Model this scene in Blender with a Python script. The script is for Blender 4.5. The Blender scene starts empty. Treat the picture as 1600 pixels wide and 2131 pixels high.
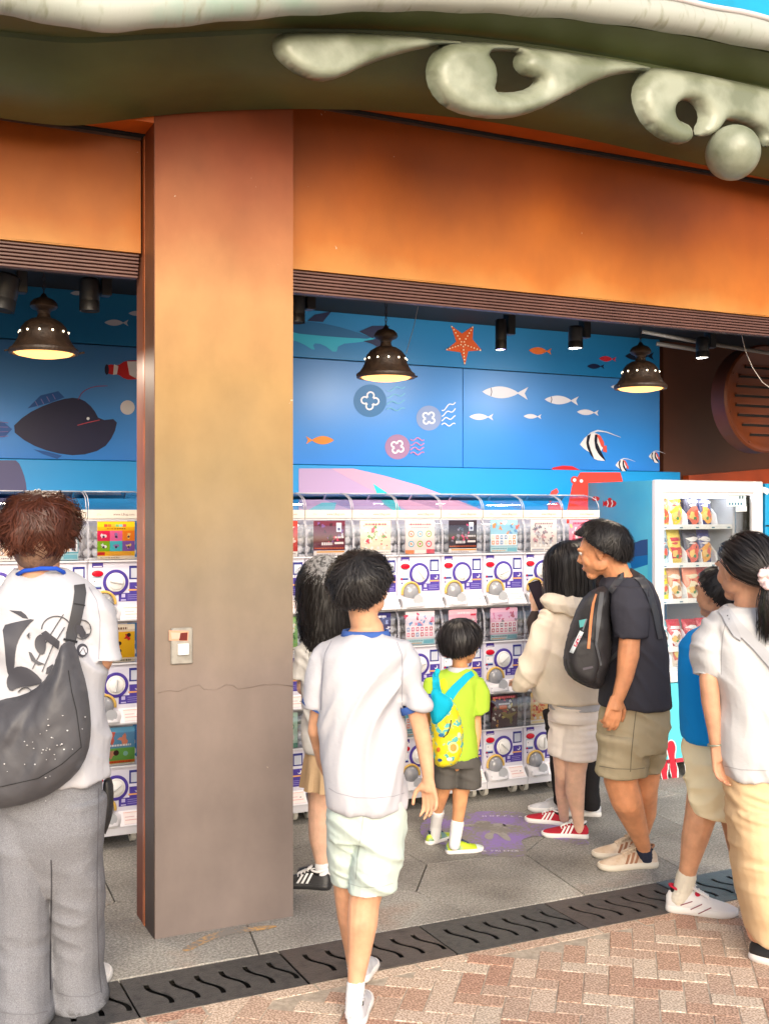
import bpy, math, random
import numpy as np
from mathutils import Vector, Matrix
from mathutils.bvhtree import BVHTree
from mathutils.geometry import delaunay_2d_cdt

random.seed(7); rng = np.random.default_rng(7)
sc = bpy.context.scene
col = sc.collection
# ------------------------------------------------------------------ camera, world, sun, exposure
FOC = 2318.0; HC = 1.65                       # focal length in pixels of the 1600 px wide photograph, eye height
YAW = math.atan(FOC / 4800.0)
CY, SY = math.cos(YAW), math.sin(YAW)
CAM = np.array([-1.0726, -4.2538, HC])
RV = np.array([CY, -SY, 0.0]); FV = np.array([SY, CY, 0.0]); UV = np.array([0, 0, 1.0])
cd = bpy.data.cameras.new('camera'); cam = bpy.data.objects.new('camera', cd); col.objects.link(cam)
cam.location = CAM; cam.rotation_euler = (math.radians(90), 0, -YAW)
cd.sensor_fit = 'VERTICAL'; cd.sensor_height = 24.0; cd.lens = 24.0 * FOC / 2131.0
cd.clip_start = 0.05; cd.clip_end = 400
sc.camera = cam
w = bpy.data.worlds.new('World'); sc.world = w; w.use_nodes = True
nt = w.node_tree; bg = nt.nodes['Background']
sky = nt.nodes.new('ShaderNodeTexSky'); sky.sky_type = 'NISHITA'; sky.sun_disc = False
SUN_EL, SUN_AZ = math.radians(25), math.radians(-14)   # azimuth of the sun seen from the shop front, behind the viewer
sky.sun_elevation = SUN_EL; sky.altitude = 0; sky.air_density = 1.0; sky.dust_density = 4.0; sky.ozone_density = 1.0
sund = np.array([math.sin(SUN_AZ) * math.cos(SUN_EL), -math.cos(SUN_AZ) * math.cos(SUN_EL), math.sin(SUN_EL)])
sky.sun_rotation = math.atan2(sund[0], sund[1])
nt.links.new(sky.outputs[0], bg.inputs[0]); bg.inputs[1].default_value = 0.15
sl = bpy.data.lights.new('sun', 'SUN'); so = bpy.data.objects.new('sun', sl); col.objects.link(so)
sl.energy = 0.95; sl.angle = math.radians(40); sl.color = (1.0, 0.985, 0.965)
so.rotation_euler = Vector(sund).to_track_quat('Z', 'Y').to_euler()
sc.view_settings.view_transform = 'Standard'; sc.view_settings.look = 'None'
sc.view_settings.gamma = 1.0; sc.view_settings.use_curve_mapping = False
sc.view_settings.exposure = 0.78
sc.cycles.max_bounces = 8; sc.cycles.transparent_max_bounces = 24

# ------------------------------------------------------------------ helpers
def ray(px, py):
    return FV + RV * ((px - 800) / FOC) - UV * ((py - 1065.5) / FOC)
def at(px, py, D): return CAM + ray(px, py) * D
def onw(px, py, wv):
    v = ray(px, py); return CAM + v * ((wv - CAM[1]) / v[1])
def onz(px, py, z=0.0):
    v = ray(px, py); return CAM + v * ((z - HC) / v[2])
def lin(r, g, b, k=0.82):
    f = lambda c: ((c / 255 + .055) / 1.055) ** 2.4 if c > 10 else c / 255 / 12.92
    return (f(r) * k, f(g) * k, f(b) * k, 1.0)

def vn(P, seed=0):
    """smooth value noise, -1..1, P (n,3)"""
    P = np.asarray(P, float); i = np.floor(P).astype(np.int64); f = P - i; f = f * f * (3 - 2 * f)
    def h(a, b, c):
        n = (a * 374761393 + b * 668265263 + c * 2147483647 + seed * 1274126177) & 0xffffffff
        n = ((n ^ (n >> 13)) * 1274126177) & 0xffffffff
        return ((n ^ (n >> 16)) & 0xffff) / 32767.5 - 1
    r = 0
    for dx in (0, 1):
        for dy in (0, 1):
            for dz in (0, 1):
                wgt = (f[:, 0] if dx else 1 - f[:, 0]) * (f[:, 1] if dy else 1 - f[:, 1]) * (f[:, 2] if dz else 1 - f[:, 2])
                r = r + wgt * h(i[:, 0] + dx, i[:, 1] + dy, i[:, 2] + dz)
    return r

class MB:
    def __init__(s): s.v = []; s.f = []; s.c = []; s.n = 0
    def add(s, V, F, c=None):
        b = s.n; s.v.extend([tuple(map(float, p)) for p in V]); s.n += len(V)
        s.f.extend([tuple(b + i for i in q) for q in F]); s.c.extend([c] * len(F)); return s
    def box(s, a, b, c=None, bev=0.0):
        x0, y0, z0 = a; x1, y1, z1 = b
        if bev <= 0:
            V = [(x0,y0,z0),(x1,y0,z0),(x1,y1,z0),(x0,y1,z0),(x0,y0,z1),(x1,y0,z1),(x1,y1,z1),(x0,y1,z1)]
            return s.add(V, [(0,3,2,1),(4,5,6,7),(0,1,5,4),(1,2,6,5),(2,3,7,6),(3,0,4,7)], c)
        k = bev; V = []; F = []
        def ring(x0,y0,x1,y1,k2): return [(x0+k2,y0),(x1-k2,y0),(x1,y0+k2),(x1,y1-k2),(x1-k2,y1),(x0+k2,y1),(x0,y1-k2),(x0,y0+k2)]
        for z, ins in ((z0,k),(z0+k,0),(z1-k,0),(z1,k)):
            V += [(p[0],p[1],z) for p in ring(x0+ins,y0+ins,x1-ins,y1-ins,k)]
        for r in range(3):
            for i in range(8): F.append((r*8+i, r*8+(i+1)%8, (r+1)*8+(i+1)%8, (r+1)*8+i))
        F.append(tuple(range(7,-1,-1))); F.append(tuple(range(24,32)))
        return s.add(V, F, c)
    def loft(s, rings, cap=True, c=None, close=False):
        m = len(rings[0]); V = [p for r in rings for p in r]; F = []
        R = len(rings)
        for r in range(R - (0 if close else 1)):
            for i in range(m): F.append((r*m+i, r*m+(i+1)%m, ((r+1)%R)*m+(i+1)%m, ((r+1)%R)*m+i))
        if cap and not close: F.append(tuple(range(m-1,-1,-1))); F.append(tuple((R-1)*m+i for i in range(m)))
        return s.add(V, F, c)
    def tube(s, pts, r, n=8, c=None, cap=True):
        pts = [np.array(p, float) for p in pts]; rings = []
        rr = r if hasattr(r, '__len__') else [r] * len(pts)
        up = None
        for i, p in enumerate(pts):
            t = pts[min(i+1, len(pts)-1)] - pts[max(i-1, 0)]; t = t / (np.linalg.norm(t) + 1e-9)
            if up is None:
                up = np.array([0,0,1.0]) if abs(t[2]) < .9 else np.array([1.0,0,0])
            a = np.cross(t, up); a /= np.linalg.norm(a) + 1e-9; up = np.cross(a, t)
            rings.append([p + rr[i] * (math.cos(q) * a + math.sin(q) * up) for q in np.linspace(0, 2*math.pi, n, endpoint=False)])
        return s.loft(rings, cap, c)
    def lathe(s, prof, o, ax=(0,0,1), n=24, c=None, cap=True):
        """prof: (radius, height)"""
        ax = np.array(ax, float); ax /= np.linalg.norm(ax); u = np.cross(ax, [0.3,0.5,0.81] if abs(ax[2])>.9 else [0,0,1.0]); u /= np.linalg.norm(u); v = np.cross(ax, u)
        o = np.array(o, float)
        rings = [[o + ax*h + max(r,1e-4)*(math.cos(q)*u + math.sin(q)*v) for q in np.linspace(0,2*math.pi,n,endpoint=False)] for r,h in prof]
        return s.loft(rings, cap, c)
    def ball(s, o, r, n=14, m=9, c=None, M=None):
        o = np.array(o, float); rr = np.array(r if hasattr(r,'__len__') else (r,r,r), float); rings = []
        for j in range(m):
            t = math.pi * (j + .35) / (m - .3); ring = []
            for i in range(n):
                q = 2*math.pi*i/n; p = np.array([math.sin(t)*math.cos(q), math.sin(t)*math.sin(q), -math.cos(t)]) * rr
                if M is not None: p = M @ p
                ring.append(o + p)
            rings.append(ring)
        return s.loft(rings, True, c)
    def poly(s, pts, c=None): return s.add(pts, [tuple(range(len(pts)))], c)
    def build(s, name, mat, parent=None, smooth=False, kind=None):
        me = bpy.data.meshes.new(name)
        o = bpy.data.objects.new(name, me); col.objects.link(o)
        off = np.array(parent_loc(parent))
        V = [(a-off[0], b-off[1], c_-off[2]) for a, b, c_ in s.v]
        me.from_pydata(V, [], s.f)
        if any(c is not None for c in s.c):
            at_ = me.attributes.new('Col', 'FLOAT_COLOR', 'CORNER'); buf = []
            for p, c in zip(me.polygons, s.c): buf += list(c or (.8,.8,.8,1)) * p.loop_total
            at_.data.foreach_set('color', buf)
        me.materials.append(mat)
        if smooth: me.shade_smooth()
        if smooth == 'auto':
            try: me.set_sharp_from_angle(angle=math.radians(38))
            except Exception: pass
        o.parent = parent
        if kind: o['kind'] = kind
        return o
def parent_loc(p):
    if p is None: return (0,0,0)
    a = np.array(p.location); 
    while p.parent: p = p.parent; a = a + np.array(p.location)
    return a
def fix(mb, name, mat, parent=None, **k): return mb.build(name, mat, parent, **k)
def thing(name, label, cat, loc, group=None, rz=0):
    o = bpy.data.objects.new(name, None); col.objects.link(o); o.location = [float(x) for x in loc]
    o.empty_display_size = .1; o['label'] = label; o['category'] = cat
    if group: o['group'] = group
    return o
def tag(o, label=None, cat=None, group=None, kind=None):
    if label: o['label'] = label
    if cat: o['category'] = cat
    if group: o['group'] = group
    if kind: o['kind'] = kind
    return o

# ------------------------------------------------------------------ materials
def newmat(name):
    m = bpy.data.materials.new(name); m.use_nodes = True
    return m, m.node_tree, m.node_tree.nodes['Principled BSDF']
def N(nt, t, **k):
    n = nt.nodes.new(t)
    for a, b in k.items():
        if hasattr(n, a): setattr(n, a, b)
        else: n.inputs[a].default_value = b
    return n
def mat(name, c, rough=.6, metal=0, noise=0, nscale=8, bump=0, bscale=60, spec=.5, c2=None, stretch=(1,1,1), detail=4, contrast=(.35,.65), sheen=0, sub=0, bdist=.01):
    m, nt, b = newmat(name); L = nt.links.new
    b.inputs['Base Color'].default_value = (*c[:3], 1); b.inputs['Roughness'].default_value = rough; b.inputs['Metallic'].default_value = metal
    b.inputs['Specular IOR Level'].default_value = spec
    if sub: b.inputs['Subsurface Weight'].default_value = sub; b.inputs['Subsurface Radius'].default_value = (1,.35,.2); b.inputs['Subsurface Scale'].default_value = .012
    if sheen: b.inputs['Sheen Weight'].default_value = sheen
    tc = N(nt, 'ShaderNodeTexCoord'); mp = N(nt, 'ShaderNodeMapping'); mp.inputs['Scale'].default_value = stretch
    L(tc.outputs['Object'], mp.inputs[0])
    if noise or c2:
        n = N(nt, 'ShaderNodeTexNoise'); n.inputs['Scale'].default_value = nscale; n.inputs['Detail'].default_value = detail
        L(mp.outputs[0], n.inputs['Vector']); r = N(nt, 'ShaderNodeValToRGB')
        r.color_ramp.elements[0].position, r.color_ramp.elements[1].position = contrast
        d = c2 or tuple(x * (1 - noise) for x in c[:3])
        r.color_ramp.elements[0].color = (*d[:3], 1); r.color_ramp.elements[1].color = (*c[:3], 1)
        L(n.outputs[0], r.inputs[0]); L(r.outputs[0], b.inputs['Base Color'])
    if bump:
        n = N(nt, 'ShaderNodeTexNoise'); n.inputs['Scale'].default_value = bscale; n.inputs['Detail'].default_value = 5
        L(mp.outputs[0], n.inputs['Vector']); bp = N(nt, 'ShaderNodeBump'); bp.inputs['Strength'].default_value = bump; bp.inputs['Distance'].default_value = bdist
        L(n.outputs[0], bp.inputs['Height']); L(bp.outputs[0], b.inputs['Normal'])
    return m
def colmat(name, rough=.5, spec=.4, bump=0, mul=0, clear=0):
    m, nt, b = newmat(name); L = nt.links.new
    a = N(nt, 'ShaderNodeAttribute'); a.attribute_name = 'Col'; L(a.outputs['Color'], b.inputs['Base Color'])
    if mul:
        tc = N(nt, 'ShaderNodeTexCoord'); n = N(nt, 'ShaderNodeTexNoise'); n.inputs['Scale'].default_value = 2.5; n.inputs['Detail'].default_value = 6
        L(tc.outputs['Object'], n.inputs['Vector']); mr = N(nt, 'ShaderNodeMapRange'); mr.inputs['To Min'].default_value = 1-mul; mr.inputs['To Max'].default_value = 1+mul*.3
        mx = N(nt, 'ShaderNodeMix'); mx.data_type = 'RGBA'; mx.blend_type = 'MULTIPLY'; mx.inputs[0].default_value = 1
        L(n.outputs[0], mr.inputs[0]); L(a.outputs['Color'], mx.inputs[6]); L(mr.outputs[0], mx.inputs[7]); L(mx.outputs[2], b.inputs['Base Color'])
    b.inputs['Roughness'].default_value = rough; b.inputs['Specular IOR Level'].default_value = spec
    if clear: b.inputs['Coat Weight'].default_value = clear; b.inputs['Coat Roughness'].default_value = .15
    return m
def emis(name, c, s, wire=False):
    m, nt, b = newmat(name); b.inputs['Base Color'].default_value = (*c, 1)
    b.inputs['Emission Color'].default_value = (*c, 1); b.inputs['Emission Strength'].default_value = s
    return m
def glassmat(name, tint=(1,1,1), gl=.12, rough=.03):
    m, nt, b = newmat(name); L = nt.links.new; nt.nodes.remove(b); out = nt.nodes['Material Output']
    t = N(nt, 'ShaderNodeBsdfTransparent'); t.inputs[0].default_value = (*tint, 1)
    g = N(nt, 'ShaderNodeBsdfGlossy'); g.inputs['Roughness'].default_value = rough
    fr = N(nt, 'ShaderNodeFresnel'); fr.inputs[0].default_value = 1.45
    mt = N(nt, 'ShaderNodeMath', operation='MULTIPLY_ADD'); mt.inputs[1].default_value = 1.0; mt.inputs[2].default_value = gl*.3
    L(fr.outputs[0], mt.inputs[0]); mx = N(nt, 'ShaderNodeMixShader'); L(mt.outputs[0], mx.inputs[0]); L(t.outputs[0], mx.inputs[1]); L(g.outputs[0], mx.inputs[2]); L(mx.outputs[0], out.inputs[0])
    return m

PRINT = colmat('print', .55, .35)
GLOSSP = colmat('gloss_print', .3, .5)
MURAL = colmat('mural_print', .42, .3, mul=.06)
WHITEP = mat('white_plastic', (.62,.62,.67), .35)
ACRYL = glassmat('clear_acrylic', (.93,.94,.97), .25)
GLASS = glassmat('clear_glass', (.96,.97,.97), .15)
BLACKM = mat('black_metal', (.018,.018,.02), .45, bump=.1)
DARKV = mat('dark_void', (.006,.006,.007), .9)
STEEL = mat('steel', (.55,.55,.55), .35, metal=.9)

# ------------------------------------------------------------------ general builders working from real world points
def inflate(mb_name, poly, fn, T, R, matr, parent, holes=(), step=9, back=.35, wr=None, c=None, smooth=True, rid=True):
    """pillow shaped solid: outline poly (2D), fn(x,y)->(world point, outward normal); T depth, R edge rounding in 2D units"""
    def inside(p, pl):
        x, y = p; r = False; n = len(pl)
        for i in range(n):
            x1, y1 = pl[i]; x2, y2 = pl[(i+1) % n]
            if (y1 > y) != (y2 > y) and x < (x2-x1)*(y-y1)/(y2-y1)+x1: r = not r
        return r
    def dens(pl):
        o = []
        for i in range(len(pl)):
            a = np.array(pl[i], float); b = np.array(pl[(i+1) % len(pl)], float); k = max(1, int(np.linalg.norm(b-a)/step))
            o += [tuple(a + (b-a)*j/k) for j in range(k)]
        return o
    loops = [dens(smoothpoly(poly))] + [dens(smoothpoly(h)) for h in holes]
    segs = []
    for l in loops:
        for i in range(len(l)): segs.append((l[i], l[(i+1) % len(l)]))
    A = np.array([s_[0] for s_ in segs]); B = np.array([s_[1] for s_ in segs]); AB = B - A; L2 = (AB**2).sum(1) + 1e-9
    def dist(p):
        t = np.clip(((p-A)*AB).sum(1)/L2, 0, 1); return np.sqrt(((A+AB*t[:,None]-p)**2).sum(1)).min()
    pts = []; cons = []
    for l in loops:
        b = len(pts); pts += l; cons += [(b+i, b+(i+1) % len(l)) for i in range(len(l))]
    nb = len(pts)
    xs = [p[0] for p in loops[0]]; ys = [p[1] for p in loops[0]]
    y = min(ys); k = 0
    while y < max(ys):
        x = min(xs) + (step/2 if k % 2 else 0)
        while x < max(xs):
            if inside((x, y), loops[0]) and not any(inside((x, y), h) for h in loops[1:]):
                if dist(np.array((x, y))) > step*.45: pts.append((x, y))
            x += step
        y += step*.87; k += 1
    r = delaunay_2d_cdt([Vector(p) for p in pts], cons, [], 0, 1e-5)
    P2 = [tuple(p) for p in r[0]]; F = []
    for t in r[2]:
        cx = sum(P2[i][0] for i in t)/len(t); cy = sum(P2[i][1] for i in t)/len(t)
        if inside((cx, cy), loops[0]) and not any(inside((cx, cy), h) for h in loops[1:]): F.append(tuple(t))
    used = sorted({i for f in F for i in f}); mp = {j: i for i, j in enumerate(used)}
    F = [tuple(mp[i] for i in f) for f in F]; P2 = [P2[i] for i in used]
    V1 = []; V2 = []
    for p in P2:
        d = dist(np.array(p)); k = min(d/R, 1); h = math.sqrt(max(0, 1-(1-k)**2)); W, n = fn(*p)
        e = wr(p, W) if wr else 0
        V1.append(W + n*(T*h + e*min(1, d/(R*.4)))); V2.append(W - n*(T*back*h))
    mb = MB(); n1 = len(V1)
    # orientation
    from_n = fn(*P2[0])[1]; f0 = F[0]; nn = np.cross(V1[f0[1]]-V1[f0[0]], V1[f0[2]]-V1[f0[0]])
    flip = np.dot(nn, from_n) < 0
    F1 = [tuple(reversed(f)) if flip else f for f in F]; F2 = [tuple(n1+i for i in reversed(f)) for f in F1]
    ec = {}
    for f in F1:
        for i in range(len(f)): ec[(f[i], f[(i+1) % len(f)])] = 1
    side = [(b, a, n1+a, n1+b) for (a, b) in ec if (b, a) not in ec]
    mb.add(V1+V2, F1+F2+side, c)
    o = mb.build(mb_name, matr, parent, smooth=smooth)
    return o
def smoothpoly(pl, it=1):
    if len(pl) < 7: return [tuple(p) for p in pl]
    for _ in range(it):
        o = []
        for i in range(len(pl)):
            a, b = np.array(pl[i], float), np.array(pl[(i+1) % len(pl)], float)
            o += [tuple(a*.75+b*.25), tuple(a*.25+b*.75)]
        pl = o
    return pl
def camfn(D, tilt=None):
    """outline traced as seen, standing at distance D, bulging towards the street"""
    def f(x, y):
        d = D(x, y) if callable(D) else D
        return at(x, y, d), -FV
    return f
def capline(mb, pts, r, n=10):
    """round-ended chain of tapered segments; pts world, r list"""
    for i, (p, q) in enumerate(zip(pts, r)): mb.ball(p, q, 12, 8)
    for i in range(len(pts)-1):
        a, b = np.array(pts[i]), np.array(pts[i+1])
        if np.linalg.norm(b-a) > 1e-4: mb.tube([a, b], [r[i], r[i+1]], 14)
def ringpts(o, rx, ry, n=28, e=2.3, ang=0, rgt=RV, fwd=FV, tilt=0):
    R2 = rgt*math.cos(ang) + fwd*math.sin(ang); F2 = -rgt*math.sin(ang) + fwd*math.cos(ang); out = []
    for q in np.linspace(0, 2*math.pi, n, endpoint=False):
        c_, s_ = math.cos(q), math.sin(q)
        x = math.copysign(abs(c_)**(2/e), c_); y = math.copysign(abs(s_)**(2/e), s_)
        out.append(np.array(o) + R2*rx*x + F2*ry*y + UV*(tilt*x*rx))
    return out
def remesh(mb, name, voxel, matr, parent, smooth=4, disp=None, adapt=0.0):
    me = bpy.data.meshes.new(name); me.from_pydata(mb.v, [], mb.f)
    t = bpy.data.objects.new('tmp', me); col.objects.link(t)
    md = t.modifiers.new('r', 'REMESH'); md.mode = 'VOXEL'; md.voxel_size = voxel; md.adaptivity = adapt
    if smooth:
        ms = t.modifiers.new('s', 'SMOOTH'); ms.factor = .5; ms.iterations = smooth
    dg = bpy.context.evaluated_depsgraph_get(); ev = t.evaluated_get(dg)
    m2 = bpy.data.meshes.new_from_object(ev); bpy.data.objects.remove(t); bpy.data.meshes.remove(me)
    n = len(m2.vertices); co = np.empty(n*3); m2.vertices.foreach_get('co', co); co = co.reshape(-1, 3)
    if disp is not None:
        no = np.empty(n*3); m2.vertices.foreach_get('normal', no); no = no.reshape(-1, 3)
        co = co + no*disp(co, no)[:, None]
    co2 = co - np.array(parent_loc(parent)); m2.vertices.foreach_set('co', co2.ravel()); m2.update()
    m2.name = name; m2.materials.clear(); m2.materials.append(matr); m2.shade_smooth()
    o = bpy.data.objects.new(name, m2); col.objects.link(o); o.parent = parent
    return o
def bvh_of(*objs):
    V = []; F = []
    for o in objs:
        off = np.array(o.location) + np.array(parent_loc(o.parent)); b = len(V)
        V += [Vector(np.array(v.co)+off) for v in o.data.vertices]; F += [tuple(b+i for i in p.vertices) for p in o.data.polygons]
    return BVHTree.FromPolygons(V, F)
def decal(name, polys, bvh, matr, parent, lift=.004, thick=.003, step=7, D=4.0, holes=()):
    """thin flat piece lying on a surface: polys [(outline, colour)]; laid on by looking through the outline"""
    mb = MB(); lastD = D
    for k, (pl, c) in enumerate(polys):
        l = []
        for i in range(len(pl)):
            a = np.array(pl[i], float); b = np.array(pl[(i+1) % len(pl)], float); m = max(1, int(np.linalg.norm(b-a)/step))
            l += [tuple(a+(b-a)*j/m) for j in range(m)]
        pts = list(l); xs = [p[0] for p in l]; ys = [p[1] for p in l]
        def inside(x, y):
            r_ = False
            for i in range(len(l)):
                x1, y1 = l[i]; x2, y2 = l[(i+1) % len(l)]
                if (y1 > y) != (y2 > y) and x < (x2-x1)*(y-y1)/(y2-y1)+x1: r_ = not r_
            return r_
        y = min(ys)+step/2
        while y < max(ys):
            x = min(xs)+step/2
            while x < max(xs):
                if inside(x, y): pts.append((x, y))
                x += step
            y += step
        r = delaunay_2d_cdt([Vector(p) for p in pts], [(i, (i+1) % len(l)) for i in range(len(l))], [], 0, 1e-5)
        P2 = [tuple(p) for p in r[0]]; F = []
        for t in r[2]:
            if inside(sum(P2[i][0] for i in t)/len(t), sum(P2[i][1] for i in t)/len(t)): F.append(tuple(t))
        hitD = []
        for p in P2:
            v = ray(*p); h = bvh.ray_cast(Vector(CAM), Vector(v).normalized())
            hitD.append(float(np.dot(np.array(h[0])-CAM, FV)) if h[0] is not None else None)
        good = [d for d in hitD if d is not None]; md = sorted(good)[len(good)//2] if good else lastD; lastD = md
        V1 = []; V2 = []
        gp = np.array([p for p, d in zip(P2, hitD) if d is not None and abs(d-md) <= .16]); gd = [d for d in hitD if d is not None and abs(d-md) <= .16]
        for p, d in zip(P2, hitD):
            if d is None or abs(d-md) > .16: d = gd[int(((gp-np.array(p))**2).sum(1).argmin())] if len(gd) else md
            W = at(p[0], p[1], d-lift-k*.0006); V1.append(W); V2.append(at(p[0], p[1], d-lift+thick))
        if not F: continue
        n1 = len(V1); nn = np.cross(V1[F[0][1]]-V1[F[0][0]], V1[F[0][2]]-V1[F[0][0]])
        if np.dot(nn, FV) > 0: F = [tuple(reversed(f)) for f in F]
        ec = set()
        for f in F:
            for i in range(len(f)): ec.add((f[i], f[(i+1) % len(f)]))
        side = [(b, a, n1+a, n1+b) for (a, b) in ec if (b, a) not in ec]
        mb.add(V1+V2, F+side, c)
    return mb.build(name, matr, parent, smooth='auto')
def ribbon(path, wd):
    path = [np.array(p, float) for p in path]; L = []; R = []
    ws = wd if hasattr(wd, '__len__') else [wd]*len(path)
    for i, p in enumerate(path):
        t = path[min(i+1, len(path)-1)] - path[max(i-1, 0)]; t /= np.linalg.norm(t)+1e-9; n = np.array([-t[1], t[0]])
        L.append(tuple(p+n*ws[i]/2)); R.append(tuple(p-n*ws[i]/2))
    return L + R[::-1]
def ell(cx, cy, rx, ry=None, n=20, a0=0):
    ry = ry or rx; return [(cx+rx*math.cos(a0+2*math.pi*i/n), cy+ry*math.sin(a0+2*math.pi*i/n)) for i in range(n)]
_fc = {}
def textmesh(s, size, o, ux, uy, name, matr, parent, thick=.0006, bold=False):
    """lettering as flat raised letters; o world origin, ux/uy unit vectors"""
    key = s
    if key not in _fc:
        cu = bpy.data.curves.new('t', 'FONT'); cu.body = s; cu.size = 1; cu.resolution_u = 2; cu.extrude = 0
        t = bpy.data.objects.new('t', cu); col.objects.link(t); dg = bpy.context.evaluated_depsgraph_get()
        m = bpy.data.meshes.new_from_object(t.evaluated_get(dg)); _fc[key] = ([tuple(v.co) for v in m.vertices], [tuple(p.vertices) for p in m.polygons])
        bpy.data.objects.remove(t)
    V, F = _fc[key]; o = np.array(o, float); ux = np.array(ux); uy = np.array(uy)
    mb = MB(); mb.add([o+ux*x*size+uy*y*size for x, y, z in V], F); return mb.build(name, matr, parent)
# ------------------------------------------------------------------ GROUND
def voronoi(seeds, box):
    cells = []
    for i, s_ in enumerate(seeds):
        pl = [(box[0],box[1]),(box[2],box[1]),(box[2],box[3]),(box[0],box[3])]
        for j, t in enumerate(seeds):
            if i == j: continue
            mx, my = (s_[0]+t[0])/2, (s_[1]+t[1])/2; nx, ny = t[0]-s_[0], t[1]-s_[1]; out = []
            for k in range(len(pl)):
                a, b = pl[k], pl[(k+1) % len(pl)]
                da = (a[0]-mx)*nx+(a[1]-my)*ny; db = (b[0]-mx)*nx+(b[1]-my)*ny
                if da <= 0: out.append(a)
                if (da < 0 < db) or (db < 0 < da): q = da/(da-db); out.append((a[0]+(b[0]-a[0])*q, a[1]+(b[1]-a[1])*q))
            pl = out
            if not pl: break
        if len(pl) > 2: cells.append(pl)
    return cells
def inset(pl, d):
    n = len(pl); A = sum(pl[i][0]*pl[(i+1)%n][1]-pl[(i+1)%n][0]*pl[i][1] for i in range(n))
    if A < 0: pl = pl[::-1]
    # merge near-duplicate points
    q = [pl[0]]
    for p in pl[1:]:
        if math.hypot(p[0]-q[-1][0], p[1]-q[-1][1]) > .02: q.append(p)
    if math.hypot(q[0][0]-q[-1][0], q[0][1]-q[-1][1]) < .02: q.pop()
    pl = q; n = len(pl); out = []
    for i in range(n):
        a, b, c_ = np.array(pl[i-1]), np.array(pl[i]), np.array(pl[(i+1)%n])
        e1 = (b-a)/np.linalg.norm(b-a); e2 = (c_-b)/np.linalg.norm(c_-b); n1 = np.array([-e1[1], e1[0]]); n2 = np.array([-e2[1], e2[0]])
        m = n1+n2; m /= max(.3, np.dot(m, n1)); out.append(tuple(b+m*d))
    return out
def granite():
    m, nt, b = newmat('flamed_granite'); L = nt.links.new
    g = N(nt, 'ShaderNodeNewGeometry'); n1 = N(nt, 'ShaderNodeTexNoise'); n1.inputs['Scale'].default_value = 95; n1.inputs['Detail'].default_value = 4; n1.inputs['Roughness'].default_value = .8
    n2 = N(nt, 'ShaderNodeTexNoise'); n2.inputs['Scale'].default_value = 1.6; n2.inputs['Detail'].default_value = 7
    L(g.outputs['Position'], n1.inputs['Vector']); L(g.outputs['Position'], n2.inputs['Vector'])
    r1 = N(nt, 'ShaderNodeValToRGB'); r1.color_ramp.elements[0].position = .36; r1.color_ramp.elements[1].position = .66
    r1.color_ramp.elements[0].color = (.15,.148,.142,1); r1.color_ramp.elements[1].color = (.48,.475,.46,1)
    e = r1.color_ramp.elements.new(.5); e.color = (.285,.28,.27,1)
    r2 = N(nt, 'ShaderNodeValToRGB'); r2.color_ramp.elements[0].position = .35; r2.color_ramp.elements[1].position = .62
    r2.color_ramp.elements[0].color = (.60,.56,.52,1); r2.color_ramp.elements[1].color = (1.14,1.11,1.04,1)
    e = r2.color_ramp.elements.new(.72); e.color = (1.15,.95,.82,1)
    L(n1.outputs[0], r1.inputs[0]); L(n2.outputs[0], r2.inputs[0])
    mx = N(nt, 'ShaderNodeMix'); mx.data_type = 'RGBA'; mx.blend_type = 'MULTIPLY'; mx.inputs[0].default_value = 1
    oi = N(nt, 'ShaderNodeObjectInfo'); mr = N(nt, 'ShaderNodeMapRange'); mr.inputs['To Min'].default_value = .86; mr.inputs['To Max'].default_value = 1.1
    L(oi.outputs['Random'], mr.inputs[0]); mx2 = N(nt, 'ShaderNodeMix'); mx2.data_type = 'RGBA'; mx2.blend_type = 'MULTIPLY'; mx2.inputs[0].default_value = 1
    L(r1.outputs[0], mx.inputs[6]); L(r2.outputs[0], mx.inputs[7]); L(mx.outputs[2], mx2.inputs[6]); L(mr.outputs[0], mx2.inputs[7]); L(mx2.outputs[2], b.inputs['Base Color'])
    b.inputs['Roughness'].default_value = .75
    bp = N(nt, 'ShaderNodeBump'); bp.inputs['Strength'].default_value = .35; bp.inputs['Distance'].default_value = .004; L(n1.outputs[0], bp.inputs['Height']); L(bp.outputs[0], b.inputs['Normal'])
    return m
GRAN = granite()
MORT = mat('mortar_sand', (.52,.44,.35), .9, noise=.3, nscale=40, bump=.4, bscale=200)
DARKJ = mat('joint_dirt', (.05,.046,.04), .95)
base = MB().box((-60,-60,-.2),(60,60,-.055)).build('ground', mat('asphalt_ground', (.30,.28,.25), .9, noise=.2, nscale=3), None); tag(base, kind='structure')
pav = MB().box((-3.2,-.31,-.05),(7,2.6,-.014)).build('pavement', DARKJ, None); tag(pav, kind='structure')
rr = random.Random(11); seeds = []
for i in range(15):
    for j in range(4):
        seeds.append((-3.2+.72*(i+.5)+(.36 if j % 2 else 0)+rr.uniform(-.16,.16), -.3+.62*(j+.5)+rr.uniform(-.14,.14)))
for cpl in voronoi(seeds, (-3.2,-.308,7,2.6)):
    q = inset(cpl, .0028); m = MB(); n = len(q); dz = rr.uniform(-.0012,.0012)
    qi = inset(q, .002)
    if len(qi) != n or n < 3: continue
    m.loft([[(x,y,-.03) for x,y in q], [(x,y,-.003+dz) for x,y in q], [(x,y,dz) for x,y in qi]], True)
    m.build('flagstone', GRAN, pav)
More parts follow.
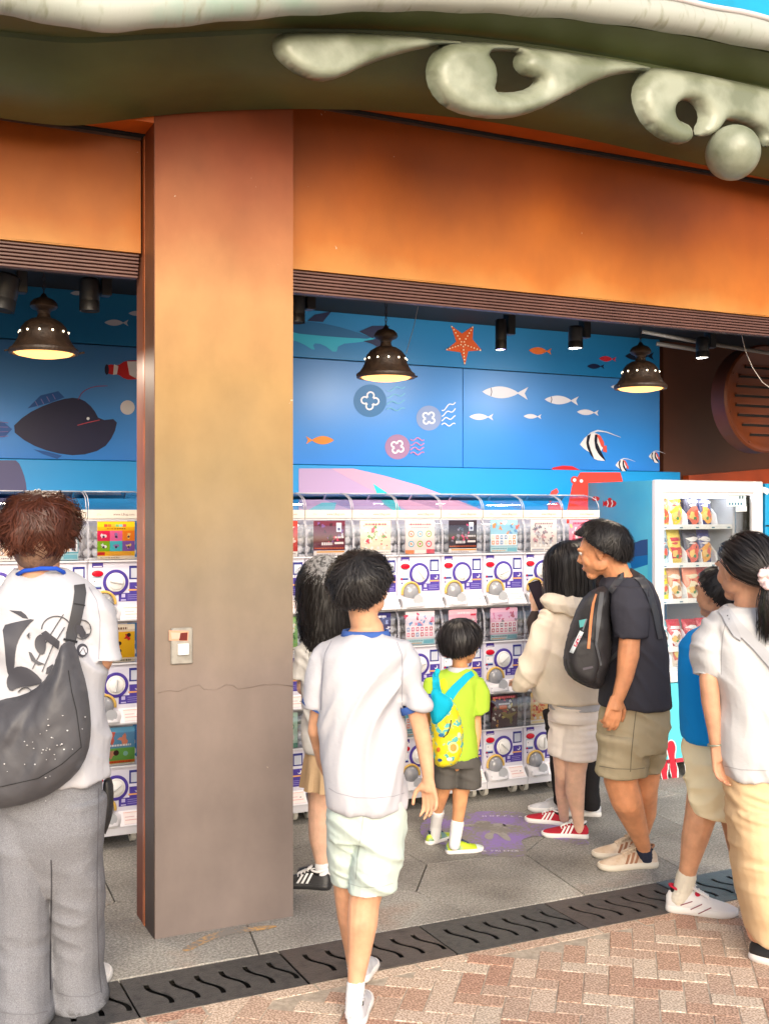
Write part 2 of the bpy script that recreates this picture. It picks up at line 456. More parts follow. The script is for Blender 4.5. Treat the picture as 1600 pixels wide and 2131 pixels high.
# brick paving, herringbone, turned against the shop front
brk = MB().box((-8,-12,-.05),(12,-.631,-.0025)).build('brick_paving', MORT, None); tag(brk, kind='structure')
def brickmat(i, c, c2):
    m = mat('paver_%d' % i, c, .85, c2=c2, nscale=120, bump=.6, bscale=150, detail=6, contrast=(.42,.58), bdist=.004); return m
BM = [brickmat(0,(.64,.47,.36),(.32,.21,.15)), brickmat(1,(.74,.60,.48),(.40,.28,.20)), brickmat(2,(.63,.42,.31),(.30,.18,.12)), brickmat(3,(.74,.62,.50),(.40,.30,.22)), brickmat(4,(.60,.37,.27),(.28,.15,.10))]
def brickmesh(mt):
    mb = MB(); a, b = .0836, .0411; k = .0025
    mb.loft([[(x*a,y*b,-.03) for x,y in ((-1,-1),(1,-1),(1,1),(-1,1))], [(x*a,y*b,-.004) for x,y in ((-1,-1),(1,-1),(1,1),(-1,1))], [(x*(a-k),y*(b-k),0) for x,y in ((-1,-1),(1,-1),(1,1),(-1,1))]])
    me = bpy.data.meshes.new('brick'); me.from_pydata(mb.v, [], mb.f); me.materials.append(mt); return me
BME = [brickmesh(m) for m in BM]
th = math.radians(-37.8); ct, st = math.cos(th), math.sin(th); O = np.array([1.0,-.95]); blist = []
for a in range(-60, 61):
    for b in range(-60, 61):
        c_ = (a-b) % 4
        if c_ == 0: x, y, r_ = a+1.0, b+.5, 0
        elif c_ == 3: x, y, r_ = a+.5, b+1.0, 1
        else: continue
        X = O[0]+.085*(x*ct-y*st); Y = O[1]+.085*(x*st+y*ct)
        if Y > -.715 or Y < -6 or X < -5 or X > 9: continue
        p = np.array([X,Y,0])-CAM; D = p@FV
        if D < .3: continue
        px = 800+FOC*(p@RV)/D; py = 1065.5+FOC*HC/D
        vis = -90 < px < 1690 and py < 2215
        blist.append((0 if vis else 1, D, X, Y, r_))
blist.sort()
nb = 0; far = MB()
for v_, D, X, Y, r_ in blist:
    dz = rr.uniform(-.0015,.0015); k = rr.choices(range(5), (4,4,3,3,2))[0]; rz = th + (math.pi/2 if r_ else 0)
    if v_ == 0 and nb < 300:
        o = bpy.data.objects.new('brick', BME[k]); col.objects.link(o); o.location = (X, Y, dz); o.rotation_euler = (rr.uniform(-.008,.008), rr.uniform(-.008,.008), rz+rr.uniform(-.012,.012)); o.parent = brk; nb += 1
    elif v_ == 0 or D < 7:
        c2, s2 = math.cos(rz), math.sin(rz); V = []
        for z, k2 in ((-.03,0),(0,.003)):
            for x, y in ((-1,-1),(1,-1),(1,1),(-1,1)):
                xx, yy = x*(.0822-k2), y*(.0398-k2); V.append((X+xx*c2-yy*s2, Y+xx*s2+yy*c2, z+dz))
        far.add(V, [(4,5,6,7),(0,1,5,4),(1,2,6,5),(2,3,7,6),(3,0,4,7)])
# cut bricks along the drain edge
for i in range(28):
    x0 = -2.0+.2*i
    o = MB().box((x0+.003,-.697,-.03),(x0+.197,-.634,rr.uniform(-.002,0)), bev=.003).build('edge_brick', BM[rr.choice((0,1,2,4))], brk)
tag(far.build('brick_field', BM[0], brk), kind='stuff')
# drain channel with cast grate panels and S-shaped slots
GR = mat('cast_iron', (.030,.030,.033), .55, noise=.5, nscale=30, bump=.5, bscale=120, c2=(.065,.063,.062), contrast=(.45,.75))
GR2 = mat('cast_iron_worn', (.042,.035,.034), .6, bump=.5, bscale=100, c2=(.085,.07,.065), nscale=22, contrast=(.5,.8))
GR3 = mat('cast_iron_bluish', (.06,.075,.095), .5, bump=.4, bscale=110, c2=(.10,.12,.14), nscale=25, contrast=(.5,.8))
dr = MB().box((-3.2,-.631,-.2),(7,-.311,-.05)).build('drain_channel', DARKV, None); tag(dr, kind='structure')
for k in range(-5, 12):
    x0 = -.208+.594*k+.004; x1 = x0+.586; mb = MB(); y0, y1 = -.628, -.314
    outer = [(x0,y0),(x1,y0),(x1,y1),(x0,y1)]; loops = [outer]
    for j in range(6):
        cx = x0+.075+.09*j; path = []
        for t in np.linspace(0,1,13):
            y = y1-.07-.185*t; x = cx+.044*t-.013*math.sin(2*math.pi*t); path.append((x,y))
        ws = [.018+.003*math.sin(math.pi*t) for t in np.linspace(0,1,13)]
        loops.append(ribbon(path, ws)[::1])
    pts = []; cons = []
    for l in loops:
        b = len(pts); pts += l; cons += [(b+i, b+(i+1) % len(l)) for i in range(len(l))]
    r = delaunay_2d_cdt([Vector(p) for p in pts], cons, [], 0, 1e-6); P2 = [tuple(p) for p in r[0]]; F = []
    def ins(x, y, l):
        q = False
        for i in range(len(l)):
            xa, ya = l[i]; xb, yb = l[(i+1) % len(l)]
            if (ya > y) != (yb > y) and x < (xb-xa)*(y-ya)/(yb-ya)+xa: q = not q
        return q
    for t in r[2]:
        cx = sum(P2[i][0] for i in t)/3; cy = sum(P2[i][1] for i in t)/3
        if not any(ins(cx, cy, l) for l in loops[1:]): F.append(tuple(t))
    n1 = len(P2); V = [(x,y,0) for x,y in P2]+[(x,y,-.004) for x,y in P2]; ec = {(f[i], f[(i+1)%3]) for f in F for i in range(3)}
    nrm = np.cross(np.array(V[F[0][1]])-np.array(V[F[0][0]]), np.array(V[F[0][2]])-np.array(V[F[0][0]]))
    if nrm[2] < 0: F = [tuple(reversed(f)) for f in F]; ec = {(f[i], f[(i+1)%3]) for f in F for i in range(3)}
    mb.add(V, F+[(b,a,n1+a,n1+b) for (a,b) in ec if (b,a) not in ec])
    o = mb.build('grate_panel', GR3 if k == 4 else (GR2 if k in (3,1) else GR), dr)
    o.location.z = [-.001,.0012,0][k % 3]
# painted emblem on the floor
m, nt_, b_ = newmat('worn_floor_paint'); a_ = N(nt_, 'ShaderNodeAttribute'); a_.attribute_name = 'Col'
g_ = N(nt_, 'ShaderNodeNewGeometry'); n_ = N(nt_, 'ShaderNodeTexNoise'); n_.inputs['Scale'].default_value = 60; n_.inputs['Detail'].default_value = 6; r_ = N(nt_, 'ShaderNodeValToRGB')
n3_ = N(nt_, 'ShaderNodeTexNoise'); n3_.inputs['Scale'].default_value = 5; n3_.inputs['Detail'].default_value = 3
ad_ = N(nt_, 'ShaderNodeMath', operation='MULTIPLY_ADD'); ad_.inputs[1].default_value = .8
r_.color_ramp.elements[0].position = .78; r_.color_ramp.elements[1].position = 1.0
nt_.links.new(g_.outputs['Position'], n_.inputs[0]); nt_.links.new(g_.outputs['Position'], n3_.inputs[0]); nt_.links.new(n_.outputs[0], ad_.inputs[0]); nt_.links.new(n3_.outputs[0], ad_.inputs[2]); nt_.links.new(ad_.outputs[0], r_.inputs[0])
mx_ = N(nt_, 'ShaderNodeMix'); mx_.data_type = 'RGBA'; mx_.inputs[7].default_value = (.24,.22,.20,1); nt_.links.new(a_.outputs[0], mx_.inputs[6]); nt_.links.new(r_.outputs[0], mx_.inputs[0]); nt_.links.new(mx_.outputs[2], b_.inputs[0]); b_.inputs['Roughness'].default_value = .8
FPAINT = m
pu = lin(158,132,202,.8); gy = lin(185,180,175,.7); wh = lin(238,230,245)
em = MB()
outl = [(873,1722),(880,1708),(905,1698),(950,1691),(1010,1688),(1060,1688),(1110,1695),(1150,1706),(1180,1720),(1215,1745),(1230,1758),(1200,1758),(1160,1746),(1125,1738),(1095,1742),(1082,1750),(1090,1760),(1100,1782),(1060,1784),(1010,1780),(990,1772),(950,1765),(900,1752),(876,1738)]
em.poly([onz(x,y,.0022) for x,y in smoothpoly(outl, 2)][::-1], pu)
for pl in ([(962,1716),(985,1714),(1010,1716),(1030,1713),(1048,1714),(1056,1722),(1066,1727),(1062,1732),(1052,1734),(1060,1742),(1064,1750),(1052,1749),(1040,1740),(1033,1734),(1026,1735),(1027,1744),(1018,1748),(1007,1743),(1010,1735),(1022,1731),(1014,1723),(985,1720),(962,1720)],
           [(988,1712),(995,1708),(1010,1708),(1022,1711),(1010,1715),(995,1716)], [(1045,1715),(1060,1716),(1088,1721),(1088,1724),(1065,1723),(1048,1719)],
           [(966,1700),(974,1697),(982,1700),(974,1703)]):
    em.poly([onz(x,y,.0034) for x,y in smoothpoly(pl)][::-1], gy)
emb = em.build('floor_emblem', FPAINT, pav)
E0 = onz(1020,1740,.004); uxw = RV
for s_, pp in (('HOPPLAND', [(1003+15*i, 1699+.055*(i*15-30)**2*.012) for i in range(8)]), ('& FRIENDS', [(1004+8.6*i, 1772-.0) for i in range(9)])):
    for ch, (x, y) in zip(s_, pp):
        if ch != ' ': textmesh(ch, .034, onz(x,y,.0046), RV, FV, 'letter', mat('floor_letter_white', (.75,.72,.78), .8) if 'floor_letter_white' not in bpy.data.materials else bpy.data.materials['floor_letter_white'], pav)

st0 = MB(); st0.poly([onz(x,y,.0026) for x,y in smoothpoly([(375,1976),(400,1962),(425,1948),(460,1936),(520,1928),(585,1925),(560,1934),(500,1940),(450,1952),(415,1968),(390,1982)],2)][::-1], (.62,.36,.13,1)); st0.build('rust_stain', FPAINT, pav)
lt = thing('litter', 'small scrap of pale litter on the floor left of the worn tan sneakers', 'litter', onz(1232,1778)); ltm = MB(); q_ = onz(1238,1778,.004); ltm.tube([q_, q_+RV*.035+FV*.004],.004,8); ltm.build('scrap', mat('scrap_white',(.7,.66,.6),.6), lt)
# ------------------------------------------------------------------ PILLAR, BEAMS, SHUTTERS
def zramp(name, stops, rough=.5, spec=.35, streak=.25, bump=.15, specks=True, fac=1.0):
    """weathered sprayed paint: the coat itself runs from one colour to the next up the post"""
    m, nt, b = newmat(name); L = nt.links.new
    g = N(nt, 'ShaderNodeNewGeometry'); sx = N(nt, 'ShaderNodeSeparateXYZ'); L(g.outputs['Position'], sx.inputs[0])
    n0 = N(nt, 'ShaderNodeTexNoise'); n0.inputs['Scale'].default_value = 2.2; n0.inputs['Detail'].default_value = 5; L(g.outputs['Position'], n0.inputs['Vector'])
    a = N(nt, 'ShaderNodeMath', operation='MULTIPLY_ADD'); a.inputs[1].default_value = .35; L(n0.outputs[0], a.inputs[0])
    s2 = N(nt, 'ShaderNodeMath', operation='ADD'); s2.inputs[1].default_value = -.175; L(sx.outputs['Z'], s2.inputs[0]); L(s2.outputs[0], a.inputs[2])
    z0, z1 = stops[0][0], stops[-1][0]
    mr = N(nt, 'ShaderNodeMapRange'); mr.inputs['From Min'].default_value = z0; mr.inputs['From Max'].default_value = z1; L(a.outputs[0], mr.inputs[0])
    r = N(nt, 'ShaderNodeValToRGB'); cr = r.color_ramp; cr.interpolation = 'B_SPLINE' if False else 'LINEAR'
    for i, (z, c) in enumerate(stops):
        c = tuple(x*fac for x in c[:3]) + (1,)
        p = (z-z0)/(z1-z0)
        if i == 0: cr.elements[0].position = p; cr.elements[0].color = c
        elif i == len(stops)-1: cr.elements[1].position = 1; cr.elements[1].color = c
    for z, c in stops[1:-1]:
        e = cr.elements.new((z-z0)/(z1-z0)); e.color = tuple(x*fac for x in c[:3]) + (1,)
    L(mr.outputs[0], r.inputs[0])
    mp = N(nt, 'ShaderNodeMapping'); mp.inputs['Scale'].default_value = (2.6,2.6,1.7); L(g.outputs['Position'], mp.inputs[0])
    n1 = N(nt, 'ShaderNodeTexNoise'); n1.inputs['Scale'].default_value = 2; n1.inputs['Detail'].default_value = 7; n1.inputs['Roughness'].default_value = .6; L(mp.outputs[0], n1.inputs['Vector'])
    m1 = N(nt, 'ShaderNodeMapRange'); m1.inputs['From Min'].default_value = .3; m1.inputs['From Max'].default_value = .7; m1.inputs['To Min'].default_value = 1-streak; m1.inputs['To Max'].default_value = 1+streak*.5; L(n1.outputs[0], m1.inputs[0])
    mx = N(nt, 'ShaderNodeMix'); mx.data_type = 'RGBA'; mx.blend_type = 'MULTIPLY'; mx.inputs[0].default_value = 1; L(r.outputs[0], mx.inputs[6]); L(m1.outputs[0], mx.inputs[7])
    last = mx.outputs[2]
    if specks:
        n2 = N(nt, 'ShaderNodeTexNoise'); n2.inputs['Scale'].default_value = 26; n2.inputs['Detail'].default_value = 3; n2.inputs['Distortion'].default_value = 1.2; L(g.outputs['Position'], n2.inputs['Vector'])
        r2 = N(nt, 'ShaderNodeValToRGB'); r2.color_ramp.elements[0].position = .77; r2.color_ramp.elements[1].position = .80; L(n2.outputs[0], r2.inputs[0])
        m2 = N(nt, 'ShaderNodeMix'); m2.data_type = 'RGBA'; m2.inputs[7].default_value = (.62,.55,.45,1); L(last, m2.inputs[6]); L(r2.outputs[0], m2.inputs[0]); last = m2.outputs[2]
    L(last, b.inputs['Base Color']); b.inputs['Roughness'].default_value = rough; b.inputs['Specular IOR Level'].default_value = spec
    bp = N(nt, 'ShaderNodeBump'); bp.inputs['Strength'].default_value = bump; bp.inputs['Distance'].default_value = .006; L(n1.outputs[0], bp.inputs['Height']); L(bp.outputs[0], b.inputs['Normal'])
    return m
PIL = zramp('pillar_paint', [(0,lin(126,114,110)),(.5,lin(134,121,115)),(1.0,lin(148,133,124)),(1.4,lin(150,134,112)),(1.8,lin(162,138,98)),(2.15,lin(182,145,92)),(2.5,lin(196,145,94)),(2.75,lin(176,110,68)),(2.95,lin(150,82,48)),(3.1,lin(138,64,30)),(3.25,lin(134,60,22))], rough=.6, streak=.15)
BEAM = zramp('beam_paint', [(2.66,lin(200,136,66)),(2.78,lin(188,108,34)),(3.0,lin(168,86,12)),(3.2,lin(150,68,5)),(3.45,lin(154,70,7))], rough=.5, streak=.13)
JAMB = zramp('jamb_paint', [(0,lin(120,55,35)),(1.5,lin(165,100,75)),(2.6,lin(170,110,85)),(3.2,lin(150,70,25))], rough=.45, streak=.2)
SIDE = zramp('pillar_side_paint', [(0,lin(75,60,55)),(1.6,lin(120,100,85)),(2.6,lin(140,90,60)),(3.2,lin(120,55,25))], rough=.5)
pil = thing('pillar', 'weathered square pillar fading from orange-brown at the top to grey-mauve at the foot', 'pillar', (0,0,0))
def gridbox(mb, a, b, nx, nz, amp=.0015):
    x0,y0,z0 = a; x1,y1,z1 = b; V = []; F = []
    for j in range(nz+1):
        for i in range(nx+1): V.append((x0+(x1-x0)*i/nx, y0+(amp*math.sin(i*1.7+j*.9)*(0<i<nx)), z0+(z1-z0)*j/nz))
    for j in range(nz):
        for i in range(nx): q = j*(nx+1)+i; F.append((q,q+1,q+nx+2,q+nx+1))
    mb.add(V, F)
    mb.add([(x0,y0,z0),(x0,y1,z0),(x0,y1,z1),(x0,y0,z1)], [(0,3,2,1)]); mb.add([(x1,y0,z0),(x1,y1,z0),(x1,y1,z1),(x1,y0,z1)], [(0,1,2,3)])
mb = MB(); gridbox(mb, (0,0,-.02), (.568,.16,3.75), 6, 30); mb.build('shaft', PIL, pil, smooth='auto')
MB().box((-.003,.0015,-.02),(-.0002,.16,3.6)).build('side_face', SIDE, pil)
MB().box((-.002,.175,-.02),(.57,.29,3.6)).build('jamb', JAMB, pil)
MB().box((-.0045,.15,0),(.004,.18,3.5)).build('edge_strip', mat('edge_orange',lin(200,110,60)[:3],.4,noise=.4), pil)
# raised plaster crack, cover plate with old sticker
cr = MB(); pts = [(330,1442),(352,1436),(372,1438),(400,1428),(415,1425),(425,1434),(450,1436),(472,1424),(488,1427),(495,1434),(520,1430),(548,1424),(580,1424),(609,1428)]
W = [onw(x,y,-.0012) for x,y in pts]; cr.tube(W, [.0010+.0014*abs(math.sin(i*2.1)) for i in range(len(W))], 6); cr.build('plaster_ridge', PIL, pil, smooth=True)
pl = MB(); a = onw(355,1383,0); b_ = onw(400,1305,0); pl.box((a[0],-.012,a[2]),(b_[0],.001,b_[2]), bev=.004)
cp = pl.build('cover_plate', mat('grey_plate',(.36,.34,.30),.5,noise=.3,nscale=30), pil)
st = MB(); 
def w0(x,y,d): return onw(x,y,-.012-d)
st.poly([w0(352,1312,.001),w0(393,1313,.001),w0(392,1334,.001),w0(352,1333,.001)][::-1], lin(225,170,140)); st.poly([w0(368,1318,.0015),w0(391,1316,.0015),w0(390,1333,.0015),w0(374,1333,.0015)][::-1], lin(110,30,25)); st.poly([w0(356,1316,.0018),w0(376,1317,.0018),w0(374,1329,.0018),w0(358,1330,.0018)][::-1], lin(235,190,170))
st.build('torn_sticker', PRINT, pil)
st = MB(); st.box((onw(368,1363,0)[0],-.022,onw(368,1363,0)[2]),(onw(391,1338,0)[0],-.012,onw(391,1338,0)[2]),bev=.002); st.build('paper_tag', mat('white_tag',(.72,.72,.70),.6), pil)
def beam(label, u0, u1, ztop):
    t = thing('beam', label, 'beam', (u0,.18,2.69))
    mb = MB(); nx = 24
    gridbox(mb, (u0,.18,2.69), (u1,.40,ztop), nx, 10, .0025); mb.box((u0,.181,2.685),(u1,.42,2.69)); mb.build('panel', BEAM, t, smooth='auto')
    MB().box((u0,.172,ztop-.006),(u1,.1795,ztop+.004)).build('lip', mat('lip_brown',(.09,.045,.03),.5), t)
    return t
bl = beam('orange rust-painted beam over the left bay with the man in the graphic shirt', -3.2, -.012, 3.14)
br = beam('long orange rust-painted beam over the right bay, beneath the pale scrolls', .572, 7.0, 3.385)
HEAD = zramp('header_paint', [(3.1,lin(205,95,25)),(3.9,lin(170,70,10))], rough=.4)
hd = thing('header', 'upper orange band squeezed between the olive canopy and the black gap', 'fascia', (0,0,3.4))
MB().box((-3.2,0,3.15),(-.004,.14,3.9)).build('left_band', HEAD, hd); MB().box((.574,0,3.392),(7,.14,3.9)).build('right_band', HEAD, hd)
MB().box((-3.2,.141,3.145),(-.004,.5,3.9)).build('black_gap', DARKV, hd); MB().box((-.003,.141,3.388),(7,.5,3.9)).build('black_gap', DARKV, hd)
SL = mat('shutter_brown', lin(112,76,68)[:3], .45, noise=.2, nscale=6)
def shutter(label, u0, u1):
    t = thing('roller_shutter', label, 'shutter', (u0,.2,2.6), 'roller shutters under the beams')
    for k in range(7):
        z = 2.683-.0135*k; y = .195+.004*k
        MB().box((u0,y,z-.0098),(u1,y+.04,z), bev=.002).build('slat', SL, t)
    MB().box((u0,.262,2.597),(u1,.30,2.684)).build('backing', mat('shutter_shadow',(.02,.012,.01),.8), t)
shutter('brown ribbed roller shutter edge over the left bay', -3.2, -.014)
shutter('brown ribbed roller shutter edge over the right bay', .574, 7.0)

# ------------------------------------------------------------------ INTERIOR SHELL
ceil = MB().box((-3.4,.31,2.86),(7.2,2.3,2.95)).build('ceiling', mat('black_ceiling',(.012,.014,.016),.8), None); tag(ceil, kind='structure')
unseen_roof = MB().box((-3.6,-.5,3.95),(7.4,2.5,4.05)).build('roof', mat('roof_grey',(.2,.2,.2),.9), None); tag(unseen_roof, kind='structure')  # unseen slab added above the canopy to keep sky light out
for nm, a, b in (('wall_left',(-3.4,.3,0),(-3.2,2.4,3.9)), ('wall_right',(7.0,.3,0),(7.2,2.4,3.9)), ('wall_back',(-3.4,2.05,0),(7.2,2.2,3.9))):
    tag(MB().box(a,b).build(nm, mat(nm+'_paint',(.10,.045,.03),.7), None), kind='structure')
def mural_mat():
    m, nt, b = newmat('mural_blue'); L = nt.links.new; g = N(nt,'ShaderNodeNewGeometry'); sx = N(nt,'ShaderNodeSeparateXYZ'); L(g.outputs['Position'], sx.inputs[0])
    mr = N(nt,'ShaderNodeMapRange'); mr.inputs['From Min'].default_value = 1.9; mr.inputs['From Max'].default_value = 2.9; L(sx.outputs['Z'], mr.inputs[0])
    r = N(nt,'ShaderNodeValToRGB'); L(mr.outputs[0], r.inputs[0]); cr = r.color_ramp
    cr.elements[0].color = lin(40,126,214,.95); cr.elements[1].color = lin(36,118,164,.95)
    for p, c in ((.25,(48,132,214)),(.45,(66,134,204)),(.66,(62,120,176)),(.68,(26,112,162)),(.8,(28,108,156))): e = cr.elements.new(p); e.color = lin(*c,.98)  # printed blue gradient, with lamp brightness and haze painted into its middle
    n = N(nt,'ShaderNodeTexNoise'); n.inputs['Scale'].default_value = 1.3; L(g.outputs['Position'], n.inputs[0]); m1 = N(nt,'ShaderNodeMapRange'); m1.inputs['To Min'].default_value = .75; m1.inputs['To Max'].default_value = 1.2; L(n.outputs[0], m1.inputs[0])
    mx = N(nt,'ShaderNodeMix'); mx.data_type='RGBA'; mx.blend_type='MULTIPLY'; mx.inputs[0].default_value = 1; L(r.outputs[0], mx.inputs[6]); L(m1.outputs[0], mx.inputs[7]); L(mx.outputs[2], b.inputs[0])
    b.inputs['Roughness'].default_value = .35; b.inputs['Specular IOR Level'].default_value = .35
    return m
MUR = mural_mat(); WW = 1.95
mw = thing('mural_wall', 'blue underwater mural wall with fish, jellyfish and starfish behind the machines', 'mural', (1.5,WW,0))
zs1 = onw(900,762,WW)[2]
uR = onw(1372,850,WW)[0]
for (u0,u1,z0,z1) in ((-3.2,-.4,1.935,zs1-.003),(-.396,1.0,1.935,zs1-.003),(1.004,onw(963,850,WW)[0]-.002,1.935,zs1-.003),(onw(963,850,WW)[0]+.002,uR,1.935,zs1-.003),(-3.2,uR,zs1+.003,2.86)):
    MB().box((u0,WW,z0),(u1,WW+.03,z1), bev=.002).build('wall_panel', MUR, mw)
MB().box((-3.2,WW+.031,0),(uR+.01,WW+.05,2.86)).build('backing_board', mat('board_dark',(.01,.03,.05),.8), mw)
MB().box((-3.2,WW-.06,0),(4.2,WW-.001,1.93), bev=.003).build('lower_panel', mat('mural_cyan', lin(0,150,226)[:3], .4, noise=.08, nscale=1.5), mw)
def art(name, polys, wv=WW, sm=1, lift=.002):
    mb = MB()
    for i, (pl, c) in enumerate(polys):
        q = smoothpoly(pl, sm) if sm else pl
        area = sum(q[k][0]*q[(k+1)%len(q)][1]-q[(k+1)%len(q)][0]*q[k][1] for k in range(len(q)))
        if area > 0: q = q[::-1]
        mb.poly([onw(x,y,wv-lift-.0007*i) for x,y in q], lin(*c))
    return mb.build(name, MURAL, mw)
def fish(x, y, L, c, dirn=1, h=.26, tail=.22, line=None, ang=.0):
    pts = []
    for t in np.linspace(0,1,12): pts.append((t*.8, -h/2*math.sin(math.pi*t)**.8))
    body = pts + [(a,-b) for a,b in pts[::-1][1:-1]]
    tl = [(.76,0),(1.0,-.14),(.93,0),(1.0,.14)]
    ca, sa = math.cos(ang), math.sin(ang)
    T = lambda p: (x+dirn*(p[0]*ca-p[1]*sa)*L, y+(p[0]*sa+p[1]*ca)*L)
    ps = [([T(p) for p in body], c), ([T(p) for p in tl], c)]
    if line: ps.append((ribbon([T((.19,-.09)),T((.21,0)),T((.19,.09))], 1.6), line))
    return art('painted_fish', ps, sm=0)
W_ = (232,228,235)
fish(1003,815,95,W_,line=(90,90,110),ang=.04); fish(1133,831,70,W_,line=(90,90,110),ang=.05); fish(976,867,50,W_,ang=.02); fish(1089,866,37,W_,ang=.03); fish(1200,857,45,W_,ang=.05); fish(1270,805,40,W_,ang=0)
fish(218,671,50,(190,190,200),ang=.02) ; fish(268,652,40,(190,190,200)); fish(147,610,35,(185,190,200))
fish(695,916,58,(240,140,40),dirn=-1,h=.3); fish(1100,729,47,(225,105,35),h=.32,ang=.05); fish(1246,746,35,(200,40,55),h=.32,ang=.05); fish(1221,762,36,(15,25,60),h=.3,ang=.02)
fish(1300,741,60,(22,28,45),h=.3)
# starfish
cx, cy = 963, 716; star = []; ang0 = -math.pi/2-.55
tips = [(938,677),(985,678),(1002,730),(967,759),(927,728)]
inn = [(960,693),(980,712),(978,735),(956,736),(946,712)]
order = []
for i in range(5): order += [tips[i], inn[i]] 
order = [(938,677),(961,694),(985,678),(983,706),(1002,729),(974,731),(967,760),(958,733),(927,729),(949,711)]
dots = []
for tx, ty in tips:
    for t in np.linspace(.12,.92,6): dots.append((ell(cx+(tx-cx)*t, cy+(ty-cy)*t, 1.6, n=8), (250,215,170)))
art('painted_starfish', [(order,(215,85,25))]+dots, sm=0)
# jellyfish
def jelly(x, y, r, c, tc, off, k):
    ps = [(ell(x,y,r,n=28), c)]
    for a in range(4):
        q = a*math.pi/2+off; px, py = x+r*.26*math.cos(q)*1.25, y+r*.26*math.sin(q)*1.25
        arc = [(px+r*.17*math.cos(q+s_)*(1.25), py+r*.17*math.sin(q+s_)*1.25) for s_ in np.linspace(-2.3,2.3,9)]
        ps.append((ribbon(arc, 3.4), (245,245,250)))
    for j in range(4):
        yy = y+(-.62+.38*j)*r; x0 = x+r*1.03; l = r*1.1
        ps.append((ribbon([(x0+l*t, yy+3*math.sin(t*9+j)-k*t*(3-j)) for t in np.linspace(0,1,10)], 2.3), tc))
    art('painted_jellyfish', ps, sm=0)
jelly(770,834,34,(35,115,175),(110,190,225),0.1,3); jelly(892,870,26,(140,160,205),(235,240,250),.7,6); jelly(827,930,26,(165,125,165),(200,130,175),.6,0)
# shark
art('painted_shark', [([(596,672),(640,668),(690,676),(740,690),(788,706),(750,712),(705,716),(699,737),(672,716),(650,714),(657,732),(625,712),(596,705)],(40,175,200)),([(596,672),(640,668),(690,676),(740,690),(785,706),(700,702),(596,692)],(20,95,140)),([(640,668),(655,655),(690,648),(672,670)],(25,32,70)),([(748,690),(775,678),(812,678),(790,695),(775,704)],(25,32,70)),([(756,710),(790,704),(800,730),(775,716)],(25,32,70))])
# angler-like dark fish, clownfish, pearl on the left
art('painted_dark_fish', [([(22,893),(55,862),(100,840),(145,827),(172,830),(195,850),(208,875),(246,871),(238,905),(215,935),(165,949),(110,942),(60,923)],(32,34,70)),([(58,850),(85,823),(122,814),(135,827),(105,838)],(20,85,160)),([(70,935),(90,945),(120,955),(130,948),(100,940)],(20,85,160)),([(-30,870),(10,880),(26,893),(10,910),(-30,905)],(30,90,170)),(ell(184,871,3.2),(240,240,245)),(ribbon([(162,885),(185,879),(208,874)],1.8),(190,70,90)),(ribbon([(163,832),(172,815),(195,804),(225,803)],1.6),(150,70,110))]+[(ribbon([(80+12*i,846-5*i),(74+12*i,835-5*i)],1.6),(120,120,190)) for i in range(4)]+[(ribbon([(-8,877+11*i),(18,880+9*i)],1.6),(120,110,180)) for i in range(4)], sm=1)
art('painted_pearl', [(ell(266,848,15,n=24),(225,220,222))], sm=0)
cf = [([(218,768),(228,757),(245,762),(262,750),(290,750),(310,760),(310,785),(280,790),(262,790),(245,778),(228,780)],(205,25,35)),([(238,758),(247,762),(244,779),(236,780)],(240,235,238)),([(265,752),(285,752),(285,788),(270,780)],(240,235,238)),(ell(223,769,4.5,11),(30,25,60))]
art('painted_clownfish', cf, sm=1)
art('painted_whale_back', [([(-60,958),(20,958),(38,958),(50,985),(56,1010),(58,1050),(-60,1050)],(82,82,125))], wv=WW-.06, sm=1)
# pink whale and leaf on lower panel, crab
art('painted_whale', [([(622,975),(735,975),(800,990),(870,1010),(935,1034),(1000,1060),(1050,1090),(622,1090)],(185,160,205)),([(735,975),(800,990),(870,1010),(935,1034),(1000,1060),(1050,1090),(900,1090),(800,1035),(690,975)],(212,165,197)),([(776,1006),(785,1012),(812,1030),(835,1060),(862,1064),(840,1076),(800,1050),(785,1030)],(45,205,215)),([(640,1062),(670,1046),(700,1046),(690,1085),(640,1085)],(110,190,215))], wv=WW-.06, sm=0)
art('painted_crab', [([(1207,983),(1290,983),(1295,1000),(1290,1060),(1270,1130),(1165,1130),(1180,1060),(1190,1010)],(235,70,60)),(ell(1195,999,8),(235,70,60)),(ell(1208,1001,8),(235,70,60)),(ell(1195,999,3.6),(240,235,240)),(ell(1209,1001,3.6),(240,235,240)),([(1141,1035),(1147,1022),(1158,1016),(1162,1024),(1152,1036),(1144,1048)],(235,80,75)),([(1140,1050),(1160,1045),(1172,1060),(1165,1100),(1140,1090)],(225,95,105))], wv=WW-.06, sm=0)
art('painted_crab_claw', [([(1145,980),(1150,973),(1170,969),(1190,970),(1208,979),(1208,984),(1145,984)],(215,35,45))], sm=0)
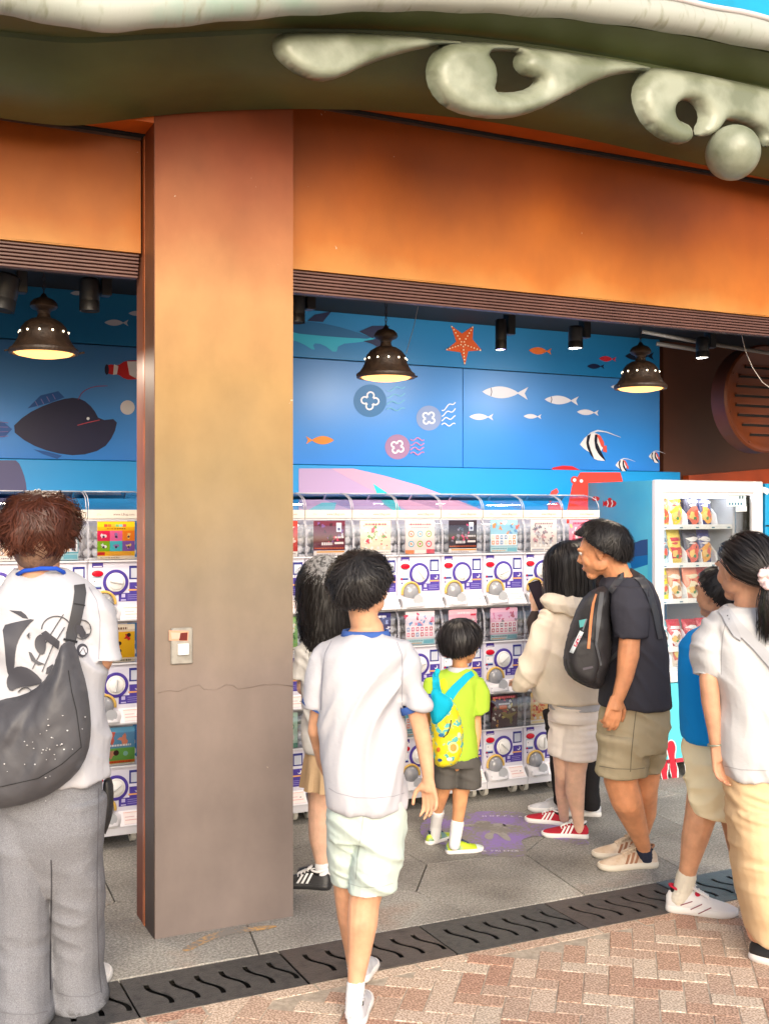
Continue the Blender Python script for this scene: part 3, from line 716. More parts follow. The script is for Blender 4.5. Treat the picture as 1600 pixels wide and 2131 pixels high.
# moorish idols
def idol(x, y, s_):
    T = lambda pl: [(x+a*s_, y+b*s_) for a,b in pl]
    art('painted_idol_fish', [(T([(0,0),(.25,-.35),(.55,-.62),(.8,-.66),(1.1,-.55),(1.3,-.2),(1.35,.1),(1.2,.35),(.9,.52),(.55,.45),(.25,.25)]),(238,236,240)),(T([(.9,-.6),(1.15,-.5),(1.35,-.15),(1.38,.25),(1.2,.1),(1.05,-.3)]),(232,90,75)),(T([(1.3,.1),(1.5,.05),(1.52,.45),(1.3,.4)]),(232,90,75)),(T([(.42,-.5),(.62,-.6),(.5,-.1),(.62,.35),(.85,.85),(.62,.6),(.42,.2),(.36,-.1)]),(25,25,45)),(T([(.85,-.55),(.98,-.55),(.98,-.1),(1.2,.4),(1.45,.9),(1.1,.65),(.88,.2),(.82,-.2)]),(25,25,45)),(T([(.62,.3),(.85,.25),(1.1,.6),(1.4,.92),(1.0,.88),(.8,.8)]),(238,236,240)),(T(ribbon([(.6,-.62),(1.0,-.78),(1.5,-.7),(2.3,-.4)],[.12,.09,.06,.02])),(225,228,240))], sm=0)
idol(1206,925,37); idol(1280,968,18); idol(1349,950,15)
# ------------------------------------------------------------------ right side: brown wall, round louvre, orange ledge
bw = MB(); A = onw(1378,0,WW+.03); B = at(1700,0,6.9)
bx = [(A[0],WW+.04,0),(7.0,WW+.04,0)]
bw.box((A[0]+.02,WW+.045,0),(7.0,WW+.09,2.86)); tag(bw.build('brown_back_wall', mat('brown_wall', (.105,.032,.014), .45, noise=.35, nscale=1.6), None), 'dark brown wall behind the round louvre at the right edge', 'wall')
oz = onw(1430,985,1.93)[2]
og = thing('orange_ledge', 'glossy orange ledge running below the round louvre behind the vending machine', 'ledge', (4.6,1.7,1.8))
mb = MB(); xa = onw(1432,985,1.93)[0]
mb.add([(xa,1.93,0),(7,1.93,0),(7,1.99,0),(xa,1.99,0),(xa,1.93,1.91),(7,1.93,2.12),(7,1.99,2.12),(xa,1.99,1.91)], [(0,1,5,4),(1,2,6,5),(2,3,7,6),(3,0,4,7),(4,5,6,7)])
mb.build('ledge_body', mat('orange_gloss', lin(205,80,25)[:3], .35, noise=.5, nscale=2), og)
vc = at(1592,830,7.25); RV_ = .352
vt = thing('round_louvre', 'large round rust-brown louvre with dark horizontal slots at the right edge', 'louvre', vc)
LV = mat('louvre_rust', lin(118,56,22)[:3], .4, noise=.35, nscale=4)
mb = MB(); ax = (0,-1,0); mb.lathe([(RV_+.0,-.12),(RV_,0),(RV_-.012,.012),(RV_-.05,.006),(RV_-.06,.0),(0.0,.0)], vc, ax, 48); mb.build('drum', LV, vt, smooth='auto')
for k in range(8):
    z = vc[2]+.2-.062*k*1.0; hw = math.sqrt(max(.01,(RV_-.07)**2-(z-vc[2])**2))-.02
    MB().box((vc[0]-hw,vc[1]-.006,z-.011),(vc[0]+hw,vc[1]-.001,z+.002)).build('slot', DARKV, vt)
    MB().box((vc[0]-hw,vc[1]-.016,z+.003),(vc[0]+hw,vc[1]-.001,z+.010)).build('louvre_blade', LV, vt)
for k in range(8):
    a = k*math.pi/4+.3; MB().ball((vc[0]+(RV_-.03)*math.cos(a),vc[1]-.012,vc[2]+(RV_-.03)*math.sin(a)),.007,8,5).build('bolt', LV, vt, smooth=True)

# ------------------------------------------------------------------ CANOPY
xs = np.arange(-240, 1861, 30)
def cur(pts): 
    x, y = zip(*pts); yy = np.interp(xs, x, y); k = np.array([1,2,3,2,1])/9; 
    return np.convolve(np.pad(yy, 2, 'edge'), k, 'valid')
cb = cur([(-240,205),(0,246),(90,258),(150,265),(230,254),(320,241),(450,231),(560,227),(700,227),(820,232),(1000,250),(1200,285),(1400,330),(1600,373),(1860,430)])
cc = cur([(-240,60),(0,75),(150,92),(320,82),(580,69),(760,71),(920,80),(1100,99),(1340,139),(1600,190),(1860,250)])
ck = cur([(-240,0),(0,22),(100,42),(200,64),(300,56),(450,42),(600,30),(800,20),(1000,26),(1200,42),(1400,70),(1600,110),(1860,170)])
can = thing('canopy', 'curved olive bronze canopy with a pale cream rolled rim and hanging scrollwork', 'canopy', (1,-.3,3.5))
OL = mat('olive_bronze', lin(92,104,60)[:3], .42, c2=lin(66,70,34)[:3], nscale=1.6, contrast=(.3,.7), bump=.15, bscale=14, stretch=(1,1,2.2), detail=5)
mb = MB(); rings = []
for i, x in enumerate(xs):
    a = onw(x,cb[i],-.012); b = onw(x,cc[i],-.44); b2 = b+np.array([0,-.0,.016]); c_ = onw(x,ck[i],-.60); col_ = []
    for t in np.linspace(0,1,7): 
        p = a+(b-a)*t; p[2] -= .035*math.sin(math.pi*t); col_.append(p)
    col_.append(b2+np.array([0,-.004,0]))
    for t in np.linspace(.15,1,5): p = b2+(c_-b2)*t; col_.append(p)
    col_.append(c_+np.array([0,.05,.25])); col_.append(a+np.array([0,0,.5]))
    rings.append(col_)
mb.loft(rings, False); mb.build('soffit', OL, can, smooth='auto')
mm, nt_, b_ = newmat('cream_rim'); L_ = nt_.links.new
tc = N(nt_,'ShaderNodeTexCoord'); mp = N(nt_,'ShaderNodeMapping'); mp.inputs['Scale'].default_value = (9,2,3); mp.inputs['Rotation'].default_value = (0,.5,0); L_(tc.outputs['Object'], mp.inputs[0])
n1 = N(nt_,'ShaderNodeTexNoise'); n1.inputs['Scale'].default_value = 3.5; n1.inputs['Detail'].default_value = 8; L_(mp.outputs[0], n1.inputs[0])
r1 = N(nt_,'ShaderNodeValToRGB'); r1.color_ramp.elements[0].position = .30; r1.color_ramp.elements[0].color = (.22,.23,.15,1); r1.color_ramp.elements[1].position = .44; r1.color_ramp.elements[1].color = (.38,.40,.35,1); L_(n1.outputs[0], r1.inputs[0])
n2 = N(nt_,'ShaderNodeTexNoise'); n2.inputs['Scale'].default_value = 1.4; n2.inputs['Detail'].default_value = 5; L_(tc.outputs['Object'], n2.inputs[0])
r2 = N(nt_,'ShaderNodeValToRGB'); r2.color_ramp.elements[0].position = .38; r2.color_ramp.elements[0].color = (.27,.38,.31,1); r2.color_ramp.elements[1].position = .52; r2.color_ramp.elements[1].color = (.50,.515,.48,1); L_(n2.outputs[0], r2.inputs[0])
mx = N(nt_,'ShaderNodeMix'); mx.data_type = 'RGBA'; mx.blend_type = 'DARKEN'; mx.inputs[0].default_value = .75; L_(r2.outputs[0], mx.inputs[6]); L_(r1.outputs[0], mx.inputs[7]); L_(mx.outputs[2], b_.inputs[0]); b_.inputs['Roughness'].default_value = .5
bp = N(nt_,'ShaderNodeBump'); bp.inputs['Strength'].default_value = .25; bp.inputs['Distance'].default_value = .004; L_(n1.outputs[0], bp.inputs['Height']); L_(bp.outputs[0], b_.inputs['Normal'])
RIM = mm
cen = [onw(x,ck[i]-34,-.64) for i, x in enumerate(xs)]
rad = [.058+.003*math.sin(i*1.3) for i in range(len(xs))]
MB().tube(cen, rad, 20).build('rolled_rim', RIM, can, smooth=True)
MB().tube([p+np.array([0,-.03,rad[i]+.004]) for i,p in enumerate(cen)], .012, 8).build('rim_bead', mat('bead_pinkish',(.62,.55,.56),.5), can, smooth=True)
mb = MB(); rr_ = []
for i, p in enumerate(cen): rr_.append([p+np.array([0,.0,rad[i]]), p+np.array([0,.02,rad[i]+.4]), p+np.array([0,.06,rad[i]+.4]), p+np.array([0,.06,rad[i]])])
mb.loft(rr_); mb.build('blue_fascia', mat('blue_paint', lin(20,170,215)[:3], .4, noise=.15), can)
# seam in the soffit
S1 = [(206,114),(200,135),(190,165),(184,188),(176,215),(162,250)]
def soff(x, y):
    i = int(np.clip(round((x+240)/30),0,len(xs)-1)); t = (cb[i]-y)/(cb[i]-cc[i]); a = onw(x,cb[i],-.012); b = onw(x,cc[i],-.44); p = a+(b-a)*t; wv = p[1]; 
    return onw(x,y,wv-.03)
SC = mat('scroll_cream', lin(172,178,158)[:3], .38, c2=lin(124,131,108)[:3], nscale=5, contrast=(.38,.62), bump=.25, bscale=30, detail=8)
WS = -.46
pf = lambda x, y: (onw(x,y,WS), np.array([0,-.94,-.34]))
wrs = lambda p, W: .004*float(vn(np.array([[p[0]*.03,p[1]*.03,0]]))[0])
inflate('scroll_leaf', [(566,100),(569,80),(598,66),(700,66),(830,72),(930,82),(990,90),(990,96),(930,94),(895,98),(840,110),(765,134),(705,163),(662,172),(620,158),(588,136),(572,118)], pf, .075, 24, SC, can, step=9, wr=wrs)
inflate('scroll_crest', [(925,86),(905,104),(889,125),(884,155),(893,190),(920,222),(965,241),(1030,249),(1080,243),(1130,224),(1200,187),(1260,160),(1315,150),(1350,152),(1345,134),(1200,112),(1085,96),(985,85)], pf, .085, 30, SC, can, holes=[[(1006,110),(1040,106),(1076,110),(1066,124),(1068,143),(1085,159),(1112,166),(1096,186),(1060,193),(1020,190),(1029,160),(1023,130)]], step=8, wr=wrs)
inflate('scroll_curl', [(1345,140),(1325,160),(1311,190),(1316,225),(1335,262),(1370,290),(1405,303),(1428,296),(1434,276),(1426,256),(1402,248),(1394,228),(1404,211),(1428,209),(1447,226),(1452,250),(1441,268),(1446,285),(1470,284),(1492,266),(1503,248),(1540,258),(1573,272),(1582,303),(1597,309),(1600,280),(1590,250),(1612,236),(1640,250),(1660,200),(1500,162),(1410,144)], pf, .075, 26, SC, can, step=8, wr=wrs)
bc = onw(1524,318,WS-.05); dB = np.dot(bc-CAM, FV); MB().ball(bc, 56*dB/FOC, 36, 22).build('scroll_ball', SC, can, smooth=True)

# ------------------------------------------------------------------ LAMPS
LB = mat('lamp_bronze', (.045,.025,.015), .5, metal=.0, noise=.5, nscale=30, bump=.3, bscale=80)
GLOW = emis('lamp_glow', (1.0,.50,.14), 1.5); HOLE = emis('lamp_hole_glow', (1.0,.85,.6), 3.0)
LBX = []
def lamp(px, py, label, tilt=0):
    c0 = onw(px,py,.7); t = thing('pendant_lamp', label, 'pendant lamp', c0, 'bronze pendant lamps in the shop')
    R_ = .140; axv = np.array([math.sin(tilt),0,math.cos(tilt)])
    prof = [(R_,0),(R_+.006,.006),(R_+.004,.016),(R_*.93,.026),(R_*.84,.045),(R_*.76,.065),(R_*.74,.085),(R_*.68,.108),(R_*.55,.13),(R_*.38,.145),(R_*.22,.152),(R_*.18,.17),(R_*.22,.182),(R_*.36,.19),(R_*.42,.20),(R_*.40,.215),(R_*.30,.23),(R_*.12,.24),(R_*.06,.255),(.002,.258)]
    mb = MB(); mb.lathe(prof, c0, axv, 40, cap=False); mb.build('shade', LB, t, smooth='auto')
    MB().lathe([(R_*.93,.004),(R_*.8,-.008),(R_*.5,-.017),(0.001,-.020)], c0, axv, 32, cap=False).build('diffuser', GLOW, t)
    g = MB()
    for k in range(-5,6):
        y = k*R_*.17; h = math.sqrt(max(0,(R_*.95)**2-y*y)); g.tube([c0+np.array([-h,y,-.002]), c0+np.array([h,y,-.002])], .0007, 4); g.tube([c0+np.array([y,-h,-.002]), c0+np.array([y,h,-.002])], .0007, 4)
    gr = g.build('grille', mat('grille_brass',(.35,.2,.07),.5) if 'grille_brass' not in bpy.data.materials else bpy.data.materials['grille_brass'], t); 
    if tilt: gr.location += Vector((0,0,0))
    MB().loft([[c0+axv*z+ (rr0)*np.array([math.cos(q),math.sin(q),0]) for q in np.linspace(0,2*math.pi,32,endpoint=False)] for z,rr0 in ((-.004,R_*.94),(-.004,R_+.004),(.006,R_+.007),(.006,R_*.94))], cap=False, close=True).build('rim_ring', LB, t, smooth='auto')
    for k in range(12):
        a = k*2*math.pi/12+.2; p = c0+axv*.088+np.array([math.cos(a),math.sin(a),0])*R_*.735; MB().ball(p,.0048,8,5).build('light_hole', HOLE, t, smooth=True)
    top = c0+axv*.255; z1 = 2.87; ch = MB(); z = top[2]; k = 0
    while z < z1:
        zc = z+.011; pts = [(top[0]+(.006*math.cos(q) if k%2 else 0), top[1]+(0 if k%2 else .006*math.cos(q)), zc+.011*math.sin(q)) for q in np.linspace(0,2*math.pi,9)]
        ch.tube(pts,.0018,5); z += .018; k += 1
    ch.build('chain', LB, t, smooth=True)
    MB().tube([c0+np.array([R_+.004,0,.006]), c0+np.array([R_+.03,-.01,.012])], .005, 6).build('clip', LB, t)
    MB().tube([c0+np.array([-R_-.004,0,.006]), c0+np.array([-R_-.022,-.01,.0])], .004, 6).build('clip', LB, t)
def lamplight(c, r, e, colr, spot=False, aim=None, name='lamp_light'):
    l = bpy.data.lights.new(name, 'SPOT' if spot else 'AREA'); l.energy = e; l.color = colr
    if spot: l.spot_size = math.radians(110); l.spot_blend = .8; l.shadow_soft_size = r
    else: l.shape = 'DISK'; l.size = r*2
    o = bpy.data.objects.new(name, l); col.objects.link(o); o.location = [float(x) for x in c]
    d = Vector(aim if aim is not None else (0,0,-1)); o.rotation_euler = (-d).to_track_quat('Z','Y').to_euler(); return o
for q_ in ((92,735),(803,785),(1332,808)):
    lamplight(onw(*q_,.7)+np.array([0,0,-.03]), .12, 8, (1,.84,.66))
for q_,wv_ in (((1197,725),.75),((1461,745),.75),((1042,728),.75)):
    lamplight(onw(*q_,wv_)+np.array([0,0,-.01]), .035, 25, (1,.96,.9), True, (-.1,1,-.22), 'spot_light')
lamp(92,735,'bronze pendant lamp in the left bay above the auburn-haired man')
lamp(803,785,'bronze pendant lamp in front of the jellyfish, right of the pillar')
lamp(1332,808,'bronze pendant lamp nearest the brown wall, slightly tilted', .0)
def spot(px, py, wv, r, L, label, lit=None, cfg=0, lean=0):
    c0 = onw(px,py,wv); t = thing('spotlight', label, 'spotlight', c0, 'black ceiling spotlights'); ax = np.array([lean,0,1.0]); ax /= np.linalg.norm(ax)
    MB().lathe([(r*.86,.012),(r,0),(r,L*.3),(r*.97,L*.32),(r*.97,L*.36),(r,L*.38),(r,L),(r*.8,L+.01)], c0, ax, 24).build('can', BLACKM, t, smooth='auto')
    MB().lathe([(r*.84,.003),(.001,.003)], c0, ax, 20, cap=False).build('lens', lit or DARKV, t)
    b = c0+np.array([r+.028,.01,L*.55]); MB().box((b[0]-.022,b[1]-.03,b[2]),(b[0]+.022,b[1]+.03,2.86),bev=.004).build('bracket', BLACKM, t)
    MB().tube([c0+np.array([r*.9,0,L*.75]), b+np.array([-.01,0,.02])], .009, 8).build('arm', BLACKM, t)
EW = emis('spot_warm',(1,.9,.78),4.0); EP = emis('spot_violet',(.55,.45,1),3.0)
spot(187,648,.55,.042,.13,'black ceiling spotlight beside the left bronze lamp'); spot(2,645,.55,.055,.14,'black ceiling spotlight cut off by the left edge',lean=.2)
spot(617,672,.55,.040,.12,'black ceiling spotlight half hidden behind the pillar'); spot(1042,728,.75,.030,.15,'slim black spotlight with violet lens beside the starfish',EP)
spot(1197,725,.75,.040,.11,'black spotlight with a lit warm lens above the orange fish',EW); spot(1461,745,.75,.038,.11,'black spotlight with a lit warm lens before the brown wall',EW)
tr = thing('lighting_track', 'dark ceiling track holding the spotlights along the bays', 'lighting track', (2,.6,2.83))
MB().box((-3,.56,2.815),(6.8,.60,2.858)).build('rail', BLACKM, tr); MB().box((-3,.76,2.815),(6.8,.80,2.858)).build('rail', BLACKM, tr)
MB().tube([at(1335,690,6.9), at(1455,712,6.9), at(1600,735,6.9)], .012, 8).build('conduit', mat('conduit_grey',(.16,.14,.12),.5), tr); MB().tube([at(1365,715,7.2), at(1450,728,7.2)], .014, 8).build('conduit', bpy.data.materials['conduit_grey'], tr)
wr = thing('hanging_wire', 'thin pale wire drooping in front of the round louvre', 'wire', at(1545,700,6.0)); MB().tube([at(x,y,6.2) for x,y in ((1541,690),(1550,730),(1565,765),(1585,795),(1612,815))], .0022, 5).build('strand', mat('wire_pale',(.5,.45,.4),.5), wr)
cdt = thing('slanting_wire', 'thin cord slanting from the shutter towards the middle lamp', 'cord', at(870,636,5.6)); MB().tube([at(x,y,5.9) for x,y in ((871,633),(862,675),(845,735))], .0016, 5).build('strand', bpy.data.materials['wire_pale'], cdt)
# ------------------------------------------------------------------ CAPSULE MACHINES
PW = .2745; TP = .508; ZB = .105; YF = 1.28
PUR = lin(78,62,160); NAV = lin(48,52,140); RED = lin(205,15,45); WHT = lin(245,243,250,.85); LIL = lin(222,218,240,.85); ORG = lin(240,175,110); GLD = lin(215,160,60); CYA = lin(90,170,215)
def rect(mb, x0, z0, x1, z1, y, c): mb.poly([(x0,y,z0),(x1,y,z0),(x1,y,z1),(x0,y,z1)], c)
def disc(mb, x, z, r, y, c, n=20, rz=None): mb.poly([(x+r*math.cos(q), y, z+(rz or r)*math.sin(q)) for q in np.linspace(0,2*math.pi,n,endpoint=False)], c)
GREYC = mat('capsule_grey', (.72,.73,.78), .25, spec=.6); CLEARG = mat('dome_grey', (.26,.27,.30), .15, spec=.7)
GOLD = mat('gold_ring', (.62,.40,.10), .35); REDP = mat('red_slot', RED[:3], .25); PRING = mat('purple_ring', PUR[:3], .35)
BODYM = mat('machine_body', (.68,.67,.78), .35); INN = mat('machine_inside', (.74,.75,.80), .6, noise=.3, nscale=25)
KN = mat('knob_white', (.78,.78,.78), .3); SHADE = mat('seam_grey', (.33,.33,.40), .5)
def proto_machine():
    """built at the origin: x 0..PW, z 0..TP, front at y 0 (street side is -y)"""
    P = {}
    def part(name, mb, m, smooth=False): 
        o = mb.build(name, m, None, smooth=smooth); P[o] = name; return o
    mb = MB(); g = .002
    mb.box((g,0,.045),(PW-g,.40,.288)); mb.box((g,.03,-.005),(PW-g,.40,.045)); mb.box((g,.34,.288),(PW-g,.40,TP-.004)); 
    part('body', mb, BODYM)
    mb = MB(); mb.box((g+.003,.10,.288),(PW-g-.003,.335,.30)); mb.box((g+.004,.20,.30),(PW-g-.004,.21,TP-.05)); part('capsule_bin', mb, INN)
    mb = MB(); rr2 = random.Random(3)
    for k in range(16):
        r = .024; mb.ball((.03+.043*(k%6)+rr2.uniform(-.006,.006), .15+rr2.uniform(-.02,.02), .325+.046*(k//6)), r, 8, 6)
    part('capsules', mb, GREYC, True)
    # clear front hood: rounded in section
    mb = MB(); prof = [(.0,.286),(-.016,.30),(-.020,.34),(-.019,.40),(-.012,.45),(.004,.478),(.02,.490)]
    V = []; F = []
    for x in (g+.001, PW-g-.001):
        for y, z in prof: V.append((x,y,z))
    n = len(prof)
    for i in range(n-1): F.append((i,n+i,n+i+1,i+1))
    F.append(tuple(range(n))); F.append(tuple(n+i for i in range(n-1,-1,-1))); mb.add(V,F); part('clear_hood', mb, ACRYL, 'auto')
    mb = MB(); mb.box((g,-.021,.284),(PW-g,.02,.291)); part('hood_sill', mb, WHITEP); mb = MB(); mb.box((g,.004,.486),(PW-g,.05,.502)); part('hood_top', mb, WHITEP)
    ecg = mat('edge_clear_grey',(.42,.43,.50),.2,spec=.8)
    for x in (g+.0015, PW-g-.0015): mb = MB(); mb.tube([(x,y-.001,z) for y,z in prof], .0022, 6); part('hood_edge', mb, ecg)
    # printed front: stickers
    mb = MB(); y = -.0012
    for a in ((.004,.05,.006,.284),(PW-.006,.05,PW-.004,.284)): mb2 = MB(); rect(mb2, a[0],a[1],a[2],a[3], y, lin(170,170,200)); part('panel_seam', mb2, PRINT)
    rect(mb,.022,.256,.076,.279,y,PUR); rect(mb,.022,.243,.076,.256,y,WHT); rect(mb,.028,.259,.070,.2635,y-.0005,WHT); rect(mb,.028,.246,.030,.249,y-.0005,PUR)
    part('price_sticker', mb, PRINT)
    mb = MB(); rect(mb,.018,.158,.068,.209,y,lin(170,200,225)); rect(mb,.021,.166,.066,.203,y-.0005,WHT); rect(mb,.018,.150,.068,.160,y-.0006,NAV); disc(mb,.034,.188,.003,y-.001,lin(60,50,70),8); disc(mb,.026,.157,.006,y-.0012,RED,8); disc(mb,.030,.140,.010,y-.001,lin(210,200,230),10); disc(mb,.028,.132,.005,y-.0015,NAV,8)
    part('coin_sticker', mb, PRINT)
    mb = MB(); rect(mb,.204,.195,.262,.262,y,NAV); rect(mb,.213,.202,.255,.250,y-.0005,lin(205,210,225)); part('blue_sticker', mb, PRINT)
    mb = MB(); rect(mb,.205,.128,.266,.180,y,PUR); rect(mb,.152,.086,.266,.128,y,PUR); rect(mb,.200,.138,.262,.146,y-.0005,ORG); disc(mb,.243,.163,.011,y-.0005,WHT,14); disc(mb,.240,.166,.009,y-.001,PUR,14)
    rect(mb,.166,.106,.184,.124,y-.0005,lin(200,195,235)); rect(mb,.163,.090,.188,.096,y-.0005,lin(200,195,235))
    for k in range(3): rect(mb,.196,.096+.010*k,.258-.008*(k%2),.0985+.010*k,y-.0005,lin(165,155,220))
    part('info_sticker', mb, PRINT)
    # slot, dial
    mb = MB(); mb.lathe([(.028,0),(.028,.006),(.022,.012),(.012,.013)], (0,0,0), (0,0,1), 20); V = [(.049+x, -z, .226+y*.58) for x,y,z in mb.v]; mq = MB(); mq.add(V, mb.f); part('coin_slot', mq, REDP, 'auto')
    mb = MB(); mb.lathe([(.047,0.0),(.062,.0),(.063,.004),(.060,.007),(.048,.007),(.047,.003)], (.137,0,.182), (0,-1,0), 36, cap=False); part('dial_ring', mb, PRING, 'auto')
    mb = MB(); mb.lathe([(.0475,0.0),(.0475,.006),(.045,.010),(.040,.011),(.039,.008),(.037,.008),(.036,.016),(.032,.019),(.005,.020),(.001,.020)], (.137,0,.182), (0,-1,0), 36, cap=False)
    kn = part('dial_knob', mb, KN, 'auto')
    # chute
    mb = MB(); arc = [(.080+.054*math.cos(q), -.010, .082+.055*math.sin(q)) for q in np.linspace(-.15,math.pi+.25,22)]; mb.tube(arc, .0068, 8); part('chute_ring', mb, GOLD, True)
    mb = MB(); mb.ball((.080,-.006,.080),(.047,.035,.050),20,12); part('chute_dome', mb, CLEARG, True)
    mb = MB(); prof2 = [(0,-.002),(-.055,-.002),(-.062,.010),(-.052,.035),(-.025,.052),(0,.060)]
    V = []; F = []; xsx = [.018,.024,.036,.125,.145,.160]; n = len(prof2); sc_ = [.55,.85,1,1,.8,.5]
    for x, s2 in zip(xsx, sc_):
        for yv, z in prof2: V.append((x, yv*s2, z*(.9+.1*s2)))
    for k in range(len(xsx)-1):
        for i in range(n-1): F.append((k*n+i,k*n+i+1,(k+1)*n+i+1,(k+1)*n+i))
    F.append(tuple(range(n))); F.append(tuple((len(xsx)-1)*n+i for i in range(n-1,-1,-1))); mb.add(V,F); mb.box((g,-.05,-.006),(PW-g,0.03,-.001)); part('chute_ledge', mb, WHITEP, 'auto')
    mb = MB(); mb.add([(.022,-.052,.030),(.118,-.058,.026),(.100,-.06,.006),(.055,-.063,.003)],[(0,1,2,3)]); disc(mb,.104,.042,.030,-.056,lin(200,205,215),16,.03); part('chute_cup', mb, mat('cup_clear',(.40,.42,.46),.2,spec=.6))
    mb = MB(); V = [(g,-.050,.001),(PW-g,-.050,.001),(PW-g,-.003,.062),(g,-.003,.062)]; mb.add([(.150,-.048,.0),(PW-g,-.048,.0),(PW-g,0.0,.064),(.150,0.0,.064)],[(0,1,2,3)],WHT); 
    
    f = lambda s_,t: -.0486+.0478*t
    for (x0,t0,x1,t1,c) in ((.172,.12,.264,.86,lin(250,240,240)),(.172,.82,.264,.88,lin(238,150,110)),(.178,.35,.255,.40,lin(230,170,170)),(.178,.55,.225,.60,lin(220,180,190)),(.236,.5,.246,.56,lin(80,70,90)),(.172,.10,.264,.13,lin(225,200,210))):
        e = -.0008 if c[0] < .7 else -.0004
        mb.add([(x0,f(0,t0)+e,.064*t0),(x1,f(0,t0)+e,.064*t0),(x1,f(0,t1)+e,.064*t1),(x0,f(0,t1)+e,.064*t1)],[(0,1,2,3)],c)
    part('price_card', mb, PRINT)
    return P, kn
PM, KNOB = proto_machine()
gripmb = MB(); gripmb.box((-.033,-.030,-.0045),(.033,-.018,.0045), bev=.003); GRIP = gripmb.build('grip', mat('grip_shadow',(.60,.61,.62),.3), None)  # pale grey plastic of the dial's grip bar
FLICK = random.Random(5)
def poster(style, seed):
    r = random.Random(seed); mb = MB(); X0, X1, Z0, Z1 = .046, .230, .294, .482; y = -.0085
    def R(x0,z0,x1,z1,k,c): rect(mb, X0+(X1-X0)*x0, Z0+(Z1-Z0)*z0, X0+(X1-X0)*x1, Z0+(Z1-Z0)*z1, y-.0004*k, lin(*c))
    def Dc(x,z,rad,k,c,n=12): disc(mb, X0+(X1-X0)*x, Z0+(Z1-Z0)*z, rad, y-.0004*k, lin(*c), n)
    def blob(x,z,rad,k,c):
        pts = []; ph = r.random()*6
        for q in np.linspace(0,2*math.pi,14,endpoint=False): rd = rad*(.75+.35*math.sin(q*r.choice((2,3))+ph)); pts.append((X0+(X1-X0)*x+rd*math.cos(q), y-.0004*k, Z0+(Z1-Z0)*z+rd*math.sin(q)))
        mb.poly(pts, lin(*c))
    def words(x0,x1,z,h,c,k=3):
        x = x0
        while x < x1: w_ = r.uniform(.02,.07); R(x,z,min(x+w_,x1),z+h,k,c); x += w_+.015
    bgc, pal, lay = style
    R(0,0,1,1,0,bgc)
    if lay == 'grid':
        R(0,0,1,1,0.3,bgc); cols = pal; i = 0
        for b in range(2):
            for a in range(3):
                c = cols[i % len(cols)]; R(a/3,.22+.27*(1-b),(a+1)/3,.49+.27*(1-b),1,c); blob(a/3+.165,.355+.27*(1-b),.015,2,r.choice(((245,245,250),(250,220,120),(160,130,190)))); Dc(a/3+.165,.33+.27*(1-b),.006,3,(60,50,90)); i += 1
        for i2,c in enumerate(((230,70,60),(240,110,50),(240,180,60),(120,190,120),(130,200,200),(200,90,90))): R(.18+.1*i2,.86,.27+.1*i2,.93,2,c)
        words(.25,.75,.80,.02,(120,80,30)); R(0,.12,.2,.2,1,(210,25,40)); R(.3,.1,.9,.19,1,(245,180,60)); R(0,0,1,.1,1,(245,235,215)); words(.08,.6,.04,.02,(150,130,110))
    elif lay == 'badges':
        for a in range(3):
            for b in range(2): Dc(.2+.3*a,.3+.3*b,.019,1,r.choice(pal),16); Dc(.2+.3*a,.3+.3*b,.012,2,(250,240,235),14); blob(.2+.3*a,.3+.3*b,.008,3,r.choice(pal))
        words(.12,.88,.86,.05,pal[0]); words(.2,.8,.78,.02,(200,150,160)); R(0,0,.3,.12,1,pal[1]); R(.33,.03,.7,.12,1,(252,248,240)); R(.72,0,1,.14,1,pal[0])
    elif lay == 'rows':
        for _ in range(14): blob(r.random(),r.uniform(.6,1)*.97,r.uniform(.006,.018),1+r.random(),r.choice(pal))
        R(.02,.22,.98,.56,2.2,(250,246,250))
        for a in range(6):
            for b in range(2): R(.05+.155*a,.25+.16*b,.15+.155*a,.37+.16*b,3,r.choice(pal)); R(.075+.155*a,.28+.16*b,.125+.155*a,.34+.16*b,4,(240,235,240))
        R(0,0,1,.18,2,(190,225,232)); words(.05,.6,.11,.03,(90,150,170)); R(.62,.04,.97,.15,3,(120,195,215)); words(.05,.55,.04,.03,(230,170,120))
    elif lay == 'panda':
        for cx_ in (.28,.68):
            Dc(cx_,.5,.024,2,(250,248,250),18)
            for dx in (-.12,.12): Dc(cx_+dx,.63,.007,1.5,(30,28,32)); Dc(cx_+dx*.5,.51,.0045,3,(30,28,32))
            Dc(cx_-.1,.38,.006,3,(30,28,32)); Dc(cx_+.1,.38,.006,3,(30,28,32))
        words(.3,.75,.86,.06,(240,225,235)); R(.78,.8,.97,.86,1,(225,60,90)); blob(.85,.25,.02,2,(230,70,120)); blob(.15,.2,.02,2,(230,120,150)); Dc(.87,.68,.009,2,(240,240,240))
    elif lay == 'dark':
        for _ in range(22): blob(r.uniform(.08,.92),r.uniform(.30,.93),r.uniform(.004,.014),1+r.random(),r.choice(pal))
        R(.72,.68,.88,.94,2.5,(215,225,240)); R(.76,.72,.84,.8,3,(60,60,110)); words(.25,.6,.3,.08,(240,235,240)); words(.68,.95,.5,.05,(240,235,240)); words(.03,.97,.2,.03,(225,110,60)); R(0,.0,1,.15,2,(240,235,235)); R(.1,.09,.97,.13,3,(238,170,70)); words(.1,.7,.03,.03,(180,170,180)); R(.66,.33,.95,.39,3,(250,240,240))
    elif lay == 'dino':
        for _ in range(22): blob(r.uniform(.04,.96),r.uniform(.05,.95),r.uniform(.006,.016),1+r.random(),r.choice(pal))
        Dc(.5,.62,.022,2.6,(150,70,30)); R(.33,.57,.6,.68,3,(230,95,35)); R(.3,.7,.72,.75,3,(235,230,235)); Dc(.7,.62,.01,3,(220,225,235))
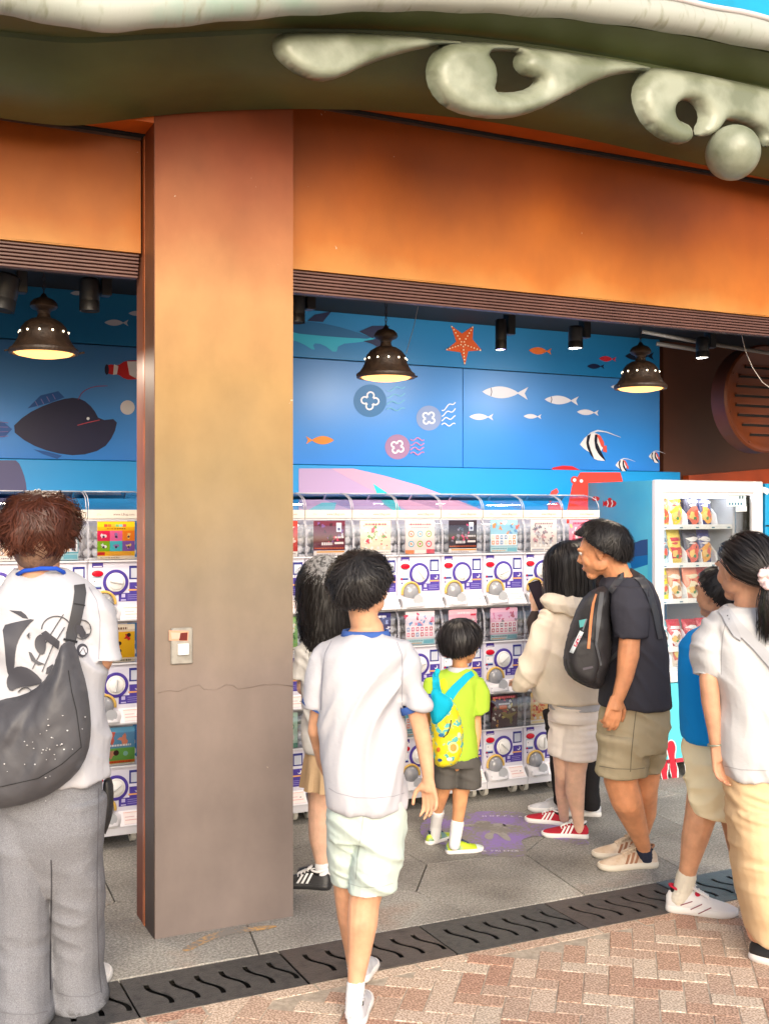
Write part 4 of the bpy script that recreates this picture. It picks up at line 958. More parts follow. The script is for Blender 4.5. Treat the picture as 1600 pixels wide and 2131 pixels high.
        P_ = [(.38,.46),(.55,.49),(.62,.40),(.95,.46),(.98,.42),(.8,.32),(.82,.18),(.72,.10),(.7,.25),(.6,.28),(.5,.34)]; mb.poly([(X0+(X1-X0)*a, y-.0016, Z0+(Z1-Z0)*b) for a,b in P_], lin(140,130,60)); words(.1,.9,.9,.06,(245,120,130))
    elif lay == 'hands':
        R(0,0,1,.45,1,(120,190,90)); blob(.35,.72,.035,2,(225,110,90)); blob(.7,.68,.03,2,(235,150,120)); Dc(.3,.75,.012,3,(35,25,30)); blob(.4,.32,.03,2,(225,160,130)); Dc(.5,.33,.014,3,(70,40,40)); Dc(.75,.3,.012,3,(150,205,200)); R(0,.06,1,.13,3,(225,120,40)); words(.05,.9,.075,.03,(200,40,30),4); R(0,0,1,.05,3,(240,235,230)); words(.3,.9,.5,.05,(250,250,250),4)
    elif lay == 'caps':
        R(0,.8,1,1,1,(238,225,205)); words(.2,.8,.86,.06,(120,90,70)); 
        for a,b in ((.22,.62),(.55,.45),(.55,.25),(.8,.66)): blob(a,b,.018,2,(210,30,45)); Dc(a+.04,b+.05,.010,3,(35,30,35))
        R(0,.0,1,.12,1,(235,225,205)); words(.1,.9,.03,.05,(110,110,90))
    else:
        for _ in range(36): blob(r.uniform(.06,.94),r.uniform(.25,.85),r.uniform(.005,.018),1+r.random(),r.choice(pal))
        words(.15,.85,.86,.06,pal[0]); R(0,0,1,.14,2,(250,245,240)); R(.05,.04,.5,.1,3,pal[-1]); words(.55,.95,.06,.03,(150,140,150)); 
        for a in range(4): Dc(.18+.2*a,.2,.009,3,(245,240,240),10)
    return mb
ST = {
 'redyellow': ('red and yellow',((205,60,50),[(240,180,60),(250,230,220),(190,30,40)],'mix')),
 'maroon': ('maroon and grey',((105,35,60),[(230,60,110),(200,200,210),(120,80,150),(60,20,40)],'dark')),
 'cream': ('cream, green and pink',((248,228,205),[(225,90,110),(110,170,90),(245,150,160),(250,245,235)],'mix')),
 'badges': ('pale pink round-badge',((252,225,222),[(225,90,110),(240,150,100),(110,190,215),(150,190,90)],'badges')),
 'black': ('black and magenta',((48,36,52),[(220,60,120),(90,110,130),(150,140,160)],'dark')),
 'bluegrid': ('light blue and orange grid',((150,205,225),[(240,150,80),(230,110,90),(90,150,200),(245,230,200)],'rows')),
 'sketch': ('grey-white sketch',((222,216,212),[(150,130,140),(110,100,110),(200,150,160),(180,180,190)],'mix')),
 'pinky': ('rose pink',((245,150,175),[(225,60,100),(250,220,120),(250,240,245)],'mix')),
 'navy': ('navy with white figure',((45,45,110),[(235,235,245),(150,160,210),(235,235,245)],'mix')),
 'jelly': ('white, blue and pink doodle',((235,225,235),[(215,80,130),(110,160,215),(200,60,90),(240,140,170)],'rows')),
 'panda': ('pink two-panda',((246,190,205),[],'panda')),
 'pinkrow': ('pink and white rows',((240,190,215),[(205,70,110),(225,130,170),(130,110,130),(190,60,80)],'rows')),
 'dino': ('dark red dinosaur',((70,20,35),[(215,200,110),(225,225,215),(200,60,60),(210,150,60),(110,110,60)],'dino')),
 'yellowor': ('cream and orange lettered',((245,205,130),[(235,120,60),(215,60,70),(250,235,180)],'mix')),
 'grid': ('yellow six-square',((250,195,20),[(235,20,90),(245,110,170),(250,140,20),(130,190,20),(60,200,215),(130,90,180)],'grid')),
 'caps': ('yellow and red cap',((245,195,30),[],'caps')),
 'hands': ('blue and green hand',((100,165,205),[],'hands')),
 'teal': ('teal and salmon',((90,180,200),[(235,130,110),(245,235,230),(60,110,160),(250,190,120)],'rows')),
 'mint': ('mint and white',((190,225,210),[(90,160,140),(245,245,245),(230,150,120)],'badges')),
 'lilac': ('lilac',((205,190,225),[(130,100,180),(245,240,250),(230,150,190)],'badges')),
 'tan': ('tan and brown',((215,180,150),[(130,80,60),(240,225,205),(190,110,80)],'mix')),
 'skyred': ('sky blue and red',((170,210,235),[(210,50,60),(245,245,245),(60,110,180)],'mix')),
 'white': ('white and teal list',((238,240,238),[(60,150,150),(70,70,80),(235,140,80)],'rows')),
 'green': ('green and white',((150,200,120),[(240,240,230),(70,130,70),(240,200,90)],'mix')),
}
order_top = ['redyellow','maroon','cream','badges','black','bluegrid','sketch','pinky']
order_mid = ['green','tan','navy','jelly','panda','pinkrow','lilac','white']
order_bot = ['mint','white','green','teal','mint','dino','yellowor','lilac']
left = [['teal','tan','teal','grid'],['lilac','green','redyellow','caps'],['white','mint','sketch','hands']]
tiern = ['top','middle','bottom']
machines = []
def place_machine(x0, tier, skey, label, seed, yf=YF, last=False):
    z0 = ZB + TP*(2-tier); loc = (x0, yf, z0)
    t = thing('capsule_machine', label, 'capsule machine', loc, 'stacked capsule vending machines')
    for o, nm in PM.items():
        c_ = o.copy(); col.objects.link(c_); c_.parent = t; c_.name = nm
        if o is KNOB: kk = c_
    g = GRIP.copy(); col.objects.link(g); g.parent = kk; g.location = (.137,0,.182); g.rotation_euler = (0, random.Random(seed).uniform(0,3.1), 0); g.name = 'grip'
    style = ST[skey][1]; p = poster(style, seed); loc0 = p.v; pm = p.build('poster', GLOSSP, None); pm.parent = t
    return t
def hoodtop(x0, label_parent, yf=YF):
    pass
ORD = ['first','second','third','fourth','fifth','sixth','seventh','eighth']
WEB = mat('web_text', (.12,.06,.05), .6)
def topstrip(t, x0, yf=YF):
    """white strip with web address and the tall rounded clear lid above a top-row machine"""
    mb = MB(); mb.box((.002,-.004,.496),(PW-.002,.006,.540), bev=.001); mb.box((.0015,.006,.49),(PW-.0015,.05,.497)); o = mb.build('header_strip', mat('strip_cream',(.56,.52,.47),.5) if 'strip_cream' not in bpy.data.materials else bpy.data.materials['strip_cream'], None); o.parent = t
    tx = textmesh('www.LBug.com', .0165, (.125,-.0046,.512), (1,0,0), (0,0,1), 'web_address', WEB, None); tx.parent = o
    tx = textmesh('2Tix', .012, (.045,-.0046,.513), (1,0,0), (0,0,1), 'small_logo', mat('logo_orange',(.7,.35,.2),.6) if 'logo_orange' not in bpy.data.materials else bpy.data.materials['logo_orange'], None); tx.parent = o
    mb = MB(); prof = [(0,.541),(.005,.572),(.03,.602),(.08,.622),(.15,.632),(.36,.632),(.40,.60)]; n = len(prof)
    V = [(x,y,z) for x in (.004,PW-.004) for y,z in prof]; F = [(i,n+i,n+i+1,i+1) for i in range(n-1)]; mb.add(V,F); mb.add([(x,y,z) for x in (.004,) for y,z in prof],[tuple(range(n))]); mb.add([(PW-.004,y,z) for y,z in prof],[tuple(range(n))])
    o = mb.build('clear_lid', ACRYL, None, smooth='auto'); o.parent = t
    mb = MB()
    for x in (.006,PW-.006): mb.tube([(x,y-.001,z) for y,z in prof],.0025,6)
    mb.tube([(.006,.15,.633),(PW-.006,.15,.633)],.0025,6)
    o = mb.build('lid_edge', bpy.data.materials['edge_clear_grey'], None, smooth=True); o.parent = t
def casters(t, x0):
    for x in (.035, PW-.045):
        for y in (.05,.33):
            o = MB().tube([(x-.012,y,-.067),(x+.012,y,-.067)], .036, 20).build('wheel', mat('caster_white',(.62,.60,.55),.4) if 'caster_white' not in bpy.data.materials else bpy.data.materials['caster_white'], None, smooth='auto'); o.parent = t
            h = MB().tube([(x-.0135,y,-.067),(x+.0135,y,-.067)], .012, 10).build('hub', BLACKM, None); h.parent = o
            f = MB().box((x-.016,y-.02,-.05),(x-.013,y+.01,-.012)).box((x+.013,y-.02,-.05),(x+.016,y+.01,-.012)).box((x-.018,y-.025,-.016),(x+.018,y+.03,-.008)).build('fork', STEEL, None); f.parent = o
    o = MB().box((.002,-.050,-.040),(PW-.002,.38,-.007)).build('base_skirt', WHITEP, None); o.parent = t
U0 = 1.129-PW
for c_ in range(8):
    for tier, ordl in enumerate((order_top, order_mid, order_bot)):
        k = ordl[c_]; x0 = U0+PW*c_
        lab = 'capsule machine with %s poster, %s row, %s column right of pillar' % (ST[k][0], tiern[tier], ORD[c_])
        t = place_machine(x0, tier, k, lab, 100+c_*3+tier); machines.append(t)
        if tier == 0: topstrip(t, x0)
        if tier == 2: casters(t, x0)
for c_ in range(4):
    x0 = -.011-PW*3+PW*c_+ (0)
    for tier in range(3):
        k = left[tier][c_]; t = place_machine(x0, tier, k, 'capsule machine with %s poster, %s row, %s column of left bay' % (ST[k][0], tiern[tier], ORD[c_]), 300+c_*3+tier)
        if tier == 0: topstrip(t, x0)
        if tier == 2: casters(t, x0)
for o in list(PM)+[GRIP]: bpy.data.objects.remove(o)

# ------------------------------------------------------------------ SNACK VENDING MACHINE
FX, FW, FD, FZ = 3.409, .875, .72, 1.845; FY = 1.20
vm = thing('snack_vending_machine', 'glass-fronted snack vending machine with sea-blue sides and red coral on its base', 'vending machine', (FX,FY,0))
SIL = mat('silver_frame', (.72,.70,.72), .3, metal=.15); SEA = mat('sea_blue_print', lin(100,200,232)[:3], .45, c2=lin(70,175,222)[:3], nscale=1.5, bump=.05)
MB().box((FX,FY+.03,.09),(FX+.012,FY+FD,FZ)).build('side_panel', SEA, vm); MB().box((FX+FW-.012,FY+.03,.09),(FX+FW,FY+FD,FZ)).build('side_panel', SEA, vm)
MB().box((FX+.012,FY+FD-.02,.09),(FX+FW-.012,FY+FD,FZ)).build('back_panel', mat('cabinet_inside',(.22,.26,.36),.5), vm)
MB().box((FX+.012,FY+.03,FZ-.03),(FX+FW-.012,FY+FD-.02,FZ-.002)).build('top_panel', SIL, vm)
MB().box((FX+.012,FY+.03,.09),(FX+FW-.012,FY+FD-.02,.62)).build('lower_cabinet', mat('cabinet_grey',(.5,.52,.55),.5), vm)
G0, G1, H0, H1 = FX+.055, FX+FW-.075, .66, FZ-.075
fr = MB()
fr.box((FX-.002,FY-.01,.59),(G0,FY+.03,FZ+.004),bev=.006); fr.box((G1,FY-.01,.59),(FX+FW,FY+.03,FZ+.004),bev=.006); fr.box((G0,FY-.01,H1),(G1,FY+.03,FZ+.004),bev=.006); fr.box((G0,FY-.01,.59),(G1,FY+.03,H0),bev=.006)
fr.build('door_frame', SIL, vm, smooth='auto')
fr = MB(); fr.box((G0,FY-.004,H0),(G0+.012,FY+.02,H1)); fr.box((G1-.012,FY-.004,H0),(G1,FY+.02,H1)); fr.box((G0+.012,FY-.004,H1-.012),(G1-.012,FY+.02,H1)); fr.build('window_trim', WHITEP, vm)
MB().box((G0,FY+.004,H0),(G1,FY+.008,H1)).build('window_glass', GLASS, vm)
MB().box((G0-.03,FY+.03,H0-.03),(G0,FY+FD-.03,H1)).build('inner_wall', mat('inner_white',(.6,.62,.66),.5), vm)
MB().box((G1-.13,FY+.05,H0),(G1-.11,FY+FD-.03,H1)).build('column_divider', bpy.data.materials['inner_white'], vm)
lp = MB(); lp.box((FX,FY-.006,.09),(FX+FW,FY+.029,.585),bev=.004); lp.build('lower_door', mat('turquoise_door', lin(95,215,235)[:3], .4), vm)
def vmart(name, polys, y):
    mb = MB()
    for i,(pl,c) in enumerate(polys):
        q = smoothpoly(pl,1); a = sum(q[k][0]*q[(k+1)%len(q)][1]-q[(k+1)%len(q)][0]*q[k][1] for k in range(len(q)))
        if a > 0: q = q[::-1]
        mb.poly([onw(x,yy,y-.001-.0008*i) for x,yy in q], lin(*c))
    mb.build(name, PRINT, vm)
def coral(x, y, s_, h):
    return [(x-9*s_,y+12),(x-13*s_,y),(x-10*s_,y-12),(x,y-17),(x+9*s_,y-12),(x+13*s_,y),(x+9*s_,y+15),(x+12*s_,y+28),(x+18*s_,y+42),(x+16*s_,y+60),(x+22*s_,h),(x+2*s_,h),(x+2*s_,y+58),(x-4*s_,y+42),(x-4*s_,y+28)]
for (x,y,s_) in ((1396,1557,.72),(1381,1595,.65),(1428,1568,.6),(1460,1575,.7),(1500,1560,.7),(1535,1580,.7)):
    base_ = onw(x,1618,FY-.006)
    hh = 1628-(x-1365)*.045
    pl = [p for p in coral(x,y,s_,hh)]; pl = [(a,min(b,hh)) for a,b in pl]
    big = [(x+(a-x)*1.25, y+(b-y)*1.12 if b < hh-1 else b) for a,b in pl]
    vmart('coral_print', [(big,(235,240,245)),(pl,(200,40,62))], FY-.006)
MB().box((FX,FY-.007,.092),(FX+FW,FY-.0065,.118)).build('base_stripe', mat('coral_red',lin(205,60,80)[:3],.4), vm)
for x in (FX+.06,FX+FW-.06):
    for y in (FY+.08,FY+FD-.08): MB().lathe([(.03,0),(.03,.015),(.012,.02),(.012,.09)],(x,y,0),(0,0,1),14).build('foot', BLACKM, vm, smooth='auto')
# clownfish print and whale on the side panel (plane x = FX)
def onx(px,py,X):
    v = ray(px,py); return CAM+v*((X-CAM[0])/v[0])
def sart(name, polys):
    mb = MB()
    for i,(pl,c) in enumerate(polys):
        q = pl; a = sum(q[k][0]*q[(k+1)%len(q)][1]-q[(k+1)%len(q)][0]*q[k][1] for k in range(len(q)))
        if a > 0: q = q[::-1]
        mb.poly([onx(x,y,FX-.001-.0008*i) for x,y in q], lin(*c))
    mb.build(name, PRINT, vm)
sart('clownfish_print', [(ell(1269,1048,13,8),(215,45,45)),([(1254,1041),(1259,1048),(1254,1056)],(215,45,45)),(ribbon([(1263,1041),(1265,1048),(1262,1055)],2.5),(245,240,240)),(ribbon([(1272,1041),(1274,1048),(1271,1055)],2.5),(245,240,240)),(ell(1268,1039,4,3),(215,45,45))])
sart('clownfish_print', [(ell(1239,1038,8,5),(215,70,70)),(ribbon([(1238,1034),(1240,1042)],2),(245,240,240))])
sart('whale_print', [([(1308,1145),(1318,1130),(1333,1124),(1347,1122),(1347,1163),(1308,1168)],(45,80,135)),([(1308,1160),(1347,1155),(1347,1200),(1320,1210)],(20,110,180)),([(1315,1185),(1347,1175),(1347,1260),(1325,1230)],(90,200,225))])
st_ = MB().box((G0+.02,FY+.035,H1-.03),(G1-.02,FY+.05,H1-.012)).build('light_strip', emis('strip_glow',(.95,.97,1.0),16), vm)
st_ = MB().box((G0+.004,FY+.035,H0+.02),(G0+.014,FY+.05,H1-.04)).build('light_strip', bpy.data.materials['strip_glow'], vm)
MB().box((G1-.109,FY+.035,H0),(G1-.014,FY+.045,H1-.034)).build('service_panel', mat('service_grey',(.36,.40,.48),.5), vm)
# shelves and products
SHZ = [1.425, 1.14, .845, .50+.235]
shelf_px = [(1093,),(1172,),(1246,),(1345,),(1405,)]
shz = [onw(1440,y,FY+.06)[2] for y in (1094,1173,1247,1346,1412)]
SHM = mat('shelf_white',(.72,.75,.78),.4)
cx_ = (G0+G1-.13)/2
for i, z in enumerate(shz):
    if z < H0+.01: z = H0+.01
    s_ = thing; 
    o = MB().box((G0+.002,FY+.055,z-.012),(G1-.135,FY+.50,z)).box((G0+.002,FY+.048,z-.022),(G1-.135,FY+.056,z+.008)).build('shelf', SHM, vm)
    lb = MB()
    for k in range(5): rect(lb, G0+.05+.13*k, z-.016, G0+.075+.13*k, z-.008, FY+.0475, lin(60,120,150))
    lb.build('shelf_number', PRINT, o)
    for k in range(6):
        x = G0+.008+.122*k; w_ = MB(); w_.loft([[(x+dx,FY+.06,z),(x+dx,FY+.30,z),(x+dx,FY+.30,z+.13),(x+dx,FY+.12,z+.11),(x+dx,FY+.075,z+.07)] for dx in (0,.006)]); w_.build('divider', SHM, o)
FOIL = colmat('foil_print', .25, .6, mul=.1)
BAGS = [ [('yellow and orange',(240,190,90),(235,90,60)),('peach striped',(235,190,160),(240,200,60)),('dark with salad picture',(40,45,85),(225,110,90)),('navy crisp',(35,50,120),(240,170,80))],
         [('pale blue',(190,215,230),(120,150,175)),('yellow and red lettered',(240,215,100),(205,40,60)),('black and silver',(50,50,75),(230,110,90)),('indigo crisp',(40,45,130),(240,170,60))],
         [('bright yellow',(235,225,40),(200,190,150)),('orange and white noodle',(235,170,130),(240,235,225)),('peach and red',(240,150,120),(240,230,200)),('red and cream',(215,60,50),(240,220,190))],
         [('teal and white',(120,190,210),(240,240,245)),('red and white',(205,40,70),(240,235,240)),('crimson',(190,30,60),(240,220,225)),('red berry',(215,50,80),(245,210,210))],
         [('white and pink',(235,220,225),(220,80,90)),('white and salmon',(240,230,225),(225,110,100)),('pink',(230,140,150),(245,240,240)),('pale lilac',(220,210,230),(190,120,150))] ]
RW = ['top','second','third','fourth','bottom']; rb = random.Random(9)
for i, z in enumerate(shz):
    z = max(z, H0+.01)
    for k in range(4):
        nm, c1, c2 = BAGS[i][k]; x = G0+.076+.122*k; w_, h_ = .120, (.215 if i < 2 else .20) ; h_ *= .85 if i > 2 else 1
        mb = MB(); rings = []; nz = 10; y0 = FY+.10+.02*(k%2)
        cols = []
        t = thing('snack_bag', '%s snack bag, %s shelf of the vending machine' % (nm, RW[i]), 'snack bag', (x,y0,z), 'snack bags in the vending machine')
        for j in range(nz+1):
            s2 = j/nz; th_ = .032*math.sin(math.pi*min(1,max(0,s2)))**.6+.002; hw = w_/2*(1-.06*math.sin(math.pi*s2)); lean = .03*s2
            rings.append([(x+hw*math.copysign(abs(math.cos(q))**.8,math.cos(q))+.002*math.sin(j*3+q*5), y0+lean-th_*math.sin(q)*(1+.15*math.sin(q*7+j*2+k)), z+.001+h_*s2) for q in np.linspace(0,2*math.pi,20,endpoint=False)])
        for j in range(nz):
            cc_ = lin(*c1) if (j < 1 or j > 4) else lin(*c1)
            mb.loft([rings[j],rings[j+1]], False, cc_)
        mb.build('pouch', FOIL, t, smooth=True)
        pr = MB()
        yy = lambda xx, zz: y0+.03*((zz-z)/h_)-.036*math.sin(math.pi*min(1,max(0.02,(zz-z)/h_)))**.6*math.sqrt(max(0,1-((xx-x)/(w_*.5))**2))-.004
        def blobp(cx2,cz2,rx,rz,c,kk,n=12,wob=.2):
            ph = rb.random()*6; pts = []
            for q in np.linspace(0,2*math.pi,n,endpoint=False):
                xx = cx2+rx*math.cos(q)*(1+wob*math.sin(3*q+ph)); zz = cz2+rz*math.sin(q)*(1+wob*math.sin(2*q+ph)); xx = min(max(xx,x-w_*.46),x+w_*.46); pts.append((xx, yy(xx,zz)-.0008*kk, zz))
            ctr = np.mean(pts,axis=0); ctr[1] = yy(ctr[0],ctr[2])-.0008*kk
            pr.add(pts+[tuple(ctr)], [(a_, (a_+1)%n, n) for a_ in range(n)], lin(*c))
        if i < 4:
            blobp(x,z+h_*.32,w_*.44,h_*.24,c2,1,16,.35); blobp(x-.012,z+h_*.30,w_*.2,h_*.12,(240,200,120),2); blobp(x+.016,z+h_*.36,w_*.13,h_*.10,(225,90,70) if c2[1]<200 else (170,140,110),2.5); blobp(x+.005,z+h_*.22,w_*.1,h_*.05,(70,140,90),3)
            blobp(x,z+h_*.72,w_*.38,h_*.07,(240,238,242) if sum(c1)<420 else c2,1,14,.25); blobp(x-.01,z+h_*.60,w_*.2,h_*.03,(240,238,242) if sum(c1)<420 else (200,60,60),1,12,.3)
        else: blobp(x,z+h_*.5,w_*.28,h_*.28,c2,1); blobp(x,z+h_*.5,w_*.15,h_*.15,(240,220,130),2)
        pr.build('front_print', FOIL, t, smooth=False)
pp = thing('price_list', 'pale printed notice taped inside the vending machine glass', 'notice', onw(1525,1035,FY+.002))
nb_ = MB()
def NP(x,y,k): return onw(x,y,FY+.0035-.0008*k)
nb_.poly([NP(1513,1022,0),NP(1550,1022,0),NP(1552,1054,0),NP(1513,1054,0)][::-1], lin(215,235,240)); nb_.poly([NP(1530,1055,0),NP(1553,1054,0),NP(1553,1064,0),NP(1530,1065,0)][::-1], lin(235,240,245))
for k in range(5): nb_.poly([NP(1516+6*k,1046,1),NP(1519+6*k,1046,1),NP(1519+6*k,1051,1),NP(1516+6*k,1051,1)][::-1], lin(30,110,150))
for k in range(2): nb_.poly([NP(1537+6*k,1032,1),NP(1540+6*k,1032,1),NP(1540+6*k,1038,1),NP(1537+6*k,1038,1)][::-1], lin(40,70,90))
nb_.build('sheet', PRINT, pp)
textmesh('5721', .018, onw(1533,1062,FY+.0025), (1,0,0), (0,0,1), 'figures', WEB, pp)
# second machine at the right edge
v2 = thing('blue_vending_machine', 'plain sea-blue vending machine cut off by the right edge', 'vending machine', (FX+FW+.03,FY,0))
X0 = FX+FW+.03; MB().box((X0,FY,.09),(X0+.95,FY+.72,FZ-.01),bev=.006).build('cabinet', mat('cyan_cabinet', lin(20,165,225)[:3], .4, noise=.1), v2)
MB().box((X0,FY-.003,1.555),(X0+.95,FY-.0005,1.565)).build('seam', DARKV, v2); MB().box((X0+.03,FY-.02,1.5),(X0+.2,FY-.001,1.57),bev=.004).build('card_reader', mat('reader_grey',(.2,.25,.28),.4), v2)
MB().box((X0+.02,FY-.003,1.42),(X0+.3,FY-.0005,1.49)).build('violet_label', mat('violet_label',lin(90,60,190)[:3],.4), v2); MB().box((X0+.02,FY-.003,1.05),(X0+.3,FY-.0005,1.36)).build('blue_label', mat('blue_label',lin(40,90,200)[:3],.4), v2)
MB().box((X0+.04,FY+.05,0),(X0+.9,FY+.6,.088)).build('plinth', BLACKM, v2)
mb = MB(); q = [NP(1585,1013,1),NP(1596,1016,1),NP(1600,1022,1),NP(1594,1030,1),NP(1585,1024,1)]; mb.poly([p-np.array([0,.006,0]) for p in q][::-1], lin(240,240,245)); mb.build('fish_print', PRINT, v2)
# ------------------------------------------------------------------ PEOPLE
SKIN = {}
def skinmat(i, c):
    m = mat('skin_%s' % i, c, .48, noise=.22, nscale=16, bump=.12, bscale=140, spec=.4, sub=.06); return m
def fabric(name, c, c2=None, rough=.85, weave=70, bump=.22, noise=.0, nscale=3, contrast=(.35,.65), stretch=(1,1,1)):
    return mat(name, c, rough, c2=c2, noise=noise, nscale=nscale, bump=bump, bscale=weave, spec=.15, sheen=.0, contrast=contrast, stretch=stretch, bdist=.006)
def folds(amp=.006, seed=0, dirv=(1,0,.55), freq=9, vert=.35, mask=None):
    """cloth creases: stretched noise, ridged"""
    dv = np.array(dirv, float); dv /= np.linalg.norm(dv)
    def f(co, no):
        # coordinates along and across the folds
        rx = co@RV; fx = co@FV; z = co[:,2]
        wx = vn(np.c_[rx*3,fx*3,z*3], seed+5)*.10; wz = vn(np.c_[rx*3.5,fx*3,z*3], seed+9)*.10
        a = (rx+wx)*dv[0]+(z+wz)*dv[2]; b = -(rx+wx)*dv[2]+(z+wz)*dv[0]
        n1 = vn(np.c_[a*freq*1.5, fx*freq*.6, b*freq*vert], seed); n1 = 1-np.abs(n1)*2.4
        n2 = vn(np.c_[a*freq*3.2, fx*freq*1.2, b*freq*vert*2.2], seed+1); n2 = 1-np.abs(n2)*2.4
        n3 = vn(np.c_[rx*5, fx*5, z*5], seed+2)
        d = amp*1.45*(.8*n1*np.clip(n3+.7,.1,1)+.42*n2*np.clip(.7-n3,.1,1)+.08*n3)
        if mask is not None: d = d*mask(co)
        return d
    return f
def P(px, py, D): return at(px, py, D)
class Person:
    def __init__(s, D0, label, base, group=None):
        s.D = D0; b = onz(*base); s.t = thing('person', label, 'person', b); s.body = MB(); s.sk = None
    def pt(s, px, py, d=0): return at(px, py, s.D+d)
    def r(s, rp, d=0): return rp*(s.D+d)/FOC
    def chain(s, mb, pts):
        capline(mb, [s.pt(p[0],p[1],p[2]) for p in pts], [s.r(p[3],p[2]) for p in pts])
    def rings(s, mb, rs, e=2.3, n=30):
        L = []
        for q in rs:
            px,py,rx,ry = q[:4]; d = q[4] if len(q) > 4 else 0; tl = q[5] if len(q) > 5 else 0
            L.append(ringpts(s.pt(px,py,d), s.r(rx,d), ry, n, e, tilt=tl))
        mb.loft(L)
    def limb(s, mb, rs, n=18, e=2.1):
        s.rings(mb, rs, e, n)
    def head(s, px, py, h, yaw, pitch=0, roll=0, d=0, neck=None, eyes=True, jaw=1.0):
        """px,py centre of head, h height in px; yaw 0 = looking away, + to the right"""
        H = h*(s.D+d)/FOC; a = math.radians(yaw); pt = math.radians(pitch)
        F = FV*math.cos(a)+RV*math.sin(a); Rr = RV*math.cos(a)-FV*math.sin(a)
        F2 = F*math.cos(pt)+UV*math.sin(pt); U2 = UV*math.cos(pt)-F*math.sin(pt)
        ro = math.radians(roll); R3 = Rr*math.cos(ro)+U2*math.sin(ro); U3 = U2*math.cos(ro)-Rr*math.sin(ro)
        M = np.c_[R3, F2, U3]; c0 = s.pt(px,py,d); s.hc, s.hM, s.hH = c0, M, H
        q = lambda r_,f_,u_: c0+M@np.array([r_,f_,u_])*H
        b = s.body
        b.ball(q(0,-.07,.13), np.array([.335,.395,.36])*H, 24, 16, M=M)
        b.ball(q(0,.12,.02), np.array([.29,.27,.33])*H, 20, 12, M=M)
        b.ball(q(0,.15,-.17), np.array([.235*jaw,.24,.25])*H, 18, 12, M=M)
        b.ball(q(0,.27,-.37), np.array([.12,.11,.10])*H, 14, 8, M=M)
        for sgn in (-1,1):
            b.ball(q(.19*sgn,.06,-.22), np.array([.09,.17,.13])*H, 12, 8, M=M)
            b.ball(q(.15*sgn,.27,-.10), np.array([.11,.09,.12])*H, 12, 8, M=M)
            b.ball(q(.12*sgn,.345,.11), np.array([.13,.06,.045])*H, 12, 8, M=M)
            # ear: shell and lobe
            b.ball(q(.325*sgn,-.02,-.02), np.array([.035,.085,.115])*H, 12, 8, M=M)
            b.ball(q(.345*sgn,-.045,.02), np.array([.03,.06,.08])*H, 12, 8, M=M)
            b.ball(q(.315*sgn,.0,-.12), np.array([.03,.04,.05])*H, 10, 6, M=M)
        b.tube([q(0,.36,.08),q(0,.44,-.09),q(0,.40,-.14)], [.03*H,.052*H,.04*H], 12)
        for sgn in (-1,1): b.ball(q(.045*sgn,.395,-.115), np.array([.04,.045,.032])*H, 10, 6, M=M)
        b.ball(q(0,.375,-.225), np.array([.10,.045,.028])*H, 12, 6, M=M); b.ball(q(0,.37,-.265), np.array([.085,.045,.028])*H, 12, 6, M=M)
        if neck: 
            nk = s.pt(*neck[:3]); b.tube([q(0,-.10,-.10), (q(0,-.10,-.30)+nk)/2, nk], [s.r(neck[3])*1.02, s.r(neck[3])*.96, s.r(neck[3])*1.1], 18); b.ball(nk, s.r(neck[3])*1.12, 14, 9)
        s.q = q
        s.eyes = [(q(.13*sg,.335,.045)) for sg in (-1,1)]
    def face(s, brow=None):
        H = s.hH
        for e, sg in zip(s.eyes, (-1,1)):
            o = MB().ball(e, .052*H, 14, 9).build('eye', EYEW, s.t, smooth=True)
            MB().ball(e+s.hM@np.array([.004*sg,.034,0])*H, .026*H, 10, 7).build('iris', EYED, o, smooth=True)
            p = [s.q(sg*(.06+.16*t), .405-.05*t*t-.03*t, .125+.03*math.sin(math.pi*t)) for t in np.linspace(0,1,6)]
            MB().tube(p, [.008*H,.014*H,.014*H,.013*H,.010*H,.005*H], 6).build('eyebrow', HAIRB, s.t, smooth=True)
        lp = MB(); lp.ball(s.q(0,.385,-.232), np.array([.085,.04,.02])*H, 12, 6, M=s.hM); lp.ball(s.q(0,.38,-.258), np.array([.07,.04,.022])*H, 12, 6, M=s.hM)
        lp.build('lips', LIPS, s.t, smooth=True)
    def hand(s, wrist, fdir, pn, thumb, L, curl=.5, spread=1.0, d=0, r0=None):
        """wrist world point; fdir finger direction, pn palm facing (world vectors), thumb +1/-1 side"""
        f = np.array(fdir,float); f /= np.linalg.norm(f); p = np.array(pn,float); p -= f*np.dot(p,f); p /= np.linalg.norm(p); t = np.cross(f,p)*thumb
        b = s.body; w = np.array(wrist)
        K = []
        for k,(o,l,pl,cf) in enumerate(((.19,.42,.50,.9),(.065,.47,.53,1.0),(-.06,.43,.51,1.1),(-.18,.34,.47,1.25))):
            kn = w+f*pl*L+t*o*L*.92*(1 if spread<1.2 else 1.08); K.append(kn)
            b.tube([w+t*o*.55*L, kn], [.075*L,.062*L], 10); b.ball(kn, .066*L, 10, 7)
            a = curl*.35*cf; dirv = f*math.cos(a)+p*math.sin(a)+t*(o*.35*spread); dirv /= np.linalg.norm(dirv); c0 = kn; seg = [.44,.31,.25]; rad = [.055,.050,.045,.038]
            for j in range(3):
                c1 = c0+dirv*l*L*seg[j]; b.tube([c0,c1],[rad[j]*L,rad[j+1]*L],10); b.ball(c1, rad[j+1]*L, 10, 7); c0 = c1; a += curl*.75*cf
                dirv = f*math.cos(a)+p*math.sin(a)+t*(o*.3*spread); dirv /= np.linalg.norm(dirv)
        b.tube([w-f*.02*L, w+f*.30*L],[.13*L,.15*L],12)
        b.ball(w+t*.14*L+f*.17*L+p*.05*L, np.array([.11,.11,.11])*L, 10, 7)
